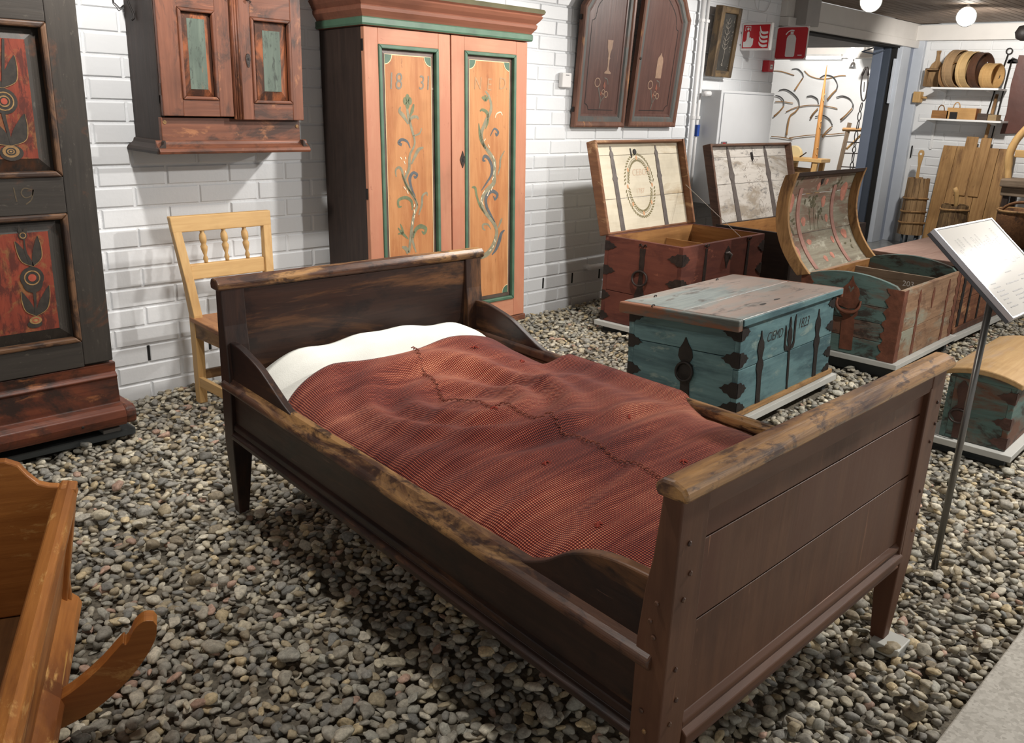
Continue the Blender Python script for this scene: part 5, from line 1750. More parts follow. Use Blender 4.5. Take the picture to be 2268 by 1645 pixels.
ir.plate([(0.268 + a, 0.30 + b) for a, b in ((0, 0.115), (0.008, 0.09), (0.016, 0.075), (0.04, 0.05), (0.05, 0.02), (0.044, 0.0), (0.06, -0.02), (0.055, -0.05), (0.0, -0.062), (-0.055, -0.05), (-0.06, -0.02), (-0.044, 0.0), (-0.05, 0.02), (-0.04, 0.05), (-0.016, 0.075), (-0.008, 0.09))], END, 0.0, 0.0035)
for x in (0.245, 0.70):
    ir.plate(strap_outline((x, 0.355), (x + 0.01, 0.004), [(0, 0.004), (0.08, 0.012), (0.16, 0.018), (0.24, 0.008), (0.34, 0.020), (0.46, 0.008), (0.6, 0.018), (0.66, 0.014), (1, 0.018)]), FRONT, 0.0, 0.003)
ir.plate(strap_outline((0.458, 0.34), (0.458, 0.225), [(0, 0.003), (0.2, 0.014), (0.5, 0.016), (0.8, 0.008), (1, 0.002)]), FRONT, 0.0, 0.003)
ir.build('rusty_strap', M_RUST, cc)
hp = [END(0.268 + 0.062 * cos(a), 0.268 + 0.045 * sin(a), 0.012 + 0.012 * (-sin(a))) for a in np.linspace(pi, 2 * pi, 13)]
MB().tube([END(0.206, 0.29, 0.006)] + hp + [END(0.33, 0.29, 0.006)], [0.005] + [0.006 + 0.004 * sin(pi * i / 12) for i in range(13)] + [0.005], 8).build('bail_handle', M_RUST, cc, smooth=True)
hh = Each()
for s in (-1, 1):
    hh.plate([(0.262 + s * 0.018 + 0.009 * cos(a), 0.215 + 0.014 * sin(a)) for a in np.linspace(0, 2 * pi, 9)[:-1]], END, 0.0036, 0.0042)
hh.plate([(0.268, 0.345), (0.278, 0.36), (0.283, 0.352), (0.268, 0.325), (0.253, 0.352), (0.258, 0.36)], END, 0.0036, 0.0042)
hh.build('strap_hole', W_GREYTEAL('y'), cc)
# curved lid: staves on an arc, leaning back
lid = bpy.data.objects.new('lid', None)
COL.objects.link(lid)
lid.parent = cc
lid.location = (-0.02, CW + 0.0, CH - 0.005)
va = (0.26, 0.9656)


def arcp(v, o):
    """v along the chord 0..1 (hinge to rim), o outward towards the hollow"""
    s = v * 0.54
    b = 0.088 * (1 - (2 * v - 1) ** 2) - o
    return (va[0] * s + va[1] * b, va[1] * s - va[0] * b)


LL = CL + 0.04
M_LIDSEAM = (0.0, 0.40, 0.80, 1.0)
for i in range(3):
    vv = np.linspace(M_LIDSEAM[i] + 0.003, M_LIDSEAM[i + 1] - 0.003, 9)
    prof = [arcp(v, 0.0) for v in vv] + [arcp(v, -0.02) for v in vv[::-1]]
    MB().prism(prof, 'x', 0.02, LL - 0.02).build('lid_stave', W_PAINTLID('x'), lid, fix=True)
vv = np.linspace(0, 1, 17)
prof = [arcp(v, 0.05) for v in vv] + [arcp(v, -0.022) for v in vv[::-1]]
for x0 in (0.0, LL - 0.024):
    MB().prism(prof, 'x', x0, x0 + 0.024).build('lid_rim', W_PINEOLD('z'), lid, 0.003, fix=True)
MB().prism([arcp(0.965, 0.05), arcp(1.0, 0.05), arcp(1.0, -0.022), arcp(0.965, -0.022)], 'x', 0.024, LL - 0.024).build('lid_front_rim', W_DKSIDE('x'), lid, 0.002, fix=True)
M_SALM = plain('salmon_strap_paint', srgb(150, 110, 98), 0.6, var=0.2, scale=30)
M_SALM2 = plain('salmon_flower_paint', srgb(168, 112, 94), 0.7, var=0.25, scale=40)
M_LIDLEAF = plain('dark_olive_leaf_paint', srgb(84, 78, 56), 0.7, var=0.3, scale=40)
for x in (0.215, 0.655):
    vv = np.linspace(0.02, 0.86, 15)
    prof = [arcp(v, 0.005) for v in vv] + [arcp(v, 0.0) for v in vv[::-1]]
    MB().prism(prof, 'x', x - 0.02, x + 0.02).build('lid_strap', M_SALM, lid, fix=True)


def onarc(u, v, o):
    y, z = arcp(v, o)
    return (u, y, z)


fl_, lf_ = Each(), MB()
r_ = random.Random(9)
for (u, v, ru, rv) in ((0.115, 0.72, 0.045, 0.10), (0.80, 0.78, 0.045, 0.10), (0.54, 0.70, 0.030, 0.06), (0.43, 0.86, 0.022, 0.04), (0.52, 0.90, 0.018, 0.03), (0.10, 0.22, 0.045, 0.075), (0.78, 0.32, 0.038, 0.055), (0.60, 0.28, 0.020, 0.04), (0.285, 0.52, 0.028, 0.05), (0.585, 0.52, 0.02, 0.045), (0.40, 0.10, 0.022, 0.035), (0.50, 0.12, 0.022, 0.035), (0.30, 0.30, 0.03, 0.03), (0.10, 0.40, 0.028, 0.035)):
    fl_.flat([(u + ru * cos(w) * (1 + 0.15 * sin(3 * w)), v + rv * sin(w)) for w in np.linspace(0, 2 * pi, 15)[:-1]], onarc, 0.0012)
for (u, v, n) in ((0.40, 0.72, 26), (0.11, 0.52, 12), (0.70, 0.88, 8), (0.12, 0.90, 8), (0.10, 0.46, 6), (0.50, 0.60, 8), (0.80, 0.2, 6)):
    for _ in range(n):
        a, b, th_ = u + r_.gauss(0, 0.045), v + r_.gauss(0, 0.05), r_.uniform(0, pi)
        if not 0.03 < b < 0.95 or not 0.03 < a < LL - 0.03:
            continue
        lf_.flat([(a + 0.016 * cos(th_) * cos(w) - 0.007 * sin(th_) * sin(w), b + (0.016 * sin(th_) * cos(w) + 0.007 * cos(th_) * sin(w)) * 1.8) for w in np.linspace(0, 2 * pi, 7)[:-1]], onarc, 0.0016)
for k in range(3):
    lf_.ribbon([(0.36 + 0.05 * k, 0.42), (0.37 + 0.05 * k, 0.52), (0.36 + 0.06 * k, 0.66)], 0.004, onarc, 0.0014)
fl_.build('painted_flower', M_SALM2, lid)
tag(lf_.build('painted_foliage', M_LIDLEAF, lid), kind='stuff')
MB().plate([(0.44, 0.93), (0.47, 0.935), (0.468, 0.88), (0.45, 0.87)], onarc, 0.001, 0.004).build('lock_catch', M_IRONDK, lid)
bc = base_board('display_base', 'light grey base board on dark bearers under the domed chest', 4.455, -2.11, 0.022, -0.02, -0.03, 0.92, 0.58, 0.042, 0.068)

# --- D: closed teal chest
cd = thing('teal_chest', 'closed teal-blue chest lettered 1823 with black iron straps, beside the bed', 'chest', (3.13, -1.985, 0.055), (-radians(2.6), 0, radians(2.2)))
DL, DW, DH = 0.93, 0.552, 0.402
chest_box(cd, DL, DW, DH, W_TEAL, W_INNER, 0.026, (0.255,), (0.205,), planks=False)
MB().box(-0.02, -0.012, 0.0, 0.96, 0.56, 0.022).build('foot_moulding', W_PINEOLD('x'), cd, 0.003)
lid = MB().box(-0.028, -0.018, DH, DL + 0.028, 0.255, DH + 0.026).build('lid', W_TEALTOP('x'), cd, 0.004)
MB().box(-0.028, 0.258, DH, DL + 0.028, DW + 0.016, DH + 0.026).build('lid_board', W_TEALTOP('x'), lid, 0.004)
for x0, x1 in ((-0.062, -0.028), (DL + 0.028, DL + 0.05)):
    MB().box(x0, -0.02, DH - 0.024, x1, DW + 0.018, DH + 0.025).build('lid_batten', W_REDTOP('y') if x0 > 0 else wood('batten_teal_brown', srgb(112, 120, 116), srgb(70, 66, 60), 'y', 0.5, worn=srgb(128, 82, 58), wamt=0.48, wscale=9, wstretch=4), lid, 0.006)
MB().box(-0.028, -0.026, DH - 0.004, DL + 0.028, -0.018, DH + 0.024).build('lid_lip', W_TEAL('x'), lid, 0.003)
ir = Each()
for z in (0.36, 0.245, 0.115, 0.03):
    ir.plate(corner_leaf((DW, z), -1, 0.075, 0.030), END, 0.0, 0.0035)
    ir.plate(corner_leaf((0.0, z), 1, 0.085, 0.034), END, 0.0, 0.0035)
    ir.plate(corner_leaf((0.0, z), 1, 0.075, 0.032), FRONT, 0.0, 0.0035)
    ir.plate(corner_leaf((DL, z), -1, 0.080, 0.026), FRONT, 0.0, 0.0035)
SPD = [(0, 0.002), (0.05, 0.008), (0.09, 0.014), (0.18, 0.032), (0.28, 0.036), (0.34, 0.026), (0.36, 0.020), (0.40, 0.036), (0.50, 0.040), (0.60, 0.032), (0.66, 0.022), (1.0, 0.024)]
ir.plate(strap_outline((0.256, 0.305), (0.246, 0.004), SPD), END, 0.0, 0.004)
for x, dx, z1 in ((0.178, 0.012, 0.345), (0.752, 0.012, 0.352)):
    ir.plate(strap_outline((x, z1), (x + dx, 0.0), [(0, 0.002), (0.06, 0.006), (0.10, 0.010), (0.16, 0.026), (0.24, 0.030), (0.31, 0.020), (0.36, 0.016), (0.42, 0.030), (0.47, 0.032), (0.54, 0.022), (0.65, 0.018), (1, 0.020)]), FRONT, 0.0, 0.004)
ir.plate(strap_outline((0.452, 0.362), (0.474, 0.0), [(0, 0.002), (0.05, 0.008), (0.09, 0.009), (0.12, 0.006), (0.18, 0.018), (0.28, 0.022), (0.36, 0.012), (0.42, 0.010), (0.6, 0.008), (0.8, 0.010), (0.86, 0.006), (1, 0.009)]), FRONT, 0.0, 0.004)
for s, tz in ((-1, 0.33), (1, 0.365)):
    ir.plate([(0.458 + s * 0.006, 0.206), (0.458 + s * 0.042, 0.214), (0.458 + s * 0.052, 0.235), (0.458 + s * 0.052, tz - 0.03), (0.458 + s * 0.050, tz), (0.458 + s * 0.044, tz - 0.008), (0.458 + s * 0.036, tz - 0.03), (0.458 + s * 0.038, 0.245), (0.458 + s * 0.028, 0.232), (0.458 + s * 0.006, 0.226)], FRONT, 0.0, 0.004)
ir.build('black_iron_strap', M_IRONDK, cd)
MB().tube(ringpts((0.250, 0.155), 0.040, 0.040, END, 0.014, 20, -0.006), 0.006, 8, closed=True).build('ring_handle', M_IRONDK, cd, smooth=True)
TB = plain('black_lettering_paint', srgb(38, 36, 34), 0.6, var=0.1)
text('painted_initials', 'ClEMD', 0.060, TB, cd, mtx((0.232, -0.0008, 0.283), (1, 0, 0), (0, 0, 1), 0.86), 0.28)
text('painted_year', '1823', 0.066, TB, cd, mtx((0.535, -0.0008, 0.292), (1, 0, 0), (0, 0, 1), 0.88), 0.28)
nl = Each()
for p in [(0.137,0.509),(0.733,0.531),(-0.052,0.396)]:
    nl.tube([(p[0] - 0.014, p[1], DH + 0.026), (p[0] - 0.006, p[1], DH + 0.033), (p[0] + 0.008, p[1] + 0.003, DH + 0.032), (p[0] + 0.015, p[1] + 0.004, DH + 0.028)], 0.0028, 6)
nl.build('bent_nail', M_IRONDK, lid, smooth=True)
kn = Each()
for p in [(0.467,0.079),(0.320,0.073)]:
    kn.flat([(p[0] + 0.030 * cos(w), p[1] + 0.008 * sin(w)) for w in np.linspace(0, 2 * pi, 11)[:-1]], lambda u, v, o: (u, v, DH + 0.026 + o), 0.0006)
kn.build('knot', M_IRONDK, lid)
base_board('display_base', 'light grey base board under the closed teal chest', 3.13, -1.985, radians(2.2), -0.03, -0.035, 0.97, 0.57, 0.022, 0.052, tilt=-radians(2.6))

# --- E: flat-lidded reddish chest, mostly hidden
ce = thing('banded_chest', 'closed red-brown chest with scalloped black bands and a pinkish flat lid', 'chest', (5.46, -2.06, 0.05), (0, 0, 0))
EL, EW, EH = 0.92, 0.52, 0.405
chest_box(ce, EL, EW, EH, W_BROWNPLANK, W_INNER, 0.026, (0.2,), (0.2,), planks=False)
MB().box(-0.03, -0.02, EH, EL + 0.03, 0.25, EH + 0.026).build('lid', W_PINKLID('x'), ce, 0.004)
MB().box(-0.03, 0.2515, EH, EL + 0.03, EW + 0.02, EH + 0.026).build('lid_board', W_PINKLID('x'), ce, 0.004)
MB().box(-0.015, -0.015, 0.0, EL + 0.015, 0.0, 0.035).build('foot_moulding', W_BROWNPLANK('x'), ce, 0.005)
ir = Each()
sc_ = lambda z: 0.012 * abs(sin(z * 62))
zz = np.linspace(0.035, EH, 30)
for x, s in ((0.10, 1), (0.82, -1)):
    ir.plate([(x + s * 0.0, 0.035)] + [(x - s * (0.035 + sc_(z)), z) for z in zz] + [(x + s * 0.0, EH)], FRONT, 0.0, 0.0035)
for x in (0.22, 0.42, 0.62):
    ir.plate(strap_outline((x, EH), (x, 0.03), [(0, 0.014), (1, 0.014)]), FRONT, 0.0, 0.004)
ir.plate([(0.0, 0.0)] + [(0.06 + sc_(z), z) for z in zz] + [(0.0, EH)], END, 0.0, 0.0035)
ir.build('scalloped_band', M_IRONDK, ce)
base_board('display_base', 'light grey base board under the chest with scalloped black bands', 5.46, -2.06, 0, -0.03, -0.04, 0.95, 0.55, 0.015, 0.046)

# --- F: small teal chest with bare curved lid
cf = thing('small_teal_chest', 'small low teal chest with a bare wood curved lid beside the information stand', 'chest', (3.64, -2.88, 0.05), (0, 0, 0.03))
FLn, FW, FH = 0.72, 0.245, 0.255
chest_box(cf, FLn, FW, FH, W_GREYTEAL, W_INNER, 0.022, planks=False)
pr_ = [(y, FH + 0.004 + 0.028 * (1 - ((y - FW / 2) / (FW / 2 + 0.02)) ** 2)) for y in np.linspace(-0.02, FW + 0.02, 11)]
MB().prism(pr_ + [(p[0], p[1] + 0.024) for p in pr_[::-1]], 'x', -0.022, FLn + 0.02).build('lid', W_PINE('x') if False else wood('bare_lid', srgb(196, 164, 118), srgb(158, 122, 78), 'x', 0.5, 0.9, worn=srgb(172, 146, 120), wamt=0.45, wscale=5), cf, 0.005, fix=True)
MB().prism([(0.0, FH), (FW, FH)] + pr_[1:-1][::-1], 'x', 0.0, 0.022).build('end_gable', W_GREYTEAL('y'), cf, fix=True)
ir = Each()
for z in (0.215, 0.11, 0.03):
    ir.plate(corner_leaf((0.0, z), 1, 0.065, 0.024), END, 0.0, 0.003)
    ir.plate(corner_leaf((0.0, z), 1, 0.06, 0.024), FRONT, 0.0, 0.003)
ir.plate(strap_outline((0.190, 0.245), (0.180, 0.004), [(0, 0.004), (0.1, 0.020), (0.2, 0.022), (0.32, 0.012), (0.42, 0.012), (0.5, 0.030), (0.6, 0.030), (0.68, 0.016), (1, 0.017)]), END, 0.0, 0.0035)
ir.build('rusty_strap', plain('dark_rusty_iron', srgb(78, 52, 44), 0.6, 0.1, var=0.3, scale=25, bump=0.4, bscale=100), cf)
MB().tube(ringpts((0.185, 0.10), 0.034, 0.026, END, 0.014, 18, -0.006), 0.0045, 8, closed=True).build('ring_handle', M_IRON, cf, smooth=True)
base_board('display_base', 'light grey base board under the small low teal chest', 3.64, -2.88, 0.03, -0.035, -0.035, 0.76, 0.30, 0.022, 0.048)

# --- G: red-brown tub at the right edge of the picture
tb = thing('red_tub', 'rust red wooden tub just showing at the right edge beyond the small teal chest', 'tub', (5.42, -2.99, 0.0))
for k in range(16):
    a0, a1 = 2 * pi * k / 16, 2 * pi * (k + 0.94) / 16
    rg = []
    for z, r in ((0.02, 0.17), (0.26, 0.20)):
        rg.append([(r * cos(a0), r * sin(a0), z), (r * cos(a1), r * sin(a1), z), ((r - 0.018) * cos(a1), (r - 0.018) * sin(a1), z), ((r - 0.018) * cos(a0), (r - 0.018) * sin(a0), z)])
    loft(rg).build('stave', W_RED('z'), tb, fix=True)
MB().lathe([(0.16, 0.04), (0.16, 0.06)], (0, 0, 0), 20).build('bottom', W_RED('x'), tb)
for z in (0.08, 0.20):
    MB().lathe([(0.171 + z * 0.13, z - 0.012), (0.178 + z * 0.13, z - 0.012), (0.181 + z * 0.13, z + 0.012), (0.172 + z * 0.13, z + 0.012)], (0, 0, 0), 24).build('hoop', M_RUST, tb, smooth=False)

# ------------------------------------------------------------------ cradle at the lower left
cr = thing('wooden_cradle', 'orange-varnished wooden cradle on curved rockers at the lower left', 'cradle', (0.62, -1.70, 0), (0, 0, radians(-25)))
KL, KW = 0.95, 0.56
XO = lambda z: -0.055 - 0.012 * 0 + (z - 0.10) / 0.32 * 0.055     # outer face of the flared side


def side_sec(sg):
    # section of one side, x outward
    return [(XO(0.11), 0.11), (XO(0.40), 0.40), (XO(0.40) - 0.022, 0.40), (XO(0.11) - 0.022, 0.11)]


for sg in (1, -1):
    def K(x):
        return x if sg == 1 else -KW - x
    def ext(nm, sec, y0, y1, mat, bv=0.003):
        return MB().prism([(K(x), z) for x, z in sec], 'y', y0, y1).build(nm, mat, cr, bv, fix=True)
    ext('side_board', side_sec(sg), -KL, -0.004, W_ORANGE('y'))
    ext('top_rail', [(0.004, 0.385), (0.010, 0.40), (0.006, 0.418), (-0.006, 0.424), (-0.028, 0.422), (-0.034, 0.41), (-0.03, 0.392)], -KL - 0.01, 0.0, W_ORANGE('y'), 0.004)
    ext('side_fillet', [(XO(0.36) + 0.009, 0.352), (XO(0.38) + 0.010, 0.375), (XO(0.38), 0.38), (XO(0.35), 0.348)], -KL, -0.002, W_ORANGE('y'), 0.002)
    ext('base_moulding', [(-0.020, 0.085), (-0.012, 0.10), (-0.018, 0.118), (-0.040, 0.140), (-0.052, 0.15), (-0.08, 0.15), (-0.08, 0.085)], -KL - 0.01, 0.006, W_ORANGE('y'), 0.004)
    ext('corner_post', [(XO(0.13) + 0.012, 0.13), (XO(0.40) + 0.014, 0.42), (XO(0.40) - 0.02, 0.426), (XO(0.13) - 0.02, 0.13)], -0.045, 0.004, W_ORANGE('z'), 0.004)
MB().box(-KW + 0.07, -KL, 0.09, -0.07, 0.0, 0.108).build('floor_board', W_ORANGEDK('y'), cr)
hb = [(-0.03, 0.11), (-0.025, 0.425), (-0.045, 0.428), (-0.065, 0.436), (-0.085, 0.46), (-0.10, 0.485), (-0.125, 0.498), (-0.16, 0.50), (-0.22, 0.515), (-0.28, 0.53)]
hb = hb + [(-KW - x, z) for x, z in hb[::-1][1:]]
MB().prism(hb, 'y', -0.032, -0.008).build('headboard', W_ORANGE('x'), cr, 0.004, fix=True)
MB().prism([(-0.06, 0.11), (-0.02, 0.40), (-KW + 0.02, 0.40), (-KW + 0.06, 0.11)], 'y', -KL + 0.01, -KL + 0.03).build('footboard', W_ORANGE('x'), cr, 0.004, fix=True)
for y in (-0.365, -0.80):
    up = smoothpts([(-0.28, 0.085), (-0.12, 0.088), (-0.02, 0.115), (0.05, 0.165), (0.092, 0.208), (0.106, 0.222), (0.110, 0.216), (0.118, 0.226), (0.130, 0.250), (0.148, 0.264), (0.166, 0.262)], 4)
    lo_ = smoothpts([(0.172, 0.25), (0.165, 0.215), (0.135, 0.165), (0.09, 0.115), (0.02, 0.065), (-0.08, 0.030), (-0.20, 0.012), (-0.28, 0.008)], 4)
    half = [tuple(p) for p in up] + [tuple(p) for p in lo_]
    full = half + [(-KW - x, z) for x, z in half[::-1]][1:-1]
    MB().prism(full, 'y', y - 0.022, y + 0.018).build('rocker', W_ORANGE('x'), cr, 0.004, fix=True)

# ------------------------------------------------------------------ information stand
sg_ = thing('information_stand', 'sloping white information panel on a thin steel post beside the bed foot', 'sign', (2.60, -2.995, 0))
M_STEEL = plain('brushed_steel_post', srgb(120, 118, 114), 0.35, 0.8, var=0.05)
MB().tube([(0, 0, -0.03), (0.004, -0.002, 0.84)], 0.0095, 14).build('post', M_STEEL, sg_, smooth=True)
pw_, ph_, ph = 0.44, 0.30, 0.71
c0 = np.array((0.017, -0.006, 0.919))
SU = np.array((1, -0.019, 0.0))
SV = np.array((0.0, cos(ph), sin(ph)))
SN = np.cross(SU, SV)
SG = lambda u, v, o: tuple(c0 + SU * u + SV * v + SN * o)
rc = lambda a, b: [(-a, -b), (a, -b), (a, b), (-a, b)]
MB().plate(rc(pw_ / 2, ph_ / 2), SG, -0.022, -0.012).build('back_tray', plain('dark_grey_tray', srgb(84, 86, 90), 0.5, 0.3), sg_, 0.002)
for bx in ([(-pw_ / 2, -ph_ / 2), (-pw_ / 2 + 0.007, -ph_ / 2), (-pw_ / 2 + 0.007, ph_ / 2), (-pw_ / 2, ph_ / 2)], [(pw_ / 2 - 0.007, -ph_ / 2), (pw_ / 2, -ph_ / 2), (pw_ / 2, ph_ / 2), (pw_ / 2 - 0.007, ph_ / 2)],
           [(-pw_ / 2 + 0.007, -ph_ / 2), (pw_ / 2 - 0.007, -ph_ / 2), (pw_ / 2 - 0.007, -ph_ / 2 + 0.006), (-pw_ / 2 + 0.007, -ph_ / 2 + 0.006)], [(-pw_ / 2 + 0.007, ph_ / 2 - 0.006), (pw_ / 2 - 0.007, ph_ / 2 - 0.006), (pw_ / 2 - 0.007, ph_ / 2), (-pw_ / 2 + 0.007, ph_ / 2)]):
    MB().plate(bx, SG, -0.012, 0.002).build('frame_edge', plain('satin_aluminium', srgb(196, 198, 202), 0.3, 0.7), sg_, 0.001, fix=True)
M_SHEET = plain('glossy_white_sheet', srgb(214, 211, 205), 0.10, var=0.01, spec=0.6)
sh = MB().plate(rc(pw_ / 2 - 0.006, ph_ / 2 - 0.005), SG, -0.012, -0.001).build('printed_sheet', M_SHEET, sg_)
INK = plain('grey_print_ink', srgb(90, 88, 86), 0.5, var=0.1)
m = MB()
r_ = random.Random(21)


def ln(a, b, w=0.0009):
    m.ribbon([a, b], w, SG, -0.0004, 0)


for k in range(15):      # the plan: small outlined objects in a row along the top
    x, y = -0.175 + 0.022 * k, 0.035 + 0.03 * r_.random() + (0.02 if k % 3 else 0)
    w, h = r_.uniform(0.006, 0.012), r_.uniform(0.012, 0.04)
    for a, b in (((x, y), (x + w, y)), ((x + w, y), (x + w, y + h)), ((x + w, y + h), (x, y + h)), ((x, y + h), (x, y))):
        ln(a, b)
    for q in range(3):
        ln((x + 0.001, y + h * (q + 1) / 4), (x + w - 0.001, y + h * (q + 1) / 4), 0.0006)
for k in range(5):
    x, y = -0.06 + 0.05 * k, -0.005 + 0.02 * r_.random()
    ln((x, y), (x + 0.03, y), 0.0008)
    ln((x, y), (x, y + 0.02), 0.0008)
    ln((x + 0.03, y), (x + 0.03, y + 0.02), 0.0008)
ln((-0.02, -0.025), (0.03, -0.025), 0.0028)
for k in range(7):
    y = -0.045 - 0.0125 * k
    for x0, w in ((-0.17, 0.07), (-0.075, 0.10), (0.05, 0.12)):
        if r_.random() < 0.92:
            ln((x0, y), (x0 + w * r_.uniform(0.4, 1), y), 0.0026)
tag(m.build('printed_plan', INK, sg_), kind='stuff')

# ------------------------------------------------------------------ things on the white wall
def poly_inset(P, d):
    """move every side of a polygon inwards by d (counter-clockwise outline)"""
    n = len(P)
    out = []
    for i in range(n):
        a, b, c = np.array(P[i - 1]), np.array(P[i]), np.array(P[(i + 1) % n])
        e1 = (b - a) / np.linalg.norm(b - a)
        e2 = (c - b) / np.linalg.norm(c - b)
        n1, n2 = np.array((-e1[1], e1[0])), np.array((-e2[1], e2[0]))
        bis = n1 + n2
        k = d / max(0.35, (1 + n1 @ n2))
        out.append(tuple(b + bis * k))
    return out


def ring_surf(P, steps, to3):
    m = MB()
    n = len(P)
    for (d0, o0), (d1, o1) in zip(steps[:-1], steps[1:]):
        A_, B_ = poly_inset(P, d0), poly_inset(P, d1)
        m.add([to3(*p, o0) for p in A_] + [to3(*p, o1) for p in B_], [(i, (i + 1) % n, n + (i + 1) % n, n + i) for i in range(n)])
    return m


def arched_door(label, X, z, tilt, W, mirror):
    th_ = thing('arched_cupboard_door', label, 'door', (X, -0.012, z), (radians(tilt), 0, 0), 'arched cupboard doors hung on the wall')
    f = (lambda x: W - x) if mirror else (lambda x: x)
    top = [(0.0, 0.70), (0.035, 0.745), (0.09, 0.825), (0.15, 0.875), (0.22, 0.915), (0.30, 0.948), (0.38, 0.970), (W, 0.985)]
    P = [(W, 0.0)] + [tuple(p) for p in top[::-1]] + [(0.0, 0.0)]
    P = [(f(x), v) for x, v in P]
    ar = sum(P[i][0] * P[(i + 1) % len(P)][1] - P[(i + 1) % len(P)][0] * P[i][1] for i in range(len(P)))
    if ar < 0:
        P = P[::-1]
    T3 = lambda u, v, o: (u, -o, v)
    ring_surf(P, [(0, 0.0), (0, 0.030), (0.010, 0.036), (0.024, 0.034), (0.034, 0.026)], T3).build('outer_moulding', wood('arched_frame_brown', srgb(136, 98, 80), srgb(94, 62, 52), 'z', 0.45, 0.9, worn=srgb(176, 128, 84), wamt=0.37, wscale=9), th_, fix=True)
    ring_surf(P, [(0.034, 0.026), (0.056, 0.025), (0.066, 0.016)], T3).build('slate_band', W_SLATE('z'), th_, fix=True)
    ring_surf(P, [(0.066, 0.016), (0.076, 0.015), (0.082, 0.010)], T3).build('inner_moulding', W_PURPLE('z'), th_, fix=True)
    I = poly_inset(P, 0.082)
    MB().flat(I, T3, 0.010).build('panel', W_PURPLE('z'), th_)
    MB().flat(P, T3, 0.0).build('back', W_DKSIDE('z'), th_)
    # incised line with rounded-in corners
    x0, x1 = 0.105, W - 0.115
    pts = [(x1, 0.105), (x0 + 0.035, 0.105)] + [(x0 + 0.035 * cos(t), 0.105 + 0.035 * sin(t)) for t in np.linspace(0.15, pi / 2 - 0.1, 5)] + [(x0, 0.14), (x0, 0.62)] + [(x0 + 0.035 * cos(t), 0.66 - 0.035 * sin(t) + 0.0) for t in np.linspace(pi / 2, 0.1, 5)]
    MB().ribbon([(f(x), v) for x, v in pts], 0.005, T3, 0.0108, 0).build('incised_line', M_IRONDK, th_)
    MB().ribbon([(f(x), v) for x, v in ((x0 + 0.035, 0.66), (0.16, 0.72), (0.24, 0.79), (0.33, 0.845), (x1, 0.87))], 0.005, T3, 0.0108, 4).build('incised_line', M_IRONDK, th_)
    return th_, T3, f


adL, T3, _ = arched_door('arched maroon cupboard door painted with a chalice, left one of the pair', 4.255, 1.14, 2.5, 0.505, False)
adR, T3, _ = arched_door('arched maroon cupboard door painted with a pale bottle, right one of the pair', 4.805, 1.145, 4.5, 0.54, True)
M_CHAL = plain('cream_chalice_paint', srgb(160, 130, 108), 0.6, var=0.12, scale=50)
ch_ = [(-0.028, 0.20), (0.028, 0.20), (0.022, 0.15), (0.010, 0.12), (0.008, 0.10), (0.013, 0.092), (0.008, 0.084), (0.006, 0.04), (0.012, 0.02), (0.032, 0.008), (0.032, 0.0), (-0.032, 0.0), (-0.032, 0.008), (-0.012, 0.02), (-0.006, 0.04), (-0.008, 0.084), (-0.013, 0.092), (-0.008, 0.10), (-0.010, 0.12), (-0.022, 0.15)]
MB().flat([(0.300 + a, 0.325 + b) for a, b in ch_], T3, 0.0112).build('painted_chalice', M_CHAL, adL)
bt = [(-0.032, 0.0), (0.032, 0.0), (0.032, 0.11), (0.026, 0.13), (0.012, 0.143), (0.006, 0.15), (0.006, 0.158), (-0.006, 0.158), (-0.006, 0.15), (-0.012, 0.143), (-0.026, 0.13), (-0.032, 0.11)]
MB().flat([(0.28 + a, 0.315 + b) for a, b in bt], T3, 0.0112).build('painted_bottle', M_CHAL, adR)
for par, cx_ in ((adL, 0.255), (adR, 0.25)):
    a, b, c = Each(), Each(), Each()
    a.ribbon([(cx_ - 0.045 + 0.026 * cos(t), 0.27 + 0.026 * sin(t)) for t in np.linspace(0, 2 * pi, 13)], 0.006, T3, 0.0112, 0)
    a.ribbon([(cx_ + 0.05 + 0.018 * cos(t), 0.20 + 0.018 * sin(t)) for t in np.linspace(0, 2 * pi, 13)], 0.006, T3, 0.0112, 0)
    a.ribbon([(cx_ + 0.02 + 0.014 * cos(t), 0.215 + 0.014 * sin(t)) for t in np.linspace(0, 2 * pi, 11)], 0.005, T3, 0.0112, 0)
    b.flat([(cx_ + 0.025, 0.28), (cx_ + 0.04, 0.25), (cx_ + 0.03, 0.23), (cx_ + 0.015, 0.25)], T3, 0.0112)
    b.flat([(cx_ - 0.005, 0.215), (cx_ + 0.006, 0.21), (cx_ + 0.004, 0.19), (cx_ - 0.008, 0.195)], T3, 0.0112)
    c.ribbon([(cx_ - 0.005, 0.115), (cx_, 0.16), (cx_ - 0.02, 0.21), (cx_ - 0.03, 0.24)], 0.008, T3, 0.0112)
    c.ribbon([(cx_, 0.15), (cx_ + 0.025, 0.18), (cx_ + 0.05, 0.19)], 0.006, T3, 0.0112)
    c.ribbon([(cx_ + 0.02, 0.30), (cx_ + 0.05, 0.29), (cx_ + 0.06, 0.26)], 0.006, T3, 0.0112)
    a.build('painted_flower', M_CHAL, par)
    b.build('painted_petal', plain('dull_red_petal_paint', srgb(140, 82, 62), 0.6, var=0.2), par)
    c.build('painted_stem', plain('grey_stem_paint', srgb(104, 100, 92), 0.6, var=0.2), par)
for z in (0.09, 0.62):
    MB().box(-0.010, -0.02, z, 0.0, -0.004, z + 0.03).build('hinge', M_IRONDK, adL, 0.002)
MB().lathe([(0.009, 0.0), (0.009, -0.005), (0.004, -0.007)], (0.025, -0.034, 0.43), 10, 'y').build('keyhole_plate', M_IRON, adR)

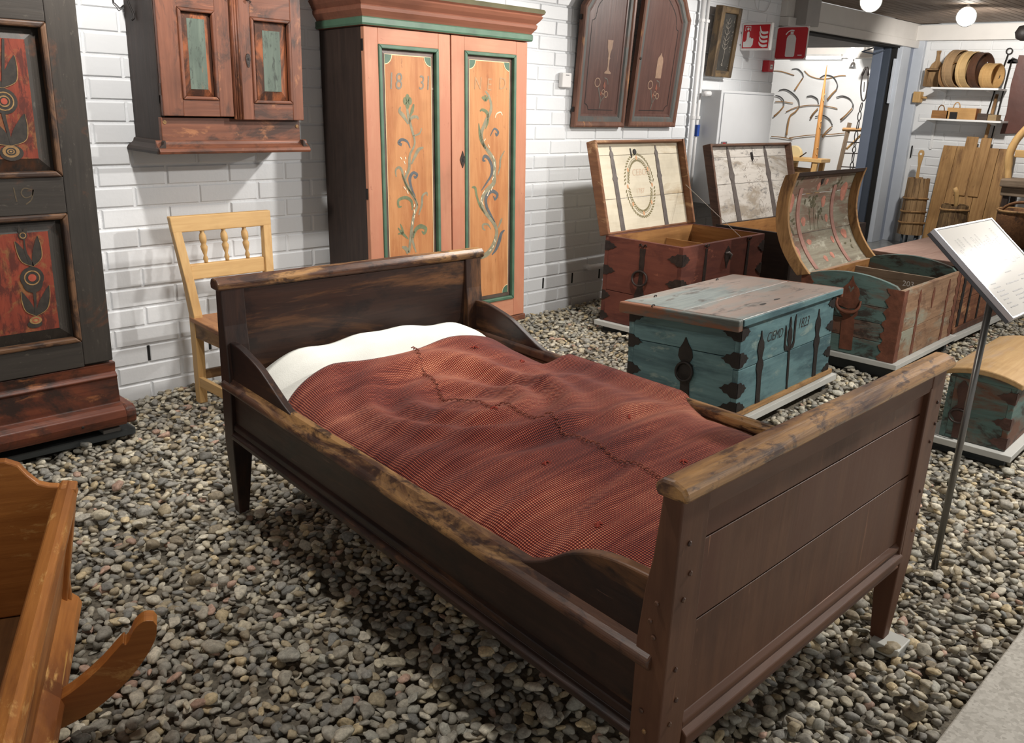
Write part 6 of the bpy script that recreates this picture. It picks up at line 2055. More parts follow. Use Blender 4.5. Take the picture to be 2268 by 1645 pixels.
fb_ = thing('framed_panel', 'small dark carved panel in a battered wooden frame on the wall by the fire signs', 'panel', (5.70, -0.015, 1.50), (radians(4.5), 0, 0))
FWd, FHt = 0.265, 0.475
for bx in ((0, 0, 0.045, FHt), (FWd - 0.045, 0, FWd, FHt), (0.045, 0, FWd - 0.045, 0.045), (0.045, FHt - 0.045, FWd - 0.045, FHt)):
    MB().box(bx[0], -0.062, bx[1], bx[2], 0.0, bx[3]).build('frame_bar', wood('battered_frame', srgb(140, 116, 82), srgb(78, 64, 50), 'z' if bx[3] - bx[1] > 0.2 else 'x', 0.6, 1.1, worn=srgb(72, 62, 52), wamt=0.45, wscale=12), fb_, 0.006)
MB().box(0.045, -0.045, 0.045, FWd - 0.045, -0.02, FHt - 0.045).build('panel', plain('black_panel_paint', srgb(60, 58, 54), 0.5, var=0.3, scale=20), fb_)
m = MB()
FT3 = lambda u, v, o: (u, -0.045 - o, v)
m.ribbon([(0.13, 0.10), (0.12, 0.085), (0.137, 0.08), (0.13, 0.10), (0.137, 0.18), (0.122, 0.25), (0.142, 0.31), (0.122, 0.36), (0.142, 0.40)], 0.004, FT3)
for v in (0.19, 0.22, 0.25, 0.29, 0.33, 0.36):
    for s in (-1, 1):
        m.ribbon([(0.132, v), (0.132 + s * 0.025, v + 0.012), (0.132 + s * 0.035, v + 0.03)], 0.003, FT3)
r_ = random.Random(4)
for _ in range(60):
    s = r_.choice((0.062, FWd - 0.062))
    v = r_.uniform(0.06, FHt - 0.06)
    m.ribbon([(s, v), (s + r_.uniform(-.01, .01), v + r_.uniform(-.012, .012))], 0.003, FT3, 0.0006, 0)
tag(m.build('incised_tendril', plain('pale_tendril_paint', srgb(158, 150, 138), 0.6, var=0.1), fb_), kind='stuff')

# fire signs: flags standing out from the wall
M_SIGNRED = plain('fire_sign_red', srgb(196, 34, 44), 0.35, var=0.02)
M_SIGNWHITE = plain('sign_white', srgb(236, 234, 232), 0.4, var=0.02)
SX = lambda u, v, o: (-o, -u, v)      # faces -x, u runs out from the wall
f1 = thing('fire_alarm_sign', 'red square sign with a hand pressing a button and flames', 'sign', (6.17, 0.0, 1.70))
MB().box(-0.004, -0.245, 0.0, 0.03, -0.002, 0.192).build('sign_body', M_SIGNWHITE, f1, 0.004)
MB().plate([(0.016, 0.014), (0.232, 0.014), (0.232, 0.178), (0.016, 0.178)], SX, 0.004, 0.0055).build('red_field', M_SIGNRED, f1)
w_ = Each()
hand = [(0.026, 0.022), (0.092, 0.022), (0.105, 0.040), (0.107, 0.080), (0.098, 0.086), (0.090, 0.082), (0.082, 0.092), (0.072, 0.088), (0.070, 0.125), (0.064, 0.132), (0.054, 0.130), (0.050, 0.122), (0.050, 0.075), (0.040, 0.060), (0.026, 0.062), (0.024, 0.045)]
w_.flat(hand, SX, 0.0062)
w_.ribbon([(0.034, 0.136), (0.034, 0.168), (0.076, 0.168), (0.076, 0.136)], 0.005, SX, 0.0062, 0)
w_.flat([(0.056 + 0.010 * cos(t), 0.150 + 0.010 * sin(t)) for t in np.linspace(0, 2 * pi, 13)[:-1]], SX, 0.0062)
for k in range(4):
    y = 0.030 + 0.030 * k
    w_.ribbon([(0.222, y + 0.004), (0.19, y), (0.165, y + 0.010), (0.152, y + 0.030 + 0.006 * k)], [0.016, 0.018, 0.014, 0.003], SX, 0.0062)
w_.build('white_pictogram', M_SIGNWHITE, f1)
f2 = thing('extinguisher_sign', 'red square sign with a white fire extinguisher pictogram', 'sign', (6.66, -0.02, 1.66))
MB().box(-0.004, -0.27, 0.0, 0.004, 0.0, 0.245).build('sign_body', M_SIGNWHITE, f2, 0.002)
rr_ = [(0.262 - 0.012, 0.008), (0.262, 0.02), (0.262, 0.225), (0.25, 0.237), (0.020, 0.237), (0.008, 0.225), (0.008, 0.02), (0.02, 0.008)]
MB().plate(rr_, SX, 0.004, 0.0052).build('red_field', M_SIGNRED, f2)
w_ = Each()
w_.flat([(0.10, 0.022), (0.165, 0.022), (0.172, 0.03), (0.172, 0.155), (0.165, 0.172), (0.150, 0.184), (0.115, 0.184), (0.10, 0.172), (0.093, 0.155), (0.093, 0.03)], SX, 0.0058)
w_.flat([(0.120, 0.186), (0.145, 0.186), (0.145, 0.205), (0.120, 0.205)], SX, 0.0058)
w_.ribbon([(0.150, 0.212), (0.125, 0.214), (0.10, 0.205), (0.082, 0.184)], [0.010, 0.010, 0.008, 0.010], SX, 0.0058)
w_.flat([(0.20, 0.030), (0.235, 0.030), (0.235, 0.037), (0.20, 0.037)], SX, 0.0058)
w_.build('white_pictogram', M_SIGNWHITE, f2)
ac = thing('alarm_call_point', 'small red fire alarm call point under the red signs', 'alarm', (6.53, 0.0, 1.565))
MB().box(0.0, -0.055, 0.0, 0.085, 0.0, 0.085).build('housing', M_SIGNRED, ac, 0.005)
MB().box(0.025, -0.0565, 0.02, 0.062, -0.055, 0.055).build('label_plate', M_SIGNWHITE, ac)
MB().box(0.030, -0.0575, 0.036, 0.056, -0.0565, 0.042).build('print_line', INK, ac)
th = thing('thermostat', 'small white thermostat box on the brick wall right of the wardrobe', 'thermostat', (4.135, 0.0, 1.368))
MB().box(0.0, -0.032, 0.0, 0.085, 0.0, 0.085).build('housing', M_SIGNWHITE, th, 0.006)
MB().box(0.03, -0.0325, 0.070, 0.062, -0.031, 0.074).build('print_line', INK, th)
hc = thing('hose_cabinet', 'light grey metal wall cabinet behind the chest lids', 'cabinet', (5.67, -0.004, 0.60))
M_CABGREY = plain('light_grey_enamel', srgb(214, 216, 218), 0.4, var=0.02)
MB().box(0.0, -0.185, 0.0, 0.76, 0.0, 0.805).build('body', M_CABGREY, hc, 0.004)
MB().box(0.026, -0.1862, 0.016, 0.744, -0.185, 0.789).build('door_gap', plain('grey_door_gap', srgb(150, 152, 156), 0.6), hc)
MB().box(0.032, -0.192, 0.022, 0.738, -0.185, 0.783).build('door', M_CABGREY, hc, 0.003)
MB().box(0.05, -0.196, 0.42, 0.13, -0.192, 0.45).build('latch', plain('grey_latch', srgb(140, 140, 144), 0.4, 0.4), hc, 0.002)
MB().box(0.07, -0.198, 0.428, 0.105, -0.196, 0.442).build('red_tab', M_SIGNRED, hc)
M_PIPE = plain('white_pipe_enamel', srgb(228, 228, 228), 0.35, var=0.02)
for k, (x, nm) in enumerate(((5.56, 'white heating riser pipe on the wall, left of two'), (5.62, 'white heating riser pipe on the wall, next to the grey cabinet'))):
    pp = thing('riser_pipe', nm, 'pipe', (x, -0.04, 0.0))
    MB().tube([(0, 0, 0.02), (0, 0, 2.14)], 0.017 if k == 0 else 0.013, 10).build('pipe', M_PIPE, pp, smooth=True)
    for z in (0.5, 1.2, 1.85):
        MB().lathe([(0.022, z), (0.022, z + 0.02)], (0, 0, 0), 10).build('pipe_clip', M_PIPE, pp)
    if k == 1:
        MB().box(-0.016, -0.02, 1.08, 0.016, 0.0, 1.16).build('blue_tag', plain('blue_tape', srgb(40, 76, 160), 0.5), pp)
pp = thing('pipe_stub', 'short white capped pipe stub above the grey wall cabinet', 'pipe', (5.66, -0.09, 1.375))
MB().tube([(-0.06, 0, 0), (0.05, 0, 0.004)], 0.02, 12).build('pipe', M_PIPE, pp, smooth=True)
MB().lathe([(0.023, 0.05), (0.023, 0.062), (0.014, 0.068)], (0, 0, 0.004), 12, 'x').build('cap', M_PIPE, pp)
pp = thing('floor_pipe', 'white pipe bending out of the wall low down by the red-brown chest', 'pipe', (4.5, 0.0, 0.235))
MB().tube(smoothpts([(0.0, 0.0, 0.0), (0.0, -0.03, 0.0), (0.03, -0.05, 0.0), (0.4, -0.05, -0.004), (0.9, -0.05, -0.008)], 5), 0.019, 12).build('pipe', M_PIPE, pp, smooth=True)
MB().lathe([(0.023, 0.14), (0.025, 0.15), (0.023, 0.16)], (0, -0.05, -0.002), 12, 'x').build('joint', M_PIPE, pp)
lp = thing('wire_loop', 'thin bent wire hanging on the wall beside the hanging cupboard', 'wire', (1.50, -0.004, 1.575))
MB().tube([(0.0, 0, 0.12), (0.008, -0.006, 0.02), (0.03, -0.006, 0.0), (0.045, -0.006, 0.012)], 0.0022, 5).build('wire', M_IRONDK, lp)
cbk = thing('loose_cable', 'thin white cable looping down the wall above the fire signs', 'cable', (6.30, -0.006, 1.95))
MB().tube(smoothpts([(0.0, 0, 0.19), (-0.01, -0.006, 0.10), (0.05, -0.008, 0.045), (0.16, -0.006, 0.05), (0.22, -0.004, 0.12), (0.23, 0, 0.19)], 5), 0.0028, 5).build('cable', M_PIPE, cbk)

# ------------------------------------------------------------------ end wall with shelves
XE = 9.46
EY = lambda u, v, o: (XE - o, -u, v)        # on the end wall, u to the right, o out of the wall


def far_thing(name, label, cat, u, v, o=0.0, group=None):
    return thing(name, label, cat, EY(u, v, o), (0, 0, 0), group)


M_SHELF = plain('white_shelf_laminate', srgb(232, 232, 230), 0.4, var=0.02)
for nm, u0, u1, z, lb_ in (('upper', 0.335, 0.945, 1.548, 'white wall shelf carrying the row of round sieves'), ('lower', 0.285, 1.02, 1.258, 'white wall shelf carrying the small wooden boxes')):
    sf = far_thing('wall_shelf', lb_, 'shelf', u0, z)
    MB().box(-0.26, -(u1 - u0), -0.018, 0.0, 0.0, 0.0).build('shelf_board', M_SHELF, sf, 0.002)
    for u in (0.05, u1 - u0 - 0.12):
        MB().prism([(-0.22, -0.018), (-0.22, -0.026), (-0.01, -0.05), (-0.01, -0.018)], 'y', -u, -u - 0.015).build('bracket', M_SHELF, sf, fix=True)
        MB().box(-0.012, -u - 0.018, -0.30, 0.0, -u + 0.003, -0.018).build('upright', M_SHELF, sf)

# round bentwood sieves standing on edge
SV_ = (('small brown bentwood box standing leftmost on the upper shelf', 0.450, 0.118, 0.10, (176, 136, 92), (126, 90, 56), 0.9), ('large greyish bentwood sieve, second on the upper shelf', 0.505, 0.172, 0.10, (176, 146, 110), (140, 112, 80), 1.0), ('large pale yellow bentwood sieve in the middle of the upper shelf', 0.625, 0.165, 0.10, (216, 186, 136), (188, 152, 100), 1.0), ('dark bark-covered bentwood sieve on the upper shelf', 0.72, 0.160, 0.08, (98, 66, 46), (66, 44, 34), 1.0), ('small yellow bentwood box standing rightmost on the upper shelf', 0.825, 0.112, 0.12, (206, 168, 114), (172, 132, 80), 0.9))
for i, (lb_, u, r, d, c1, c2, _) in enumerate(SV_):
    s = thing('bentwood_sieve', lb_, 'sieve', (9.33, -u, 1.548 + r), (0, 0, radians(-14)), 'bentwood sieves on the upper shelf')
    m = wood('bentwood_%d' % i, srgb(*c1), srgb(*c2), 'z', 0.55, 0.8)
    MB().lathe([(r, 0.0), (r, -d), (r - 0.008, -d), (r - 0.008, -d * 0.12), (0.001, -d * 0.12), (0.001, 0.0)], (0, d / 2, 0), 32, 'y').build('hoop', m, s, smooth=False, fix=True)
    MB().lathe([(r + 0.004, -d * 0.04), (r + 0.004, -d * 0.30), (r, -d * 0.32), (r, 0.0)], (0, d / 2, 0), 32, 'y').build('outer_band', m, s, fix=True)

# scoops on the wall
s = far_thing('grain_scoop', 'large wooden grain scoop hung upright left of the sieves', 'scoop', 0.265, 1.555, 0.0)
pts = [(-0.075, 0.0), (-0.07, 0.17), (-0.05, 0.215), (-0.02, 0.245), (-0.016, 0.30), (-0.022, 0.34), (0.022, 0.34), (0.016, 0.30), (0.02, 0.245), (0.05, 0.215), (0.07, 0.17), (0.075, 0.0)]
LX = lambda u, v, o: (-o, -u, v)
MB().plate(pts, LX, 0.0, 0.014).build('back_and_handle', W_CHURN('z'), s, 0.004, fix=True)
for x in (-0.075, 0.062):
    MB().box(-0.09, -x - 0.013, 0.0, -0.014, -x, 0.17).build('side_wall', W_CHURN('z'), s, 0.003)
MB().box(-0.09, -0.075, 0.155, -0.014, 0.075, 0.172).build('end_wall', W_CHURN('y'), s, 0.003)
s = far_thing('hand_scoop', 'small pale box-shaped wooden scoop pegged on the wall below the sieves', 'scoop', 0.115, 1.40, 0.0)
MB().box(-0.10, -0.075, 0.0, -0.015, 0.0, 0.105).build('bowl', W_PINE('z'), s, 0.008)
MB().tube([(-0.055, -0.075, 0.05), (-0.055, -0.125, 0.052)], 0.012, 8).build('handle', W_PINE('y'), s, smooth=True)

# small boxes on the lower shelf
BX = (('low dark and yellow wooden box with bent handle, leftmost on the lower shelf', 0.375, 0.53, 0.075, (176, 128, 74), (92, 60, 40), True), ('large pale wooden box in the middle of the lower shelf', 0.515, 0.78, 0.105, (208, 166, 110), (176, 132, 80), True), ('small black box right of the pale wooden box on the lower shelf', 0.795, 0.885, 0.062, (86, 72, 62), (56, 46, 42), False), ('small greyish wooden box at the right end of the lower shelf', 0.89, 0.965, 0.055, (174, 150, 112), (136, 112, 80), False))
for i, (lb_, u0, u1, h, c1, c2, hd) in enumerate(BX):
    b = thing('wooden_box', lb_, 'box', (9.30, -u0, 1.258), (0, 0, 0), 'small boxes on the lower shelf')
    m = wood('boxwood_%d' % i, srgb(*c1), srgb(*c2), 'y', 0.6, 0.9)
    w = u1 - u0
    t_ = 0.008
    for bx in ((-0.07, -w, 0, -0.07 + t_, 0, h), (0.07 - t_, -w, 0, 0.07, 0, h), (-0.07 + t_, -t_, 0, 0.07 - t_, 0, h), (-0.07 + t_, -w, 0, 0.07 - t_, -w + t_, h)):
        MB().box(*bx).build('wall_board', m, b, 0.002)
    MB().box(-0.07 + t_, -w + t_, 0.0, 0.07 - t_, -t_, 0.008).build('bottom_board', m, b)
    if hd:
        MB().tube([(0, -0.04 * 1 + 0.03 * cos(a_) - 0.02, h + 0.05 * sin(a_)) for a_ in np.linspace(0, pi, 9)], 0.005, 6).build('bent_handle', m, b, smooth=True)
    if i == 1:
        MB().box(-0.0715, -0.10, 0.0, -0.07, -0.03, 0.065).build('dark_patch', M_IRONDK, b)
        MB().box(-0.072, -w - 0.001, 0.0, -0.0, -w, h).build('reddish_end', wood('box_end', srgb(184, 118, 70), srgb(150, 90, 52), 'z', 0.6), b)

# iron tools and a staff right of the shelves
t_ = far_thing('iron_rod', 'long iron rod with a ring eye hung right of the shelves', 'tool', 0.87, 1.0, 0.03)
m = MB().tube([(0, 0.06, 0.25), (0, 0.02, 0.55), (0, -0.03, 0.86)], 0.006, 6)
m.build('rod', M_IRONDK, t_, smooth=True)
MB().tube([(0, -0.035 + 0.026 * cos(a), 0.885 + 0.026 * sin(a)) for a in np.linspace(0, 2 * pi, 15)[:-1]], 0.005, 6, closed=True).build('eye', M_IRONDK, t_, smooth=True)
t_ = far_thing('iron_hoe', 'long-handled iron hook tool hanging beside the ring-eyed rod', 'tool', 0.895, 1.0, 0.03)
MB().tube([(0, 0.0, -0.05), (0, -0.02, 0.40), (0, -0.045, 0.80)], 0.006, 6).build('shaft', M_IRONDK, t_, smooth=True)
MB().plate([(0.045, 0.80), (0.02, 0.81), (0.01, 0.78), (0.05, 0.83), (0.09, 0.815), (0.11, 0.78), (0.075, 0.79)], LX, -0.006, 0.004, 0).build('blade', M_IRONDK, t_, fix=True)
t_ = far_thing('wooden_staff', 'plain wooden staff leaning on the wall below the shelves', 'staff', 0.86, 0.55, 0.05)
MB().tube([(0, 0.0, 0.0), (0, 0.01, 0.5), (0, -0.02, 0.95)], [0.016, 0.018, 0.014], 8).build('shaft', W_PINEOLD('z'), t_, smooth=True)

# big two-pronged board leaning on the wall
bd = thing('kneading_board', 'large upright pine board with two prongs leaning on the end wall', 'board', (9.19, -0.50, 0.0), (0, radians(9), 0))
hts = (1.02, 1.02, 1.03, 1.03)
xs_ = np.linspace(0.0, 0.64, 6)
for k in range(5):
    y0, y1 = xs_[k] + 0.0015, xs_[k + 1] - 0.0015
    top = 1.02
    MB().box(0.0, -y1, 0.02, 0.028, -y0, top).build('plank', W_BOARD('z'), bd, 0.003)
for y0, y1, t1 in ((0.20, 0.31, 1.115), (0.335, 0.43, 1.11)):
    MB().box(-0.014, -y1, 0.55, 0.0, -y0, t1).build('prong', W_BOARD('z'), bd, 0.008)


def stave_tub(root, r0, r1, z0, z1, n, mat, wall=0.014):
    for k in range(n):
        a0, a1 = 2 * pi * k / n, 2 * pi * (k + 0.95) / n
        dz = RND.uniform(-0.006, 0.006)
        rg = []
        for z, r in ((z0, r0), (z1 + dz, r1)):
            rg.append([(r * cos(a0), r * sin(a0), z), (r * cos(a1), r * sin(a1), z), ((r - wall) * cos(a1), (r - wall) * sin(a1), z), ((r - wall) * cos(a0), (r - wall) * sin(a0), z)])
        loft(rg).build('stave', mat, root, fix=True)
    MB().lathe([(min(r0, r1) - wall, z0 + 0.01), (min(r0, r1) - wall, z0 + 0.03)], (0, 0, 0), 20).build('bottom', mat, root)


def hoop(root, r, z, w=0.010):
    MB().tube([(r * cos(a), r * sin(a), z + 0.004 * sin(2 * a)) for a in np.linspace(0, 2 * pi, 25)[:-1]], w, 6, closed=True).build('hoop', W_PINEOLD('x'), root, smooth=True)


cn = thing('butter_churn', 'tall staved wooden churn with bent hoops and a paddle handle', 'churn', (9.20, -0.375, 0.0))
stave_tub(cn, 0.122, 0.105, 0.125, 0.68, 12, W_CHURN('z'))
for z in (0.245, 0.355, 0.485):
    hoop(cn, 0.124 - (z - 0.125) * 0.03, z)
MB().lathe([(0.095, 0.655), (0.095, 0.665)], (0, 0, 0), 16).build('lid', W_CHURN('x'), cn)
pad = [(-0.016, 0.665), (-0.013, 0.80), (-0.024, 0.88), (-0.030, 0.915), (-0.022, 0.945), (0.0, 0.955), (0.022, 0.945), (0.030, 0.915), (0.024, 0.88), (0.013, 0.80), (0.016, 0.665)]
MB().plate(pad, lambda u, v, o: (-o, -u + 0.02, v), -0.008, 0.008).build('paddle_handle', W_PINE('z'), cn, 0.004, fix=True)
MB().plate([(0.012 * cos(t) , 0.915 + 0.012 * sin(t)) for t in np.linspace(0, 2 * pi, 11)[:-1]], lambda u, v, o: (-o, -u + 0.02, v), 0.008, 0.009).build('handle_hole', M_WHITE2, cn)
for a in (0.6, 2.7, 4.2, 5.6):
    MB().tube([(0.09 * cos(a), 0.09 * sin(a), 0.0), (0.09 * cos(a), 0.09 * sin(a), 0.125)], 0.013, 8).build('leg', plain('grey_stand_leg', srgb(84, 92, 100), 0.4, 0.5), cn, smooth=True)

tu = thing('bark_tub', 'low bark-sided tub with a dipper standing before the big board', 'tub', (8.95, -0.84, 0.0))
stave_tub(tu, 0.135, 0.118, 0.16, 0.48, 14, wood('bark_staves', srgb(150, 122, 84), srgb(84, 62, 42), 'z', 0.8, 1.3, worn=srgb(74, 54, 38), wamt=0.42, wscale=14, bump=0.8))
hoop(tu, 0.124, 0.44, 0.011)
hoop(tu, 0.136, 0.19, 0.010)
MB().tube([(0.03, 0.0, 0.3), (0.02, 0.0, 0.50), (0.0, 0.01, 0.60), (-0.01, 0.03, 0.64)], [0.016, 0.018, 0.024, 0.022], 8).build('dipper_handle', W_PINE('z'), tu, smooth=True)
MB().lathe([(0.10, 0.0), (0.10, 0.02), (0.03, 0.03), (0.03, 0.15), (0.12, 0.16)], (0, 0, 0), 16).build('stand', plain('grey_stand_leg', srgb(84, 92, 100), 0.4, 0.5), tu)

hd = thing('brown_hide', 'dark brown leather sheet hanging at the right end of the wall', 'leather', (9.44, -0.965, 1.14))
MB().plate([(0.0, 0.0), (0.02, 0.2), (0.01, 0.45), (0.03, 0.71), (0.45, 0.70), (0.44, 0.35), (0.46, 0.0), (0.2, 0.015)], LX, 0.0, 0.012).build('sheet', plain('brown_leather', srgb(92, 54, 44), 0.45, var=0.2, scale=5, bump=0.3, bscale=20), hd, 0.003, fix=True)
kc = thing('carved_chair', 'knotty pale wood chair half cut off at the right edge', 'chair', (8.95, -1.27, 0.0))
MB().tube(smoothpts([(0.0, 0.02, 0.74), (0.01, 0.04, 0.85), (0.0, 0.05, 0.98), (0.0, 0.02, 1.10), (0.0, -0.04, 1.2), (0.0, -0.10, 1.28)], 4), [0.030] * 5 + [0.036] * 6 + [0.034] * 10, 8).build('back_branch', W_PINE('z'), kc, smooth=True)
MB().box(-0.04, -0.35, 0.955, 0.0, 0.0, 1.02).build('back_rail', W_PINE('y'), kc, 0.006)
MB().box(-0.20, -0.40, 0.70, 0.15, 0.03, 0.77).build('seat', W_GREYWOOD('y'), kc, 0.012)
MB().box(-0.16, -0.40, 0.62, 0.12, 0.02, 0.70).build('apron', W_GREYWOOD('y'), kc, 0.008)
for x in (-0.14, 0.09):
    for y in (-0.02, -0.34):
        MB().box(x, y - 0.03, 0.0, x + 0.05, y + 0.02, 0.64).build('leg', W_DKSIDE('z'), kc, 0.006)
bk = thing('birch_basket', 'brown birch-bark basket with a bent handle at the right edge', 'basket', (8.55, -1.53, 0.0))
mbk = wood('birch_bark', srgb(140, 98, 62), srgb(88, 58, 38), 'x', 0.7, 1.2, worn=srgb(64, 44, 34), wamt=0.4, wscale=12, bump=0.6)
MB().lathe([(0.16, 0.22), (0.19, 0.28), (0.20, 0.48), (0.195, 0.53), (0.185, 0.53), (0.18, 0.30), (0.15, 0.24)], (0, 0, 0), 28).build('body', mbk, bk, smooth=True)
hoop(bk, 0.198, 0.525, 0.012)
MB().tube([(0.0, 0.19 * cos(a), 0.46 + 0.14 * sin(a)) for a in np.linspace(0, pi, 15)], 0.013, 8).build('handle', mbk, bk, smooth=True)
MB().box(-0.22, -0.22, 0.0, 0.22, 0.22, 0.22).build('stand', plain('dark_stand', srgb(52, 46, 42), 0.7), bk, 0.004)

# ------------------------------------------------------------------ room seen through the doorway
FX = lambda u, v, o: (12.5 - o, -u, v)
M_BLADE = plain('dark_sickle_steel', srgb(92, 92, 92), 0.4, 0.6, var=0.2)
SK = [
    ('curved sickle at the top left of the far wall', [(-2.855,1.840),(-2.769,1.843),(-2.689,1.788),(-2.659,1.728)], [(-2.666,1.725),(-2.721,1.635),(-2.769,1.550)]),
    ('broad dark sickle at the top right, beside the tall pole', [(-2.409,1.723),(-2.335,1.762),(-2.217,1.741),(-2.137,1.646),(-2.141,1.569)], [(-2.141,1.569),(-2.197,1.508),(-2.251,1.431)]),
    ('long-handled sickle in the middle left of the far wall', [(-3.020,1.542),(-2.919,1.558),(-2.788,1.499),(-2.688,1.409),(-2.665,1.311)], [(-2.673,1.306),(-2.720,1.247),(-2.799,1.166),(-2.811,0.908)]),
    ('small sickle half hidden behind the tall pole', [(-2.572,1.466),(-2.492,1.476),(-2.405,1.437),(-2.375,1.370)], [(-2.374,1.309),(-2.438,1.230),(-2.471,1.164)]),
    ('sickle at the right of the far wall with a slim blade', [(-2.126,1.468),(-2.032,1.488),(-1.930,1.455),(-1.871,1.386),(-1.870,1.332)], [(-1.870,1.327),(-1.943,1.235),(-2.016,1.163)]),
    ('sickle at the left edge of the far wall by the grey cabinet', [(-3.070,1.467),(-2.993,1.452),(-2.927,1.399),(-2.911,1.328)], [(-2.912,1.321),(-2.980,1.237),(-3.052,1.171)]),
    ('lowest sickle on the far wall, right of the tall pole', [(-2.399,1.192),(-2.284,1.214),(-2.177,1.165),(-2.122,1.089)], [(-2.129,1.068),(-2.200,0.993),(-2.250,0.913)])]
for lb_, b, h in SK:
    s = thing('sickle', lb_, 'sickle', FX(h[0][0], h[0][1], 0.05), (0, 0, 0), 'sickles on the far wall')
    q = lambda p: (0.0, -(p[0] - h[0][0]), p[1] - h[0][1])
    pts = smoothpts([q(p) for p in b], 4)
    n = len(pts)
    MB().tube(pts, [0.003 + 0.007 * sin(pi * min(1, 0.15 + 0.85 * i / n)) ** 0.6 for i in range(n)], 6, sx=0.45).build('blade', M_BLADE, s, smooth=True)
    pts = smoothpts([q(p) for p in h], 4)
    MB().tube(pts, [0.009 + 0.005 * i / len(pts) for i in range(len(pts))], 6).build('handle', W_PINEOLD('z'), s, smooth=True)
PL = [('short thin stick at the top left of the far wall', [(-3.170,1.814),(-3.026,1.808),(-2.817,1.756)]), ('bent stick with a sagging middle above the sickles', [(-2.663,1.818),(-2.568,1.751),(-2.428,1.716),(-2.296,1.718),(-2.138,1.757),(-2.039,1.761)]), ('bowed stick across the middle of the far wall', [(-2.870,1.241),(-2.742,1.304),(-2.574,1.341),(-2.406,1.351),(-2.237,1.341),(-2.091,1.319)]), ('short straight stick at the left edge of the far wall', [(-3.063,1.379),(-2.930,1.383),(-2.778,1.368)]), ('long crooked stick low on the far wall', [(-2.767,0.874),(-2.478,0.927),(-2.177,0.954),(-1.920,0.990)]), ('dark short stick low at the left of the far wall', [(-3.060,0.880),(-2.893,0.875),(-2.709,0.860)])]
for lb_, b in PL:
    s = thing('stick', lb_, 'stick', FX(b[0][0], b[0][1], 0.04), (0, 0, 0), 'sticks on the far wall')
    pts = smoothpts([(0.0, -(p[0] - b[0][0]), p[1] - b[0][1]) for p in b], 4)
    MB().tube(pts, 0.007, 6).build('shaft', W_PINEOLD('y'), s, smooth=True)
GX = lambda u, v, o: (11.7 - o, -u, v)
p = [(-1.966,1.864),(-1.952,0.452)]
s = thing('pointed_pole', 'tall pointed orange wood pole standing in the far room', 'pole', (11.7, -p[1][0], 0.0))
MB().tube([(0, 0.01, 0.0), (0, 0.0, 0.45), (0, -(p[0][0] - p[1][0]) * 0.7, 1.4), (0, -(p[0][0] - p[1][0]), p[0][1])], [0.045, 0.042, 0.026, 0.004], 8).build('shaft', wood('amber_pole', srgb(198, 146, 86), srgb(160, 106, 54), 'z', 0.5), s, smooth=True)
for z in (0.75, 1.1, 1.45):
    MB().tube([(-0.03, 0.03 * cos(a) - 0.04, z + 0.05 * sin(a)) for a in np.linspace(-1.4, 1.4, 7)], 0.006, 6).build('peg_loop', W_PINE('z'), s, smooth=True)
p = [(-2.372,0.621),(-1.815,0.654),(-2.296,0.672),(-2.121,0.438),(-2.008,0.447),(-2.327,0.481),(-2.097,0.500)]
s = thing('grindstone_bench', 'low pine bench with a pale round grindstone in the far room', 'bench', (11.75, -p[0][0], 0.0))
du = p[1][0] - p[0][0]
MB().box(-0.14, -du, p[0][1] - 0.02, 0.14, 0.10, p[0][1] + 0.03).build('bench_top', W_PINE('y'), s, 0.006)
MB().lathe([(0.115, -0.03), (0.12, -0.025), (0.12, 0.025), (0.115, 0.03)], (0.0, -(p[2][0] - p[0][0]), p[0][1] + 0.06), 26, 'x').build('grindstone', plain('pale_grindstone', srgb(206, 186, 140), 0.8, var=0.05), s, smooth=False)
for u in (0.02, du - 0.14):
    for x in (-0.10, 0.10):
        MB().taper((x * 1.3, -u - 0.05 + 0.05, 0.0), (0.024, 0.03), (x, -u - 0.05, p[0][1]), (0.024, 0.034)).build('leg', W_PINE('z'), s, 0.004)
MB().box(-0.03, -du + 0.12, p[5][1] - 0.05, 0.03, 0.06, p[5][1] + 0.03).build('lower_rail', W_PINEOLD('y'), s, 0.004)
MB().tube([(-0.06, -(p[2][0] - p[0][0]) - 0.12, p[0][1] + 0.03), (-0.08, -(p[2][0] - p[0][0]) - 0.22, p[0][1] + 0.10)], 0.008, 6).build('crank', M_IRON, s)
p = [(-1.537,1.143),(-1.594,0.541),(-1.606,1.053),(-1.353,1.062),(-1.543,0.896),(-1.363,0.900),(-1.558,0.749),(-1.356,0.763),(-1.565,0.572),(-1.342,0.582),(-1.543,0.801),(-1.346,1.024)]
s = thing('rung_frame', 'grey wooden frame with iron rungs standing in the far room beside the door', 'frame', (11.7, -p[1][0], 0.0))
R_ = lambda q, o=0.0: (-o, -(q[0] - p[1][0]), q[1])
MB().tube([(0, 0.02, 0.0), R_(p[1]), R_(p[0])], [0.034, 0.032, 0.030], 4).build('post', W_GREYWOOD('z'), s)
MB().tube([R_(p[2], 0.03), R_(p[3], 0.03)], 0.024, 4).build('top_bar', W_PINEOLD('y'), s)
for k in (4, 6, 8):
    MB().tube([R_(p[k], 0.0), R_((p[k + 1][0] + 0.12, p[k + 1][1]), 0.0)], 0.009, 6).build('iron_rung', M_IRON, s)
MB().tube([R_(p[10], -0.03), R_(p[11], -0.03)], 0.016, 4).build('brace', W_PINE('z'), s)
MB().tube([(0, 0.30 - 0.62, 0.0), R_((p[3][0] + 0.08, p[3][1]))], 0.032, 4).build('post', W_GREYWOOD('z'), s)
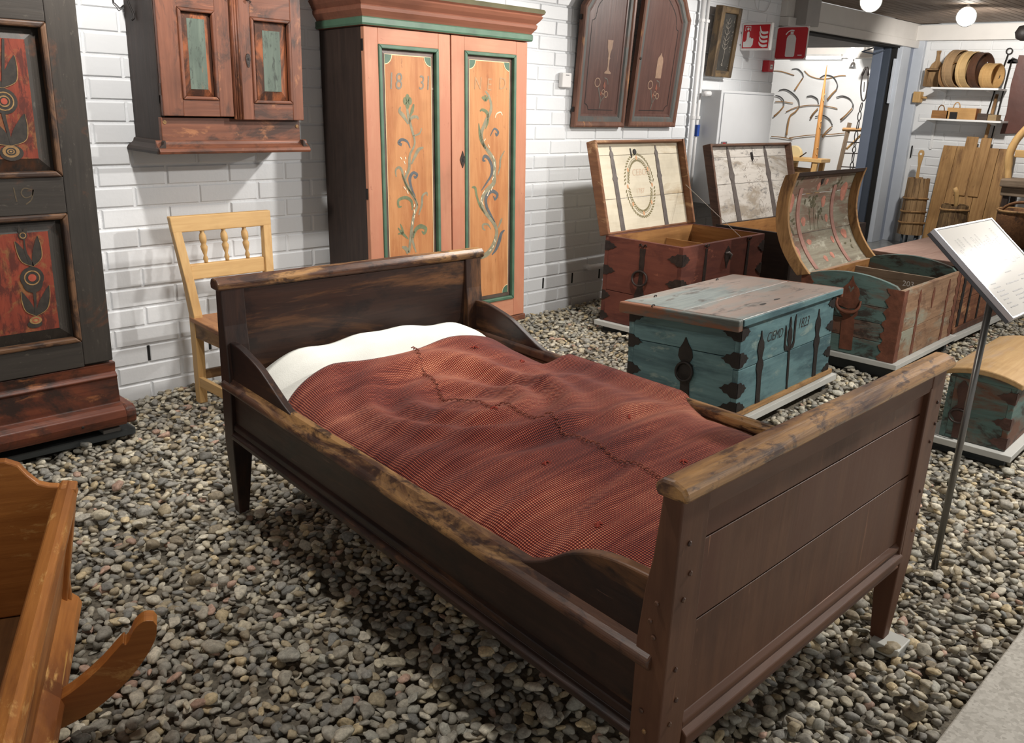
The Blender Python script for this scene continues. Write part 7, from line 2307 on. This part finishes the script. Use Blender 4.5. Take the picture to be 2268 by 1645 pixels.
p = [(-1.448,1.738),(-1.440,1.575),(-1.404,1.440),(-1.363,1.441),(-1.356,1.577),(-1.368,1.739),(-1.406,1.658),(-1.393,1.535),(-1.393,1.399),(-1.404,1.288),(-1.401,1.177),(-1.408,1.038),(-1.403,0.912),(-1.406,0.841),(-1.405,0.770),(-1.404,0.642),(-1.403,0.542)]
s = thing('iron_chain', 'black iron shackle and chain hanging beside the open door', 'chain', (11.68, -p[8][0], p[8][1]))
Q = lambda q, o=0.02: (-o, -(q[0] - p[8][0]), q[1] - p[8][1])
MB().tube(smoothpts([Q(q) for q in p[:6]], 4), 0.010, 6).build('shackle', M_IRONDK, s, smooth=True)
for k in (0, 5):
    MB().tube([Q(p[k]), Q((p[k][0] + (0.02 if k == 0 else -0.02), p[k][1] + 0.07)), Q((p[k][0] + (0.035 if k == 0 else -0.035), p[k][1] + 0.10))], 0.017, 6).build('shackle_grip', M_IRONDK, s, smooth=True)
MB().tube([Q(p[6]), Q(p[7])], 0.006, 6).build('pin', M_IRONDK, s)
for k in range(8, 16):
    a, b = np.array(Q(p[k])), np.array(Q(p[k + 1]))
    c_ = (a + b) / 2
    d = (b - a) / 2
    pr2 = np.array((0, d[2], -d[1]))
    pr2 = pr2 / np.linalg.norm(pr2) * (0.022 if k % 2 else 0.012)
    MB().tube([tuple(c_ + d * 1.06 * cos(t) + pr2 * sin(t)) for t in np.linspace(0, 2 * pi, 13)[:-1]], 0.0065, 6, closed=True).build('chain_link', M_IRONDK, s, smooth=True)

# ------------------------------------------------------------------ lamps
M_GLOW = plain('lit_lamp_glass', (1.0, 0.97, 0.9), 0.4, var=0.0, emit=14.0)
M_LAMPH = plain('white_lamp_housing', srgb(206, 206, 204), 0.4)
for lb_, c, tgt in (('glaring white ceiling spotlight over the end wall', (7.87, -1.0, 2.05), None), ('glaring white ceiling spotlight cut by the top edge', (6.61, -0.76, 2.055), None), ('glaring spotlight in the far room above the sickles', (11.7, 1.64, 2.01), None)):
    lm = thing('ceiling_spotlight', lb_, 'lamp', (c[0], c[1], 2.142), (0, 0, 0), 'ceiling spotlights')
    dz = c[2] - 2.142
    MB().lathe([(0.012, dz + 0.05), (0.012, 0.0)], (0, 0, 0), 8).build('stem', M_LAMPH, lm)
    v = (Vector((0, -3.688, 1.304)) - Vector(c)).normalized()
    m = MB().lathe([(0.020, -0.07), (0.07, -0.04), (0.078, 0.02), (0.066, 0.02)], (0, 0, 0), 18)
    R3 = v.to_track_quat('Z', 'Y').to_matrix()
    m.v = [tuple(R3 @ Vector(q) + Vector((0, 0, dz))) for q in m.v]
    m.build('housing', M_LAMPH, lm, smooth=True)
    m = MB().lathe([(0.066, 0.010), (0.070, 0.03), (0.05, 0.06), (0.02, 0.072), (0.005, 0.074)], (0, 0, 0), 18)
    m.v = [tuple(R3 @ Vector(q) + Vector((0, 0, dz))) for q in m.v]
    m.build('lit_glass', M_GLOW, lm, smooth=True)
lm = thing('dark_ceiling_lamp', 'unlit dark round ceiling lamp at the upper right edge', 'lamp', (8.98, -1.13, 2.142))
MB().lathe([(0.012, -0.08), (0.012, 0.0)], (0, 0, 0), 8).build('stem', M_IRONDK, lm)
MB().lathe([(0.02, -0.20), (0.06, -0.18), (0.075, -0.13), (0.05, -0.08), (0.012, -0.07)], (0, 0, 0), 18).build('shade', M_IRONDK, lm, smooth=True)
tl = thing('tube_light', 'bright fluorescent tube under the far room ceiling', 'lamp', (12.30, 2.42, 1.985))
MB().box(-0.03, -0.36, 0.02, 0.03, 0.36, 0.05).build('fitting', M_LAMPH, tl, 0.003)
MB().tube([(0, -0.35, 0.0), (0, 0.35, 0.0)], 0.018, 10).build('tube', plain('lit_tube_glass', (1.0, 1.0, 1.0), 0.4, var=0.0, emit=5.0), tl, smooth=True)
gl = thing('glass_reflector', 'small clear glass lamp reflector hanging below the far room spotlight', 'lamp', (11.9, 1.70, 1.86))
MB().lathe([(0.015, 0.05), (0.03, 0.03), (0.05, -0.03), (0.046, -0.03), (0.012, 0.03)], (0, 0, 0), 14).build('reflector', plain('silver_reflector', srgb(190, 190, 190), 0.15, 0.9), gl, smooth=True)
MB().tube([(0, 0, 0.05), (0, 0, 0.28)], 0.008, 6).build('stem', M_LAMPH, gl)
